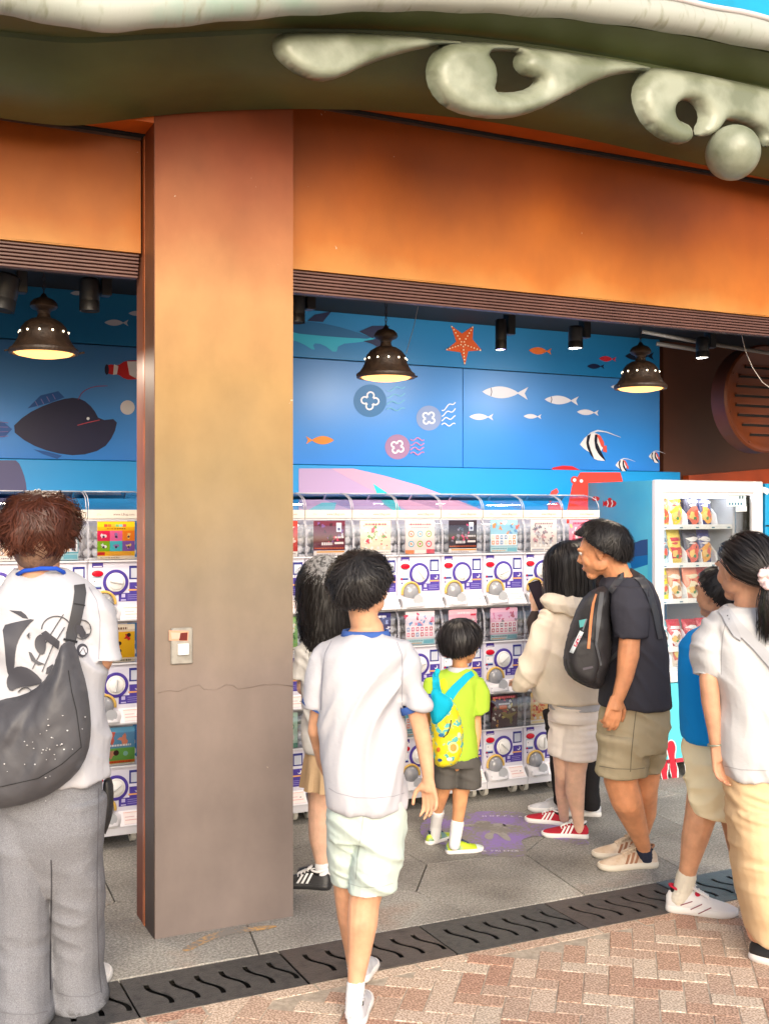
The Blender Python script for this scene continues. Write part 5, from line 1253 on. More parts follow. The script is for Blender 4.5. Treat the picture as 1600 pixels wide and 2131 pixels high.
        c0 = w+t*.16*L+f*.12*L+p*.04*L; dirs = [f*.62+t*.62+p*.30, f*.85+t*.30+p*.35, f*.95+t*.05+p*.3]
        for j,(dv,l_) in enumerate(zip(dirs,(.22,.18,.14))):
            dv = dv/np.linalg.norm(dv); c1 = c0+dv*l_*L; b.tube([c0,c1],[(.068-.006*j)*L,(.060-.007*j)*L],10); b.ball(c1,(.060-.007*j)*L,10,7); c0 = c1
    def make_body(s, m, voxel=.0048, smooth=3):
        s.skin = remesh(s.body, 'body', voxel, m, s.t, smooth=smooth); return s.skin
    def cloth(s, name, build, m, voxel=.0075, smooth=3, disp=None, parent=None):
        mb = MB(); build(mb); return remesh(mb, name, voxel, m, parent or s.t, smooth=smooth, disp=disp)
EYEW = mat('eye_white', (.75,.73,.70), .2); EYED = mat('eye_dark', (.02,.012,.008), .1); HAIRB = mat('brow_dark', (.012,.01,.009), .6); LIPS = mat('lips', (.48,.17,.13), .45)
def hairmat(name, rough=.42, spec=.28):
    m, nt, b = newmat(name); L = nt.links.new; a = N(nt,'ShaderNodeAttribute'); a.attribute_name = 'Col'; L(a.outputs['Color'], b.inputs['Base Color'])
    b.inputs['Roughness'].default_value = rough; b.inputs['Specular IOR Level'].default_value = spec; return m
HAIRM = hairmat('hair_strands'); HAIRC = mat('hair_under', (.008,.007,.007), .6, bump=.4, bscale=60, stretch=(1,1,.2)); HAIRR = mat('hair_under_auburn', (.045,.014,.009), .6)
def hairline(f, mode='short'):
    # lowest allowed 'up' component as a function of the forward component of the direction from the skull centre
    if mode == 'bowl': return np.interp(f, [-1,-.5,-.1,.25,.6,1], [-.78,-.72,-.48,-.26,.12,.22])
    if mode == 'long': return np.interp(f, [-1,0,.25,.5,.8,1], [-.9,-.85,-.45,.0,.45,.5])
    return np.interp(f, [-1,-.5,-.1,.12,.35,.6,1], [-.86,-.78,-.34,-.14,.12,.42,.52])
def hair(pr, n, mode='short', length=None, col_=(.012,.010,.010), hi=(.05,.045,.045), lift=.04, curl=0, wd=.0009, pole=(0,-.45,.9), steps=14, rad=(.352,.418,.385), noise=.25, fall=0.0, seed=1, under=None, vol=1.0, clump=.006, name='hair', center=(0,-.07,.13), steplen=.06, out=.10):
    g = np.random.default_rng(seed); H = pr.hH; M = pr.hM; c0 = pr.q(*center); R_ = np.array(rad)*H*vol
    # roots
    d = g.normal(size=(n*3,3)); d /= np.linalg.norm(d,axis=1)[:,None]; ok = d[:,2] > hairline(d[:,1], mode)+.03; pol = np.array(pole,float); pol /= np.linalg.norm(pol); ok &= (d@pol) < .985; d = d[ok][:n]; n = len(d)
    p = d.copy(); paths = [p*R_]; alive = np.ones(n,bool); Ls = steplen*H*g.uniform(.8,1.2,n)
    rad_s = 1+out*.0+g.uniform(0,.05,n); cur_ = d*R_; ph = g.uniform(0,6.28,n); vel = None
    sw = g.normal(size=n)*noise
    down = M.T@np.array([0,0,-1.0])
    mxs = steps if length is None else max(steps, int(length/(steplen*H))+2)
    gone = np.zeros(n)
    for k in range(mxs):
        u = cur_/R_; ul = np.linalg.norm(u,axis=1); dn = u/ul[:,None]
        tdir = -(pol[None,:]-dn*(dn@pol)[:,None]); tdir /= np.linalg.norm(tdir,axis=1)[:,None]+1e-6
        sd = np.cross(dn,tdir); v = tdir+sd*sw[:,None]
        if fall > 0:
            wgt = np.clip((.35-dn[:,2])*fall,0,1)[:,None]; v = v*(1-wgt)+down[None,:]*wgt*1.0
        if vel is not None: v = v*.6+vel*.4
        v /= np.linalg.norm(v,axis=1)[:,None]+1e-6; vel = v
        nxt = cur_+v*Ls[:,None]
        u = nxt/R_; ul = np.linalg.norm(u,axis=1); tgt = rad_s+lift*(k+1)/mxs
        push = ul < tgt
        nxt[push] = nxt[push]*(tgt[push]/ul[push])[:,None]
        if mode != 'free':
            dn2 = nxt/np.linalg.norm(nxt,axis=1)[:,None]
            if length is None: alive &= dn2[:,2] > hairline(dn2[:,1], mode)-.03*g.random(n)
            else:
                gone += Ls; front = (dn2[:,1] > .45)&(dn2[:,2] < .3)&(fall <= 0); alive &= (gone < length*g.uniform(.82,1.03,n)) & ~front
        nxt[~alive] = cur_[~alive]; cur_ = nxt; q = cur_.copy()
        if clump:
            wq = q*1.0; am = clump*min(1,(k+1)/4); q = q+sd*(vn(wq*26,seed)*am)[:,None]+dn*(np.abs(vn(wq*30+7,seed+3))*am*.9)[:,None]+v*(vn(wq*22+3,seed+4)*am*.5)[:,None]
        if curl:
            s1 = np.sin(k*.9+ph)*curl; s2 = np.cos(k*.75+ph*1.7)*curl; q = q+sd*s1[:,None]+dn*(s2*.6)[:,None]
        paths.append(q)
    S = len(paths); A = np.stack(paths,1)     # n,S,3 local
    # offset layers
    W = A@M.T + c0
    # ribbons
    T = np.zeros_like(W); T[:,1:-1] = W[:,2:]-W[:,:-2]; T[:,0] = W[:,1]-W[:,0]; T[:,-1] = W[:,-1]-W[:,-2]; T /= np.linalg.norm(T,axis=2)[:,:,None]+1e-9
    Nn = W-c0; Nn /= np.linalg.norm(Nn,axis=2)[:,:,None]; Sd = np.cross(T,Nn); Sd /= np.linalg.norm(Sd,axis=2)[:,:,None]+1e-9
    tw = g.uniform(-.25,.25,n)[:,None,None]; Sd = Sd+Nn*tw; prof = np.interp(np.linspace(0,1,S),[0,.2,.75,1],[.7,1,.9,.15])[None,:,None]*wd*g.uniform(.7,1.3,n)[:,None,None]
    Lp = W+Sd*prof; Rp = W-Sd*prof
    V = np.concatenate([Lp,Rp],1).reshape(-1,3); base = np.arange(n)*2*S; F = []
    seglen = np.linalg.norm(W[:,1:]-W[:,:-1],axis=2)
    fi, fk = np.nonzero(seglen > 1e-5)
    b0 = base[fi]; F = np.stack([b0+fk, b0+fk+1, b0+S+fk+1, b0+S+fk],1)
    me = bpy.data.meshes.new(name); off = np.array(parent_loc(pr.t)); Vv = V-off
    me.vertices.add(len(Vv)); me.vertices.foreach_set('co', Vv.ravel()); me.loops.add(len(F)*4); me.loops.foreach_set('vertex_index', F.ravel().astype(np.int32)); me.polygons.add(len(F)); me.polygons.foreach_set('loop_start', np.arange(len(F))*4); me.update(calc_edges=True)
    cc = np.array(col_)[None,:]+(np.array(hi)-np.array(col_))[None,:]*.6*(g.random(n)**1.6*.8)[:,None]; ca = np.ones((len(F)*4,4),np.float32); ca[:,:3] = np.repeat(cc[fi],4,axis=0)
    at_ = me.attributes.new('Col','FLOAT_COLOR','CORNER'); at_.data.foreach_set('color', ca.ravel()); me.materials.append(HAIRM); me.shade_smooth()
    o = bpy.data.objects.new(name, me); col.objects.link(o); o.parent = pr.t
    # under-cap
    mb = MB(); nu, nv = 48, 30; keep = []
    idx = {}; V = []; F = []
    for j in range(nv+1):
        th_ = math.pi*j/nv
        for i in range(nu):
            a = 2*math.pi*i/nu; dd = np.array([math.sin(th_)*math.cos(a), math.sin(th_)*math.sin(a), math.cos(th_)])
            rr_ = 1.0+.015*math.sin(9*a+5*th_); V.append(c0+M@(dd*R_*rr_*1.005)); idx[(i,j)] = dd
    for j in range(nv):
        for i in range(nu):
            dd = idx[(i,j)]+idx[((i+1)%nu,j+1)]; dd = dd/np.linalg.norm(dd)
            if dd[2] > hairline(dd[1], mode if mode != 'free' else 'short'): F.append((j*nu+i,(j+1)*nu+i,(j+1)*nu+(i+1)%nu,j*nu+(i+1)%nu))
    mb.add(V,F); cp_ = mb.build('scalp_hair', under or HAIRC, pr.t, smooth=True); cp_.parent = o; cp_.location = (0,0,0)
    return o
def shoe(pr, heel, yaw, L, up, sole, name='sneaker', stripes=None, solec=None, laces=None, lift=0, collar=None, pitch=0, h=1.0, toecol=None):
    """heel: pixel of the heel on the ground"""
    o0 = onz(*heel)+np.array([0,0,lift]); a = math.radians(yaw); F = FV*math.cos(a)+RV*math.sin(a); S = RV*math.cos(a)-FV*math.sin(a)
    F = F*math.cos(math.radians(pitch))+UV*math.sin(math.radians(pitch)); U2 = np.cross(S,F); U2 = U2 if U2[2] > 0 else -U2
    q = lambda s_,f,u: o0+S*s_*L+F*f*L+U2*u*L
    T = [0,.04,.12,.22,.33,.44,.55,.66,.78,.88,.95,1.0]
    HW = [.06,.11,.128,.130,.128,.132,.148,.165,.172,.155,.115,.04]
    HH = np.array([.20,.27,.30,.305,.30,.285,.245,.205,.175,.150,.125,.08])*h
    sg = lambda f: .02*math.sin(f*math.pi*1.1)
    rings = []
    for t,w_,h_ in zip(T,HW,HH):
        ring = []
        for k in range(20):
            an = 2*math.pi*k/20; x = math.copysign(abs(math.cos(an))**.75,math.cos(an))*w_*(.93 if math.sin(an)>0 else 1); u = .075+(h_-.075)*max(0,math.sin(an))**.8 if math.sin(an) > 0 else .075-.02*abs(math.sin(an))
            x *= (1-.35*max(0,math.sin(an))); ring.append(q(x+sg(t),t,u))
        rings.append(ring)
    mb = MB(); mb.loft(rings); o = remesh(mb, name, .0055, up, pr.t, smooth=2) if False else mb.build(name, up, pr.t, smooth=True)
    sh = MB(); out = []
    for u,grow in ((0,-.008),(.02,.008),(.055,.012),(.085,.006),(.10,-.004)):
        ring = []
        for t,w_ in zip(T,HW): ring.append(q(w_+grow+sg(t), t+(grow if t > .5 else -grow)*.6, u+(.03*(1-h)*0)+(.02*max(0,t-.85)/.15)*(1 if u < .03 else .3)))
        for t,w_ in list(zip(T,HW))[::-1]: ring.append(q(-w_-grow+sg(t), t+(grow if t > .5 else -grow)*.6, u+(.02*max(0,t-.85)/.15)*(1 if u < .03 else .3)))
        out.append(ring)
    sh.loft(out); so_ = sh.build('sole', sole, o, smooth='auto'); so_.location = (0,0,0)
    # opening with padded collar
    cl = MB(); pts = [q(.085*math.cos(an)+sg(.2), .20+.15*math.sin(an), (.30+.05*max(0,-math.sin(an))+.015*max(0,math.sin(an)))*h) for an in np.linspace(0,2*math.pi,20)]
    cl.tube(pts, .018*L*1.1, 8); c_ = cl.build('collar', collar or up, o, smooth=True); c_.location = (0,0,0)
    ins = MB(); ins.loft([[q(.08*math.cos(an)+sg(.2), .20+.14*math.sin(an), u*h) for an in np.linspace(0,2*math.pi,16,endpoint=False)] for u in (.20,.312)]); i_ = ins.build('lining', DARKV, o); i_.location = (0,0,0)
    # tongue and laces
    tg = MB(); tg.loft([[q(x+sg(f), f, u) for x,u in ((-.05,uu-.01),(.05,uu-.01),(.045,uu+.02),(-.045,uu+.02))] for f,uu in ((.34,.36*h),(.40,.315*h),(.50,.275*h),(.60,.225*h))]); t_ = tg.build('tongue', laces or up, o, smooth='auto'); t_.location = (0,0,0)
    if laces:
        lc = MB()
        for k in range(4):
            f = .39+.06*k; u = (.335-.035*k)*h
            lc.tube([q(-.075,f,u-.03), q(-.03,f+.01,u+.012), q(.03,f+.02,u+.012), q(.075,f+.03,u-.03)], .010*L, 6)
        lc.tube([q(0,.38,.35*h), q(.09,.36,.37*h), q(.10,.42,.33*h), q(0,.39,.35*h), q(-.09,.37,.37*h), q(-.10,.43,.33*h), q(0,.39,.35*h)], .008*L, 6)
        l_ = lc.build('laces', laces, o, smooth=True); l_.location = (0,0,0)
    if stripes:
        for sd in (-1,1):
            for k in range(3):
                f0 = .34+.085*k; sp = MB(); top = []; 
                for t in np.linspace(0,1,6):
                    f = f0+.09*(1-t)-.02; w_ = np.interp(f,T,HW); hh = np.interp(f,T,HH); u = .085+(hh-.115)*t
                    s2 = max(0,(u-.075)/(hh-.075)); an = math.asin(min(1,s2**(1/.8))); x = math.cos(an)**.75*w_*.93*(1-.35*math.sin(an))+.006
                    top.append((x,f,u))
                V = [q(sd*x+sg(f), f-.02, u) for x,f,u in top]+[q(sd*x+sg(f), f+.022, u) for x,f,u in top]; n_ = len(top)
                V2 = [q(sd*(x-.02)+sg(f), f-.02, u) for x,f,u in top]+[q(sd*(x-.02)+sg(f), f+.022, u) for x,f,u in top]
                sp.add(V+V2, [(i,i+1,n_+i+1,n_+i) for i in range(n_-1)]+[(2*n_+i,3*n_+i,3*n_+i+1,2*n_+i+1) for i in range(n_-1)]+[(i,2*n_+i,2*n_+i+1,i+1) for i in range(n_-1)]+[(n_+i,n_+i+1,3*n_+i+1,3*n_+i) for i in range(n_-1)])
                st_ = sp.build('stripe', stripes, o); st_.location = (0,0,0)
    if toecol:
        tc_ = MB(); rr_ = []
        for t,w_,h_ in list(zip(T,HW,HH))[8:]: rr_.append([q((math.cos(an)*w_*1.02)*(1-.35*max(0,math.sin(an)))+sg(t), t+.003, .078+(h_-.070)*max(0,math.sin(an))**.8) for an in np.linspace(0,math.pi,14)])
        tc_.loft(rr_, False); x_ = tc_.build('toe_cap', toecol, o, smooth=True); x_.location = (0,0,0)
    return o
def sub_loc(o): o.location = (0,0,0); return o
# parts hung on parts keep the thing's origin
_plo = parent_loc

WT = fabric('white_cotton', (.50,.505,.545), c2=(.48,.485,.53), nscale=2); WT2 = fabric('offwhite_cotton', (.55,.555,.57)); WTG = fabric('greywhite_cotton', (.66,.66,.64))
SOCK = fabric('sock_white', (.78,.78,.80), weave=180, bump=.3, stretch=(1,1,6)); SOCKC = fabric('sock_cream', (.72,.68,.58), weave=180, bump=.3, stretch=(1,1,6))
def blk(name, c): return mat(name, c, .45, bump=.15, bscale=120)
WSH = mat('shoe_white', (.76,.75,.75), .5, bump=.1, bscale=150); WSO = mat('sole_white', (.78,.77,.76), .5)
def sock(p, pts, m=None):
    mb = MB(); p.chain(mb, pts); 
    o = remesh(mb, 'sock', .005, m or SOCK, p.t, smooth=2, disp=lambda co, no: .0012*np.sin(co[:,2]*420)*(vn(co*8,3)*.5+.6)); return o

# ---- P1 man with auburn hair, graphic tee and sling bag (left foreground)
SK1 = skinmat('a', (.66,.35,.22)); SK2 = skinmat('b', (.72,.39,.235)); SK3 = skinmat('c', (.74,.36,.18)); SK4 = skinmat('d', (.80,.50,.36)); SK5 = skinmat('tan', (.72,.32,.16))
p = Person(3.62, 'man with curly auburn hair, graphic white tee, charcoal sling bag and grey jeans', (95,2115))
p.head(82,1122,158,-10,pitch=-4,neck=(85,1212,.02,43))
p.chain(p.body, [(85,1240,.02,60),(85,1400,.02,80),(88,1600,.02,80)])
for sx in (-1,1):
    p.chain(p.body, [(85+sx*100,1262,0,30),(85+sx*128,1370,.03,24),(85+sx*118,1400,.18,19),(85+sx*90,1380,.36,14)])
    p.hand(p.pt(85+sx*86,1378,.38), FV+UV*.2-RV*sx*.3, -UV, -sx, .185, .5)
p.chain(p.body, [(52,1640,0,45),(50,1860,.03,34),(50,2080,.02,22)]); p.chain(p.body, [(160,1640,0,45),(166,1850,.1,34),(172,2050,.1,22)])
p.make_body(SK1, .006); p.face()
def b1(mb):
    p.rings(mb, [(84,1190,52,.05),(86,1202,72,.075),(86,1222,105,.10),(86,1255,122,.12),(84,1330,126,.135),(85,1450,130,.14),(86,1540,134,.145),(88,1618,137,.15)])
    for sx in (-1,1): p.limb(mb, [(85+sx*84,1232,34,.05),(85+sx*112,1262,38,.065),(85+sx*128,1320,36,.07),(85+sx*138,1374,31,.065)])
sh = p.cloth('shirt', b1, WT, disp=folds(.014,11,(1,0,.7),7,.4))
cl = MB(); cl.loft([ringpts(p.pt(84,1190,0),p.r(56),.065,28), ringpts(p.pt(84,1184,0),p.r(50),.058,28), ringpts(p.pt(84,1184,0),p.r(46),.052,28), ringpts(p.pt(84,1190,0),p.r(50),.06,28)], False, close=True); cl.build('collar', WT, p.t, smooth=True)
ly = MB(); ly.tube([p.pt(37,1196,-.055),p.pt(50,1188,-.075),p.pt(85,1183,-.085),p.pt(118,1183,-.075),p.pt(132,1190,-.05),p.pt(138,1200,.03),p.pt(100,1215,.11)], .007, 8); ly.build('lanyard', fabric('lanyard_blue', lin(45,90,205)[:3]), p.t, smooth=True)
JN = mat('grey_denim', (.27,.275,.30), .85, c2=(.15,.155,.175), nscale=330, detail=4, bump=.25, bscale=300, contrast=(.3,.7), spec=.1)
def b1j(mb):
    p.rings(mb, [(86,1590,112,.14),(92,1660,115,.142),(100,1725,112,.130),(104,1770,100,.105),(106,1830,70,.06),(106,1860,40,.03)])
    p.limb(mb, [(48,1660,56,.128,0),(47,1720,58,.13,0),(46,1800,56,.125,.0),(50,1950,52,.11,.02),(50,2060,54,.115,.0),(50,2122,57,.12,-.01)]); p.limb(mb, [(160,1660,56,.128,.0),(160,1720,57,.13,.015),(161,1800,55,.125,.06),(162,1950,52,.11,.12),(165,2040,54,.115,.14),(168,2084,56,.12,.14)])
j = p.cloth('jeans', b1j, JN, disp=folds(.009,21,(.5,0,1),6,.6))
for cx, cy, rx, d in ((50,2118,58,-.01),(168,2078,57,.14)):
    h_ = MB(); h_.loft([ringpts(p.pt(cx,cy-14,d),p.r(rx)+.002,.122,30,2.1), ringpts(p.pt(cx,cy+2,d),p.r(rx)+.005,.125,30,2.1), ringpts(p.pt(cx,cy+2,d),p.r(rx)-.005,.115,30,2.1)], False); h_.build('hem', JN, p.t, smooth=True)
shoe(p, (62,2128), -4, .29, WSH, WSO, laces=WSH); shoe(p, (166,2094), 0, .29, WSH, WSO, laces=WSH)
bj = bvh_of(j)
decal('seam', [(ribbon([(107,1790),(108,1810),(108,1850),(106,1950),(106,2060)],3.2),(.07,.07,.08,1))], bj, colmat('denim_seam',.9,.1), p.t, lift=.002, thick=.001, step=6, D=3.6)  # dark ribbon painting in the shade of the gap between the legs
decal('seam', [(ribbon([(206,1640),(205,1720),(203,1800),(203,1900),(206,2000),(212,2066)],1.8),(.15,.15,.17,1))], bj, bpy.data.materials['denim_seam'], p.t, lift=.002, thick=.001, step=6, D=3.6)
decal('hem_stitching', [(ribbon([(2,2106),(30,2111),(70,2111),(100,2104)],2.2),(.17,.17,.19,1))], bj, bpy.data.materials['denim_seam'], p.t, lift=.002, thick=.001, step=6, D=3.6)
decal('hem_stitching', [(ribbon([(120,2066),(145,2074),(185,2074),(212,2062)],2.2),(.17,.17,.19,1))], bj, bpy.data.materials['denim_seam'], p.t, lift=.002, thick=.001, step=6, D=3.7)
bv = bvh_of(sh)
decal('seam', [(ribbon([(186,1222),(202,1250),(209,1290),(208,1330),(206,1372)],2.2),(.33,.335,.39,1))], bv, colmat('shirt_seam',.9,.1), p.t, lift=.0015, thick=.001, step=6, D=3.6)
DG = (78,78,86); K_ = lambda *c: lin(*c)
GR_ = [(([(20,1270),(45,1272),(55,1280),(60,1288),(48,1286),(35,1278)]),K_(*DG)),([(5,1302),(30,1295),(76,1286),(60,1300),(42,1325),(33,1350),(30,1395),(22,1412),(14,1395),(10,1340)],K_(*DG)),
  (ribbon(ell(118,1310,31,28,18)[9:]+ell(118,1310,31,28,18)[:2],[2.5]*11),K_(*DG)),(ribbon([(133,1278),(120,1298),(105,1322),(92,1345),(68,1392)],2.2),K_(*DG)),([(86,1318),(96,1312),(125,1335),(122,1352),(95,1332)],K_(*DG)),([(76,1325),(88,1318),(97,1335),(95,1358),(86,1364),(75,1352),(72,1338)],K_(*DG)),
  ([(60,1356),(66,1358),(76,1374),(94,1382),(80,1384),(66,1375)],K_(*DG)),([(30,1388),(50,1386),(72,1398),(92,1420),(70,1428),(40,1430),(22,1440),(14,1425),(16,1408)],K_(*DG)),(ribbon([(135,1305),(110,1345),(88,1398)],1.6),K_(*DG)),
  (ribbon(ell(172,1310,18,20,18)+[(190,1310)],1.8),K_(*DG)),([(160,1300),(172,1302),(180,1318),(170,1324),(160,1316)],K_(*DG)),([(165,1322),(188,1318),(184,1326),(170,1328)],K_(*DG)),(ell(172,1353,12,14),K_(*DG)),(ell(174,1354,8,9),K_(232,232,238)),(ribbon([(166,1360),(174,1348),(180,1362)],2),K_(*DG)),([(56,1322),(62,1316),(62,1330)],K_(*DG)),([(98,1390),(110,1382),(116,1392),(106,1400),(96,1402)],K_(*DG)),
  (ribbon([(38,1440),(46,1432),(58,1430),(66,1438)],2),K_(*DG))]
for k_, (pl_, c_) in enumerate(GR_): pass
g_ = decal('shirt_print', [(smoothpoly(a_,1),b_) for a_,b_ in GR_], bv, PRINT, p.t, lift=.003, thick=.002, step=6, D=3.5)
BG = mat('nylon_charcoal', (.085,.085,.095), .5, bump=.25, bscale=22, c2=(.065,.065,.075), nscale=5, spec=.35)
def bagD(x, y): return 3.44
wrp = lambda q_, W: .010*float(vn(np.array([[ (q_[0]*.55+q_[1]*.25)*.08, q_[1]*.012, 1]]))[0])+.004*float(vn(np.array([[q_[0]*.11,q_[1]*.05,3]]))[0])
bag = thing('sling_bag', 'charcoal nylon crescent sling bag flecked with white on the auburn-haired man', 'bag', at(60,1550,3.4))
inflate('bag_body', [(128,1340),(150,1332),(160,1350),(170,1388),(180,1420),(188,1470),(191,1520),(184,1570),(160,1612),(112,1650),(60,1672),(10,1682),(-50,1680),(-70,1560),(-50,1480),(0,1456),(50,1447),(86,1425),(112,1388),(122,1360)], camfn(bagD), .105, 75, BG, bag, step=8, wr=wrp, back=.25)
bb = bvh_of(*[o for o in bag.children])
decal('bag_strap', [(ribbon([(146,1345),(150,1320),(158,1290),(165,1255),(168,1232),(166,1216)],[20,24,25,25,25,23]),(.06,.06,.066,1)),(ribbon([(133,1330),(162,1336)],5),(.02,.02,.022,1)),(ribbon([(155,1256),(178,1260)],3),(.02,.02,.022,1))], bv, colmat('strap_nylon',.6,.3), bag, lift=.008, thick=.010, step=7, D=3.45)
sm = [(ribbon([(143,1395),(150,1440),(160,1480),(168,1540),(170,1555),(130,1590),(80,1620),(0,1638)],1.8),(.02,.02,.022,1))]
rs = random.Random(4)
for _ in range(34): x_, y_ = rs.gauss(95,42), rs.gauss(1545,35); sm.append((ell(x_,y_,rs.uniform(.8,2.2),rs.uniform(.7,1.8),6),(.55,.55,.57,1)))
decal('seams_and_flecks', sm, bb, colmat('fleck_paint',.6,.3), bag, lift=.0015, thick=.001, step=5, D=3.33)
pch = thing('hip_pouch', 'small black pouch dangling beside the grey jeans', 'pouch', at(226,1660,3.75)); inflate('pouch_body', [(218,1618),(232,1616),(238,1640),(236,1690),(228,1718),(218,1742),(214,1700),(214,1640)], camfn(3.72), .03, 9, BLACKM, pch, step=4)
p.hM = p.hM
hair(p, 4896, 'bowl', col_=(.05,.016,.010), hi=(.17,.055,.032), lift=.08, curl=.0, clump=.030, wd=.0014, steps=15, rad=(.40,.44,.42), noise=.35, seed=3, under=HAIRR, steplen=.07, vol=1.0, center=(0,-.07,.19))
# undercut nape
nb0 = MB(); nb0.ball(p.q(0,-.075,-.0), np.array([.345,.44,.47])*p.hH, 40, 24, M=p.hM); Vn = np.array(nb0.v); nb = MB(); nb.add(nb0.v, [f_ for f_ in nb0.f if (p.hM.T@(Vn[list(f_)].mean(0)-p.hc))[1]/p.hH < .02]); nb.build('nape_hair', mat('nape_brown',(.09,.045,.03),.7,bump=.5,bscale=140,stretch=(1,1,.25),c2=(.20,.11,.07),nscale=60,contrast=(.45,.75)), p.t, smooth=True)

# ---- P2 girl with cap, long dark hair, tan skirt (behind pillar edge)
p = Person(4.9, 'girl in patterned cap with loose black hair, white tee and tan pleated skirt', (670,1848))
p.head(672,1222,112,-30,neck=(676,1305,.02,26))
p.chain(p.body, [(685,1340,0,45),(690,1500,0,45),(690,1570,0,45)])
p.chain(p.body, [(648,1345,0,22),(636,1400,.0,18),(632,1432,.0,15),(660,1440,.16,12),(690,1440,.26,9)]); p.hand(p.pt(700,1440,.3), FV+RV*.4, -UV, -1, .17, .5)
p.chain(p.body, [(672,1600,0,33),(668,1690,.0,27),(666,1740,.0,24),(672,1800,0,15),(673,1835,0,13)]); p.chain(p.body, [(712,1600,.05,33),(712,1700,.1,26),(714,1830,.1,13)])
p.make_body(SK4, .006); p.face()
def b2(mb):
    p.rings(mb, [(682,1308,34,.05),(682,1325,52,.08),(686,1360,62,.11),(690,1450,60,.12),(692,1545,62,.13),(694,1560,62,.13)])
    p.limb(mb, [(655,1330,24,.05),(642,1350,27,.065),(634,1390,27,.065),(630,1410,25,.06)])
s2 = p.cloth('tee', b2, WTG, disp=folds(.006,31,(.7,0,1),9,.4))
sk = MB(); rs_ = []
for py_, rx_, ry_ in ((1545,52,.12),(1580,58,.14),(1634,64,.16)):
    base_ = ringpts(p.pt(692,py_,0), p.r(rx_), ry_, 60, 2.1); cpt = p.pt(692,py_,0); k_ = (py_-1545)/90
    rs_.append([b_+(b_-cpt)/np.linalg.norm(b_-cpt)*(.012*k_*(1 if i % 6 < 3 else -.6)) for i,b_ in enumerate(base_)])
sk.loft(rs_); sk.build('pleated_skirt', fabric('tan_skirt', lin(222,190,150)[:3]), p.t, smooth='auto')
sock(p, [(672,1800,0,17),(673,1825,0,16),(675,1838,0,14)]); sock(p, [(714,1800,.1,16),(714,1830,.1,15)])
BK = blk('shoe_black', (.02,.02,.022)); WST = mat('stripe_white', (.75,.75,.75), .5)
shoe(p, (688,1850), -78, .25, BK, BK, stripes=WST, laces=WSH, collar=WST); shoe(p, (728,1832), -70, .25, BK, BK, stripes=WST)
hair(p, 3536, 'long', length=.36, fall=1.6, lift=.04, curl=.006, wd=.0016, noise=.35, seed=5, steplen=.09, vol=1.04, col_=(.010,.009,.009), hi=(.045,.04,.04))
capm = mat('cap_pattern', (.045,.045,.048), .85, c2=(.24,.24,.25), nscale=70, contrast=(.45,.6), detail=6)
cp_ = MB(); V = []; F = []; nu, nv = 36, 12
for j_ in range(nv+1):
    th_ = math.pi*.54*j_/nv
    for i_ in range(nu): a_ = 2*math.pi*i_/nu; V.append(p.q(0,-.05,.14)+p.hM@(np.array([.455*math.sin(th_)*math.cos(a_),.52*math.sin(th_)*math.sin(a_),.475*math.cos(th_)])*p.hH))
F = [(j_*nu+i_,(j_+1)*nu+i_,(j_+1)*nu+(i_+1)%nu,j_*nu+(i_+1)%nu) for j_ in range(nv) for i_ in range(nu)]; cp_.add(V,F)
cpo = cp_.build('cap', capm, p.t, smooth=True)
br_ = MB(); br_.loft([[p.q(x,.36-.5*x*x,.13-.04*k_) for x in np.linspace(-.28,.28,9)]+[p.q(x,.68-1.4*x*x,.06-.04*k_) for x in np.linspace(.28,-.28,9)] for k_ in (0,1)]); br_.build('cap_brim', capm, p.t, smooth='auto')
decal('cap_gap', [([(683,1196),(686,1186),(697,1184),(704,1190),(702,1200),(690,1204)],(.012,.011,.011,1))], bvh_of(cpo), colmat('gap_dark',.7,.2), p.t, lift=.002, step=4, D=4.8)

# ---- P3 boy in white ringer tee and mint shorts (centre foreground)
p = Person(3.68, 'boy in white ringer tee with blue trim, mint shorts and white socks, walking', (745,2110))
p.head(756,1222,146,22,neck=(765,1312,.01,31),jaw=.95)
p.chain(p.body, [(762,1345,0,50),(757,1500,0,62),(762,1660,0,58)])
p.chain(p.body, [(690,1368,0,24),(664,1462,0,17),(655,1520,.04,15),(672,1590,.18,12),(690,1630,.26,9)]); p.hand(p.pt(692,1636,.27), -UV+FV*.4, RV, 1, .155, .5)
p.chain(p.body, [(822,1368,0,25),(858,1450,-.02,20),(874,1510,-.02,18.5),(884,1560,-.02,17),(890,1605,-.03,13.5),(891,1625,-.03,12.5)])
p.hand(p.pt(890,1622,-.03), -UV+RV*.12-FV*.02, -FV*.75-RV*.55, 1, .135, .62, spread=1.25)
p.chain(p.body, [(775,1740,-.02,44),(768,1830,-.03,37),(757,1880,-.04,33),(754,1920,-.05,32.5),(748,1980,-.05,25),(741,2040,-.07,18),(736,2100,-.08,17)])
p.chain(p.body, [(728,1740,.05,40),(724,1850,.08,30),(728,1910,.13,26),(734,1980,.19,17),(740,2030,.2,15)])
p.make_body(SK2, .0048); p.face()
def b3(mb):
    p.rings(mb, [(761,1322,48,.062),(760,1328,64,.075),(758,1338,84,.09),(756,1360,96,.105),(752,1410,89,.115),(750,1490,86,.12),(755,1580,87,.125),(760,1640,85,.13),(762,1672,83,.132,0,-.04)])
    p.limb(mb, [(700,1340,30,.05),(682,1368,33,.06),(665,1420,28,.062),(653,1472,19,.055)]); p.limb(mb, [(818,1340,32,.05),(838,1368,33,.06),(853,1420,31,.062,-.01),(866,1470,27,.058,-.02)])
sh = p.cloth('ringer_tee', b3, WT, voxel=.0065, disp=folds(.014,41,(.8,0,-.55),8,.38))
BLT = fabric('trim_blue', lin(70,105,180)[:3])
SEAMM = colmat('seam_thread', .9, .1); SEAMC = (.33,.335,.39,1)
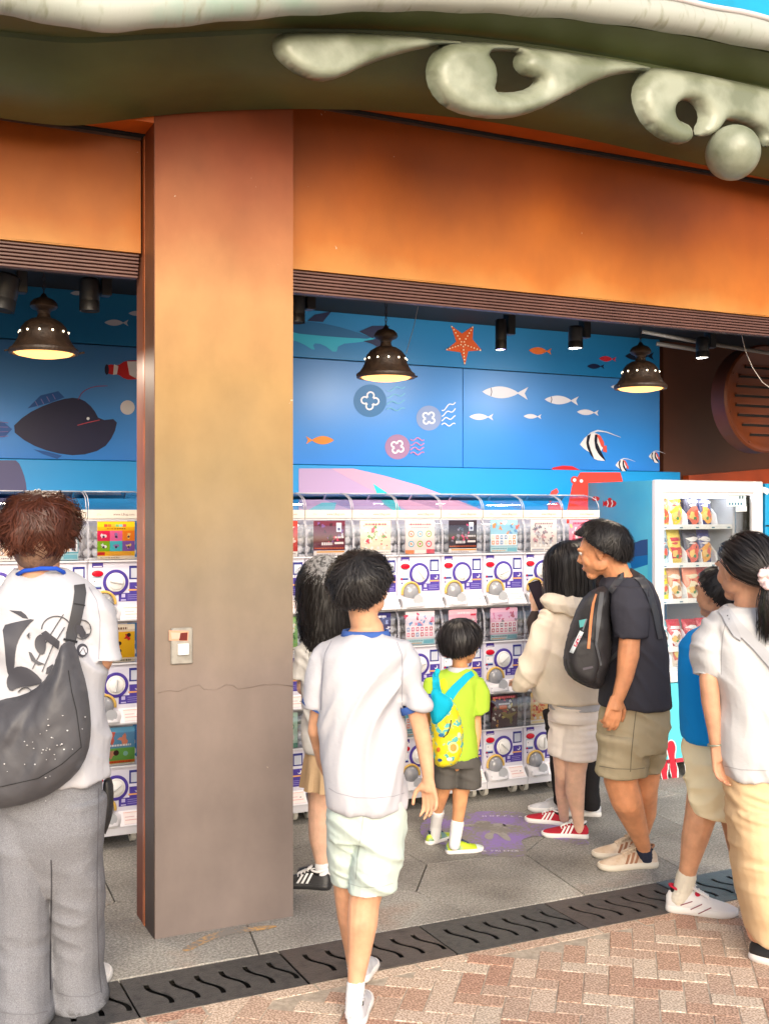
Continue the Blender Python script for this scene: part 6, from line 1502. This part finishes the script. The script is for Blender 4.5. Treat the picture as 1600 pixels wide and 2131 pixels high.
bvs = bvh_of(sh)
decal('seam', [(ribbon([(690,1333),(676,1360),(671,1400),(669,1440),(668,1478)],2.0),SEAMC),(ribbon([(826,1336),(836,1362),(838,1400),(836,1440),(837,1478)],2.0),SEAMC)][:1], bvs, SEAMM, p.t, lift=.0015, thick=.001, step=5, D=3.6)
decal('seam', [(ribbon([(826,1336),(836,1362),(838,1400),(836,1440),(837,1478)],2.0),SEAMC)], bvs, SEAMM, p.t, lift=.0015, thick=.001, step=5, D=3.6)
decal('hem_stitching', [(ribbon([(684,1640),(700,1650),(740,1660),(780,1661),(820,1657),(842,1650)],1.6),SEAMC)], bvs, SEAMM, p.t, lift=.0015, thick=.001, step=5, D=3.6)
cl = MB(); cl.loft([ringpts(p.pt(761,1325,0),p.r(53),.082,32), ringpts(p.pt(761,1311,0),p.r(48),.068,32), ringpts(p.pt(761,1311,0),p.r(43),.060,32), ringpts(p.pt(761,1325,0),p.r(49),.076,32)], False, close=True); cl.build('collar', BLT, p.t, smooth=True)
for (a_, b_, rr_) in (((656,1460),(652,1476),20),((864,1459),(867,1475),28)):
    A_, B_ = p.pt(*a_,-.01), p.pt(*b_,-.01); dv = B_-A_; mb = MB(); mb.tube([A_,B_],[p.r(rr_+2.5)]*2,24,cap=False); V = np.array(mb.v); tl = .28 if a_[0] > 760 else -.38; V[:,2] += ((V-A_)@RV)*tl*1.0; mq = MB(); mq.add([tuple(v) for v in V], mb.f)
    me_ = mq.build('cuff', BLT, p.t, smooth=True); sd_ = me_.modifiers.new('s','SOLIDIFY'); sd_.thickness = .004
MINT = fabric('mint_nylon', lin(214,230,222)[:3], rough=.6)
def b3s(mb):
    p.rings(mb, [(763,1655,78,.12),(763,1700,80,.125),(764,1740,78,.12)])
    p.limb(mb, [(722,1700,38,.11,.03),(720,1770,36,.10,.05),(724,1832,33,.09,.07)]); p.limb(mb, [(792,1700,50,.12,-.01),(788,1770,52,.115,-.02),(772,1852,50,.105,-.03)])
ms_ = p.cloth('shorts', b3s, MINT, voxel=.006, disp=folds(.0085,51,(.7,0,1),9,.5))
bms = bvh_of(ms_)
decal('seam', [(ribbon([(758,1684),(752,1730),(744,1780),(740,1830)],2),(.40,.46,.43,1))], bms, SEAMM, p.t, lift=.0015, thick=.001, step=5, D=3.6)
decal('hem_stitching', [(ribbon([(724,1838),(750,1846),(790,1847),(818,1838)],1.6),(.42,.48,.45,1))], bms, SEAMM, p.t, lift=.0015, thick=.001, step=5, D=3.6)
sock(p, [(741,2046,-.07,19.5),(737,2080,-.08,18.5),(735,2110,-.08,18)]); sock(p, [(736,1975,.19,18),(741,2030,.2,17)])
SG = mat('shoe_silver_white', (.66,.67,.70), .4, c2=(.50,.51,.56), nscale=20)
shoe(p, (740,2138), 4, .235, SG, WSO, laces=WSH); shoe(p, (748,2052), 8, .235, SG, WSO, pitch=-6, lift=.01)
hair(p, 5168, 'short', col_=(.010,.009,.010), hi=(.075,.07,.07), lift=.10, wd=.0012, noise=.40, clump=.014, seed=7, steps=13, steplen=.075, pole=(.15,-.5,.85), vol=.99, curl=.0022)

# ---- P4 small boy in green tee with string bag
p = Person(5.36, 'small boy with bowl haircut in lime green tee and grey shorts', (945,1768))
p.head(960,1338,98,32,neck=(957,1392,.01,16))
p.chain(p.body, [(950,1420,0,28),(944,1490,0,34),(945,1580,0,33)])
p.chain(p.body, [(905,1425,0,14),(888,1475,0,11),(884,1520,.06,9),(892,1560,.1,7)]); p.hand(p.pt(893,1562,.1), -UV, RV, 1, .125, .8)
p.chain(p.body, [(984,1430,0,14),(990,1490,0,11),(992,1525,-.01,10),(989,1558,-.02,7.5),(988,1565,-.02,7)]); p.hand(p.pt(988,1564,-.02), -UV-RV*.25, -RV*.8-FV*.5, -1, .13, 1.15)
p.chain(p.body, [(928,1600,0,22),(920,1650,.03,15),(912,1680,.1,12),(905,1732,.19,8.5)]); p.chain(p.body, [(968,1600,0,24),(958,1650,0,17.5),(955,1685,0,14),(946,1750,0,9.5)])
p.make_body(SK3, .0048); p.face()
GRN = fabric('lime_tee', lin(178,214,70)[:3])
def b4(mb):
    p.rings(mb, [(956,1392,24,.05),(953,1400,38,.07),(948,1415,49,.085),(944,1450,46,.10),(943,1510,46,.11),(946,1566,46,.115),(947,1574,46,.115)])
    p.limb(mb, [(905,1412,18,.045),(896,1440,20,.055),(888,1478,19,.055)]); p.limb(mb, [(985,1412,18,.045),(997,1440,20,.055),(997,1484,21,.055,-.01,.25)])
sh = p.cloth('tee', b4, GRN, voxel=.0065, disp=folds(.006,61,(.8,0,.7),10,.4))
cl = MB(); cl.loft([ringpts(p.pt(955,1400,0),p.r(29),.06,28), ringpts(p.pt(956,1387,0),p.r(22),.046,28), ringpts(p.pt(956,1387,0),p.r(19),.042,28), ringpts(p.pt(955,1400,0),p.r(26),.056,28)], False, close=True); cl.build('collar', WT, p.t, smooth=True)
DSH = fabric('charcoal_shorts', (.095,.09,.085))
def b4s(mb):
    p.rings(mb, [(950,1562,44,.11),(952,1590,46,.115)]); p.limb(mb, [(928,1580,25,.09),(926,1634,25,.085)]); p.limb(mb, [(974,1580,26,.09),(973,1636,27,.09)])
p.cloth('shorts', b4s, DSH, voxel=.006, disp=folds(.006,71,(.4,0,1),12,.4))
sock(p, [(911,1690,.115,13.5),(907,1715,.165,12),(905,1742,.19,11.5)]); sock(p, [(951,1714,0,14.5),(947,1742,0,12.8),(945,1758,0,12)])
LIM = mat('shoe_lime', lin(190,215,40)[:3], .5, c2=lin(120,160,160)[:3], nscale=14, contrast=(.42,.5)); NV_ = mat('lace_navy', (.03,.05,.10), .6)
shoe(p, (889,1758), 42, .185, LIM, WSO, laces=NV_, collar=NV_); shoe(p, (928,1776), 74, .19, LIM, WSO, laces=NV_, collar=NV_, toecol=mat('toe_mint',(.6,.72,.66),.5))
hair(p, 4080, 'bowl', col_=(.008,.007,.008), hi=(.045,.04,.042), lift=.05, wd=.0014, noise=.12, seed=8, steps=13, steplen=.075, pole=(0,-.15,1), vol=1.05)
bag = thing('string_bag', 'turquoise and yellow patterned drawstring bag on the small boy in lime green', 'bag', at(930,1530,5.2))
bv = bvh_of(sh)
TQ = fabric('turquoise_canvas', lin(20,180,212)[:3])
inflate('pouch', [(897,1452),(910,1446),(935,1448),(950,1470),(962,1505),(966,1540),(960,1575),(945,1594),(915,1598),(902,1588),(899,1540),(895,1490)], camfn(5.25), .07, 26, mat('yellow_pattern', lin(245,225,30)[:3], .6, c2=lin(95,190,190)[:3], nscale=26, contrast=(.40,.46), detail=3), bag, step=5, wr=lambda q_,W: .006*float(vn(np.array([[q_[0]*.09,q_[1]*.09,2]]))[0]))
inflate('turquoise_top', [(896,1440),(905,1430),(925,1446),(938,1452),(945,1470),(930,1495),(905,1512),(897,1500),(893,1470)], camfn(5.22), .055, 18, TQ, bag, step=5)
decal('strap', [(ribbon([(912,1455),(908,1430),(906,1405),(912,1392)],[20,16,13,9]),lin(20,180,212))], bv, colmat('strap_turq',.8,.2), bag, lift=.008, thick=.008, step=4, D=5.25)
decal('strap', [(ribbon([(925,1462),(948,1432),(972,1408),(984,1400)],[22,18,15,12]),lin(20,180,212))], bv, bpy.data.materials['strap_turq'], bag, lift=.010, thick=.008, step=4, D=5.25)
decal('cord', [(ribbon([(938,1478),(945,1500),(962,1515)],3),lin(30,110,200))], bv, bpy.data.materials['strap_turq'], bag, lift=.02, thick=.004, step=4, D=5.2)
bb = bvh_of(*[o for o in bag.children][:2]); 
decal('printed_pattern', [(ell(943,1556,11,12),lin(245,235,160)),(ell(943,1556,7,8),lin(235,150,60)),(ell(930,1500,5,6),lin(215,190,40)),(ell(918,1530,6,4),lin(60,120,170)),(ell(935,1580,6,4),lin(245,245,240)),(ell(912,1560,4,5),lin(225,120,60)),(ribbon([(939,1498),(936,1515),(930,1528),(922,1535)],2.4),(.02,.02,.02,1)),(ell(955,1530,4,6),lin(250,245,190)),(ell(915,1582,5,3),lin(40,90,160))], bb, PRINT, bag, lift=.002, thick=.002, step=4, D=5.2)
decal('shirt_figure', [(([(917,1415),(924,1411),(930,1420),(931,1437),(914,1434),(913,1422)]),lin(225,205,30))], bv, PRINT, p.t, lift=.002, step=4, D=5.25)

# ---- P7 woman behind, black trousers, holding phone (behind P5)
p = Person(6.0, 'person in black behind the beige jacket, holding up a phone', (1235,1690))
p.head(1216,1172,100,-75,pitch=-18,neck=(1226,1228,.02,17))
p.chain(p.body, [(1222,1260,0,30),(1222,1400,0,36)])
p.chain(p.body, [(1190,1262,-.02,14),(1138,1318,-.05,11),(1112,1300,-.08,9),(1112,1268,-.08,7)])
p.hand(p.pt(1114,1266,-.08), UV*.9+RV*.15, RV*.5+FV*.6, 1, .165, .9)
p.chain(p.body, [(1210,1600,0,20),(1228,1680,0,10)]); p.chain(p.body, [(1185,1600,.1,20),(1175,1680,.1,10)])
p.make_body(SK4, .0055); p.face()
BLT_ = fabric('black_cloth', (.018,.017,.019)); DBR = fabric('dark_brown_sleeve', (.055,.042,.042))
def b7(mb):
    p.rings(mb, [(1224,1222,26,.06),(1222,1240,42,.1),(1220,1300,46,.13),(1215,1400,48,.13),(1212,1470,48,.13)])
    p.limb(mb, [(1190,1258,18,.05),(1160,1300,18,.05,-.03),(1122,1322,15,.04,-.06)]); p.chain(mb, [(1150,1315,-.04,17),(1114,1318,-.07,14.5),(1108,1296,-.08,13),(1112,1276,-.08,10)])
p.cloth('top', b7, DBR, disp=folds(.006,81,(.7,0,1),9,.5))
def b7t(mb):
    p.rings(mb, [(1200,1460,60,.13),(1190,1520,58,.13)]); p.limb(mb, [(1222,1500,26,.11),(1224,1600,22,.09),(1226,1682,20,.08)]); p.limb(mb, [(1160,1480,32,.1,.05),(1165,1560,24,.09,.1),(1172,1672,18,.08,.1)])
p.cloth('trousers', b7t, BLT_, disp=folds(.007,82,(.4,0,1),9,.4))
shoe(p, (1250,1698), -82, .24, SG, WSO); shoe(p, (1190,1690), -82, .24, SG, WSO)
hair(p, 2040, 'long', length=.16, fall=1.2, lift=.12, wd=.0017, noise=.3, seed=9, steplen=.09, col_=(.010,.008,.009), hi=(.05,.03,.03))
ph = thing('phone', 'black phone held up in front of the capsule machines', 'phone', at(1122,1237,5.85))
fm = MB(); o_ = at(1121,1238,5.86); fx, fu = RV*.85-FV*.5, UV*.92-RV*.38; fu = fu/np.linalg.norm(fu); fx = fx-fu*np.dot(fx,fu); fx /= np.linalg.norm(fx); fn = np.cross(fx,fu)
bxm = MB(); bxm.box((-.037,-.0045,-.076),(.037,.0045,.076),bev=.004); fm.add([o_+fx*a+fn*b+fu*c for a,b,c in bxm.v], bxm.f); fm.build('case', mat('phone_black',(.015,.012,.015),.25), ph)
fm = MB(); fm.add([o_+fx*a+fn*b+fu*c for a,b,c in ((-.034,.0048,-.072),(.034,.0048,-.072),(.034,.0048,.072),(-.034,.0048,.072))], [(0,1,2,3)]); fm.build('screen', mat('screen_glass',(.03,.02,.035),.1), ph)

# ---- P5 woman in beige hooded jacket
p = Person(5.62, 'long-haired woman in beige hooded jacket, pale shorts and red striped sneakers', (1190,1740))
p.head(1180,1182,106,-62,pitch=-20,neck=(1196,1250,.03,17))
p.chain(p.body, [(1190,1290,0,36),(1190,1460,0,42)])
p.chain(p.body, [(1150,1300,-.05,14),(1118,1400,-.05,12),(1100,1420,.05,9)]); p.hand(p.pt(1090,1420,.1), FV-RV*.3, -UV, -1, .165, .6)
p.chain(p.body, [(1172,1560,.05,24),(1170,1610,.05,17),(1170,1650,.15,15),(1173,1702,.22,10)]); p.chain(p.body, [(1200,1560,0,28),(1197,1605,0,22),(1196,1645,0,20.5),(1202,1700,.02,12.5),(1205,1728,.025,11)])
p.make_body(SK4, .0052); p.face()
BEI = fabric('beige_jacket', lin(230,217,200,.92)[:3], rough=.7)
def b5(mb):
    p.rings(mb, [(1192,1238,32,.09),(1186,1262,50,.14),(1180,1310,62,.17),(1176,1380,68,.18),(1178,1430,72,.18),(1182,1456,70,.17,0)])
    p.limb(mb, [(1150,1268,24,.06,-.06),(1136,1300,30,.075,-.07),(1122,1350,32,.08,-.08),(1106,1395,32,.08,-.08),(1090,1425,22,.06,-.06),(1080,1436,14,.04,-.05)])
p.cloth('jacket', b5, BEI, voxel=.0065, disp=folds(.008,91,(.8,0,.8),9,.45))
def hd5(mb): p.rings(mb, [(1182,1278,46,.10,-.08,-.25),(1178,1258,52,.12,-.07,-.2),(1176,1240,40,.10,-.06,-.1)])
p.cloth('hood', hd5, BEI, voxel=.0065, disp=folds(.008,92,(1,0,.4),12,.6))
def un5(mb): p.rings(mb, [(1192,1440,52,.14),(1196,1474,54,.14)])
p.cloth('undershirt', un5, WT, voxel=.008)
SHC = fabric('pale_shorts', lin(240,230,222,1.0)[:3])
def b5s(mb):
    p.rings(mb, [(1194,1462,50,.13),(1194,1500,53,.13)]); p.limb(mb, [(1172,1490,30,.10,.05),(1170,1566,28,.10,.05)]); p.limb(mb, [(1205,1490,38,.12),(1203,1574,40,.12)])
p.cloth('shorts', b5s, SHC, voxel=.0065, disp=folds(.009,95,(.35,0,1),11,.3))
RDS = mat('suede_red', lin(200,25,55)[:3], .8, c2=lin(170,18,42)[:3], nscale=12, bump=.3, bscale=260)
shoe(p, (1182,1718), -66, .235, RDS, WSO, stripes=WST, laces=WSH, collar=WSH); shoe(p, (1224,1744), -80, .235, RDS, WSO, stripes=WST, laces=WSH, collar=WSH)
hair(p, 4624, 'long', length=.40, fall=1.9, lift=.06, wd=.0016, noise=.12, seed=10, steplen=.085, col_=(.008,.007,.008), hi=(.055,.05,.052), vol=1.02, pole=(0,-.1,1))

# ---- P6 man in black tee with front pack, khaki shorts
p = Person(5.05, 'man in charcoal tee and khaki shorts looking down to the left, backpack on his chest', (1310,1815))
p.head(1252,1146,116,-68,pitch=-14,neck=(1300,1222,.02,28),jaw=1.03)
p.chain(p.body, [(1300,1230,0,34),(1316,1300,0,45),(1322,1460,0,48)])
p.chain(p.body, [(1306,1262,-.14,22),(1310,1318,-.2,22),(1307,1362,-.2,23),(1299,1410,-.2,18),(1287,1448,-.2,14),(1284,1455,-.2,13)])
p.hand(p.pt(1283,1452,-.2), -UV*.95-RV*.22, FV*.95-RV*.2, 1, .178, .75, spread=.8)
p.chain(p.body, [(1290,1268,.18,20),(1262,1330,.25,22),(1236,1350,.16,15)]); p.hand(p.pt(1232,1352,.14), -UV-RV*.4, FV, 1, .185, .6)
p.chain(p.body, [(1295,1560,-.04,46),(1290,1620,-.04,35),(1303,1665,-.04,33),(1322,1715,.04,24),(1338,1760,.10,15),(1343,1788,.125,14)])
p.chain(p.body, [(1340,1560,.1,42),(1338,1640,.12,30),(1338,1690,.2,27),(1334,1735,.27,16),(1331,1768,.29,13)])
p.make_body(SK5, .0052); p.face()
CHT = fabric('charcoal_tee', (.042,.042,.055))
def b6(mb):
    p.rings(mb, [(1296,1200,38,.09),(1300,1216,52,.14),(1308,1248,58,.19),(1316,1310,60,.20),(1320,1380,66,.19),(1322,1430,69,.185),(1320,1466,70,.18)])
    p.limb(mb, [(1312,1222,36,.06,-.14),(1312,1262,38,.07,-.19),(1312,1326,35,.065,-.2,.05)]); p.limb(mb, [(1290,1235,32,.06,.18),(1272,1320,28,.06,.24)])
sh = p.cloth('tee', b6, CHT, disp=folds(.008,101,(.8,0,.8),8,.4))
KH = fabric('khaki_shorts', lin(176,164,138,.9)[:3], c2=lin(158,146,120,.9)[:3], nscale=3)
def b6s(mb):
    p.rings(mb, [(1320,1456,66,.16),(1318,1510,69,.165),(1312,1560,66,.16)]); p.limb(mb, [(1298,1530,55,.12,-.05),(1293,1612,54,.11,-.05,-.03)]); p.limb(mb, [(1335,1530,48,.12,.08),(1335,1606,40,.11,.1)])
ks_ = p.cloth('shorts', b6s, KH, voxel=.0065, disp=folds(.011,111,(.7,0,1),8,.5))
decal('seam', [(ribbon([(1324,1470),(1318,1520),(1313,1570),(1311,1606)],2),(.16,.14,.10,1))], bvh_of(ks_), SEAMM, p.t, lift=.0015, thick=.001, step=5, D=4.95)
decal('hem_stitching', [(ribbon([(1246,1594),(1280,1600),(1320,1601),(1350,1597)],1.6),(.18,.16,.12,1))], bvh_of(ks_), SEAMM, p.t, lift=.0015, thick=.001, step=5, D=4.95)
NS = fabric('ankle_sock_navy', (.03,.035,.06)); sock(p, [(1339,1768,.11,16.5),(1343,1788,.125,15)], NS); sock(p, [(1332,1752,.28,15),(1331,1768,.29,14)], NS)
TNS = mat('suede_tan', lin(232,215,195)[:3], .75, c2=lin(205,180,155)[:3], nscale=18, bump=.2, bscale=180); BRS = mat('stripe_brown', lin(165,115,85)[:3], .7); CRS = mat('sole_cream', (.66,.60,.50), .6)
shoe(p, (1366,1803), -99, .285, TNS, CRS, stripes=BRS, laces=TNS, collar=BRS); shoe(p, (1352,1782), -92, .28, TNS, CRS, stripes=BRS, laces=TNS)
hair(p, 5168, 'short', col_=(.010,.009,.010), hi=(.065,.06,.06), lift=.12, wd=.0012, noise=.45, clump=.014, seed=12, steps=12, steplen=.07, pole=(0,-.55,.83), vol=1.05, curl=.004)
bp_ = thing('backpack', 'black backpack worn on the chest with orange zip and white-red tag', 'backpack', at(1225,1330,5.0))
NYB = mat('nylon_black', (.022,.021,.024), .55, bump=.3, bscale=30, spec=.35)
inflate('pack_body', [(1216,1240),(1235,1225),(1256,1218),(1266,1226),(1270,1290),(1272,1360),(1256,1415),(1244,1436),(1215,1428),(1185,1410),(1172,1388),(1171,1365),(1180,1322),(1192,1285),(1204,1258)], camfn(4.98), .13, 34, NYB, bp_, step=6, back=.9, wr=lambda q_,W: .007*float(vn(np.array([[q_[0]*.06,q_[1]*.04,5]]))[0]))
inflate('front_pocket', [(1186,1330),(1215,1318),(1245,1330),(1250,1380),(1238,1425),(1210,1420),(1184,1400),(1178,1370)], camfn(4.88), .05, 16, NYB, bp_, step=6)
bb = bvh_of(*list(bp_.children)); CM = colmat('pack_trim', .55, .3)
decal('orange_zip', [(ribbon([(1240,1236),(1234,1255),(1229,1290),(1224,1350)],[4,5,6,6]),lin(215,140,95))], bb, CM, bp_, lift=.004, thick=.004, step=4, D=4.9)
decal('luggage_tag', [([(1206,1312),(1214,1316),(1192,1360),(1184,1357)],lin(225,235,240)),([(1204,1322),(1209,1324),(1198,1347),(1193,1344)],lin(205,50,80)),([(1204,1291),(1219,1288),(1213,1304),(1206,1306)],lin(110,200,200)),(ribbon([(1220,1288),(1212,1312)],3),(.2,.2,.22,1))], bb, CM, bp_, lift=.008, thick=.003, step=4, D=4.85)
decal('grey_label', [([(1212,1390),(1232,1386),(1234,1390),(1213,1395)],lin(90,85,95))], bb, CM, bp_, lift=.002, step=4, D=4.85)
bv = bvh_of(sh); 
decal('shoulder_strap', [(ribbon([(1268,1232),(1290,1202),(1312,1190),(1334,1204),(1350,1232),(1364,1275),(1374,1330)],[12,15,17,17,15,13,10]),lin(70,72,78))], bv, CM, bp_, lift=.012, thick=.012, step=5, D=4.9)
decal('side_strap', [(ribbon([(1252,1232),(1246,1280),(1240,1340),(1250,1385)],[9,10,5,4]),lin(95,97,102))], bb, CM, bp_, lift=.008, thick=.006, step=5, D=4.95)
decal('waist_strap', [(ribbon([(1262,1382),(1290,1352)],[7,8]),lin(85,88,92))], bv, CM, bp_, lift=.010, thick=.004, step=5, D=4.9)

# ---- P8 boy in blue sleeveless top
p = Person(4.55, 'boy in bright blue sleeveless top, cream shorts and white sneakers with red lining', (1440,1900))
p.head(1492,1236,106,-38,neck=(1484,1300,.02,19))
p.chain(p.body, [(1470,1340,0,34),(1468,1430,0,42),(1470,1540,0,40)])
p.chain(p.body, [(1438,1360,0,15),(1426,1420,.05,12),(1428,1480,.1,10),(1445,1520,.16,8)]); p.hand(p.pt(1448,1526,.16), -UV+FV*.3, RV, 1, .15, .6)
p.chain(p.body, [(1520,1360,.05,15),(1530,1460,.1,11)]); p.hand(p.pt(1532,1470,.1), -UV, -RV, -1, .15, .6)
p.chain(p.body, [(1472,1640,0,42),(1456,1702,-.02,32),(1445,1745,.0,28),(1434,1795,.03,20),(1424,1840,.055,16)]); p.chain(p.body, [(1510,1640,.1,36),(1522,1710,.15,22),(1540,1800,.22,17)])
p.make_body(SK2, .005); p.face()
BLU = fabric('blue_jersey', lin(20,140,222,1.05)[:3])
def b8(mb): p.rings(mb, [(1484,1302,26,.06),(1474,1318,42,.09),(1464,1345,50,.11),(1460,1380,48,.115),(1462,1460,46,.115),(1470,1535,50,.13),(1472,1540,50,.13)]); p.chain(mb, [(1440,1350,0,14),(1432,1375,0,13)])
p.cloth('vest', b8, BLU, disp=folds(.0035,121,(.8,0,.8),9,.4))
CRM = fabric('cream_shorts', lin(246,236,200,1.0)[:3], rough=.7)
def b8s(mb):
    p.rings(mb, [(1470,1530,41,.10),(1474,1560,47,.115),(1476,1590,52,.125)]); p.limb(mb, [(1474,1580,46,.11,-.02),(1476,1692,42,.105,-.02,-.1)]); p.limb(mb, [(1500,1580,36,.10,.1),(1510,1690,30,.10,.12)])
p.cloth('shorts', b8s, CRM, voxel=.006, disp=folds(.012,131,(.8,0,-.7),11,.5))
sock(p, [(1428,1822,.045,21),(1419,1855,.055,20),(1412,1870,.055,20)], SOCKC); sock(p, [(1540,1800,.22,19),(1545,1850,.22,18)], SOCKC)
RL = mat('lining_crimson', lin(205,20,60)[:3], .6)
s8 = shoe(p, (1385,1893), 106, .285, WSH, WSO, stripes=None, laces=WSH, collar=RL, h=1.08); shoe(p, (1545,1866), 100, .27, WSH, WSO, laces=WSH, collar=RL)
bs = bvh_of(s8); decal('red_lines', [(ribbon([(1415,1884),(1440,1876)],2.2),lin(140,70,85)),(ribbon([(1436,1893),(1460,1882)],2.2),lin(140,70,85)),(ribbon([(1452,1902),(1479,1889)],2.2),lin(140,70,85)),(ell(1451,1860,6,6),lin(205,25,60))], bs, PRINT, p.t, lift=.003, step=4, D=4.5)
hair(p, 4080, 'short', col_=(.009,.008,.009), hi=(.045,.042,.045), lift=.06, wd=.0013, noise=.3, seed=14, steps=12, steplen=.07, vol=1.02)

# ---- P9 woman in white tee and beige wide trousers (right foreground)
p = Person(4.12, 'woman with black ponytail, white tee, grey sling strap and wide beige trousers', (1590,1990))
p.head(1546,1186,136,-27,pitch=-4,neck=(1556,1276,.02,30))
p.chain(p.body, [(1590,1330,0,60),(1590,1500,0,65),(1600,1620,0,65)])
p.chain(p.body, [(1490,1345,-.01,19),(1474,1410,-.02,20),(1478,1460,-.02,19.5),(1486,1520,-.02,15),(1490,1560,-.02,12.5)]); p.hand(p.pt(1490,1556,-.02), -UV+RV*.18, -FV*.8+RV*.5, -1, .165, .7)
p.chain(p.body, [(1696,1345,.05,19),(1712,1480,.1,18),(1705,1570,.1,12)]); p.hand(p.pt(1704,1580,.1), -UV, -RV, 1, .165, .6)
p.chain(p.body, [(1560,1650,0,48),(1570,1800,0,34),(1575,1940,-.02,22)]); p.chain(p.body, [(1640,1650,.1,48),(1640,1950,.1,22)])
p.make_body(SK1, .0052); p.face()
def b9(mb):
    p.rings(mb, [(1562,1264,52,.07),(1568,1276,84,.095),(1580,1300,108,.115),(1586,1350,108,.13),(1586,1430,100,.135),(1590,1520,98,.14),(1594,1604,94,.145),(1595,1612,94,.145)])
    p.limb(mb, [(1492,1292,28,.055),(1476,1330,33,.065),(1470,1370,32,.065),(1470,1406,29,.06)]); p.limb(mb, [(1670,1300,30,.055),(1700,1340,34,.065),(1712,1410,30,.06)])
sh = p.cloth('tee', b9, WT2, voxel=.0065, disp=folds(.011,141,(.9,0,.6),8,.4))
bg_ = fabric('beige_trousers', lin(240,208,165)[:3], rough=.75)
def b9t(mb):
    p.rings(mb, [(1596,1595,88,.14),(1598,1680,86,.145),(1600,1740,80,.14)]); p.limb(mb, [(1564,1680,50,.13,-.02),(1574,1800,48,.125,-.02),(1592,1890,46,.125,-.02),(1606,1952,44,.12,-.02)]); p.limb(mb, [(1650,1680,50,.13,.1),(1660,1960,44,.12,.12)])
p.cloth('trousers', b9t, bg_, voxel=.0075, disp=folds(.009,151,(.25,0,1),8,.2))
shoe(p, (1560,1992), 128, .26, BK, WSO, stripes=WST, laces=BK); shoe(p, (1650,1960), 120, .25, BK, WSO, stripes=WST)
hair(p, 4896, 'short', col_=(.010,.009,.010), hi=(.07,.06,.06), lift=.03, wd=.0013, noise=.10, seed=15, steps=18, steplen=.07, pole=(0,.8,.55), vol=1.02)
def tailhair():
    mb = MB(); g = random.Random(2)
    for k in range(420):
        a = g.uniform(0,6.28); r_ = g.random()**.5; x0, y0 = 1596+g.gauss(0,3), 1210+g.gauss(0,3); ex = 1598+g.gauss(0,10); L_ = g.uniform(.6,1.0)
        pts = []
        for t in np.linspace(0,1,7):
            pts.append(p.pt(x0+(ex-x0)*t+math.sin(t*3)*(-2)+10*math.cos(a)*math.sin(math.pi*min(1,t*1.2+.1)), y0+135*L_*t, -.12-.03*math.sin(math.pi*t)+.022*math.sin(a)))
        mb.tube(pts, [.0011]*6+[.0003], 3, c=tuple(x*g.uniform(.8,2.2) for x in (.012,.010,.010))+(1,), cap=False)
    return mb.build('ponytail', HAIRM, p.t, smooth=True)
tailhair()
mb = MB(); 
for k in range(26):
    a = 2*math.pi*k/26; mb.ball(p.pt(1595+(9 if k%2 else 14)*math.cos(a), 1202+(12 if k%2 else 20)*math.sin(a), -.155+.012*math.sin(3*a)), .011+.003*math.sin(k*2.3), 9, 6)
remesh(mb, 'scrunchie', .004, fabric('scrunchie_pink', (.78,.60,.60)), p.t, smooth=1, disp=lambda co,no: .004*vn(co*70,3))
bv = bvh_of(sh)
stp = thing('shoulder_bag_strap', 'pale grey sling strap crossing the back of the white tee at right', 'strap', at(1550,1350,3.95))
decal('strap_band', [(ribbon([(1502,1264),(1530,1300),(1575,1345),(1612,1388),(1650,1430)],[24,22,20,20,20]),lin(196,199,206)),([(1496,1268),(1512,1262),(1540,1322),(1541,1334),(1526,1324),(1508,1296)],lin(186,189,197)),(ell(1513,1281,1.6),lin(90,90,95)),(ell(1516,1288,1.2),lin(110,110,115))], bv, colmat('strap_pale',.6,.3), stp, lift=.009, thick=.006, step=6, D=3.98)
decal('seam', [(ribbon([(1512,1284),(1503,1320),(1500,1360),(1500,1404)],1.8),(.36,.36,.38,1))], bv, SEAMM, p.t, lift=.0015, thick=.001, step=5, D=4.0)
decal('hem_stitching', [(ribbon([(1506,1594),(1540,1602),(1598,1604)],1.6),(.36,.36,.38,1))], bv, SEAMM, p.t, lift=.0015, thick=.001, step=5, D=4.0)
br2 = MB(); br2.tube([p.pt(1488,1549,-.02)+RV*.027*math.cos(a)+FV*.024*math.sin(a)+UV*.003*math.cos(a) for a in np.linspace(0,2*math.pi,22)], .0035, 8); br2.build('bracelet', mat('bangle_grey',(.30,.32,.25),.3,metal=.4), p.t, smooth=True)
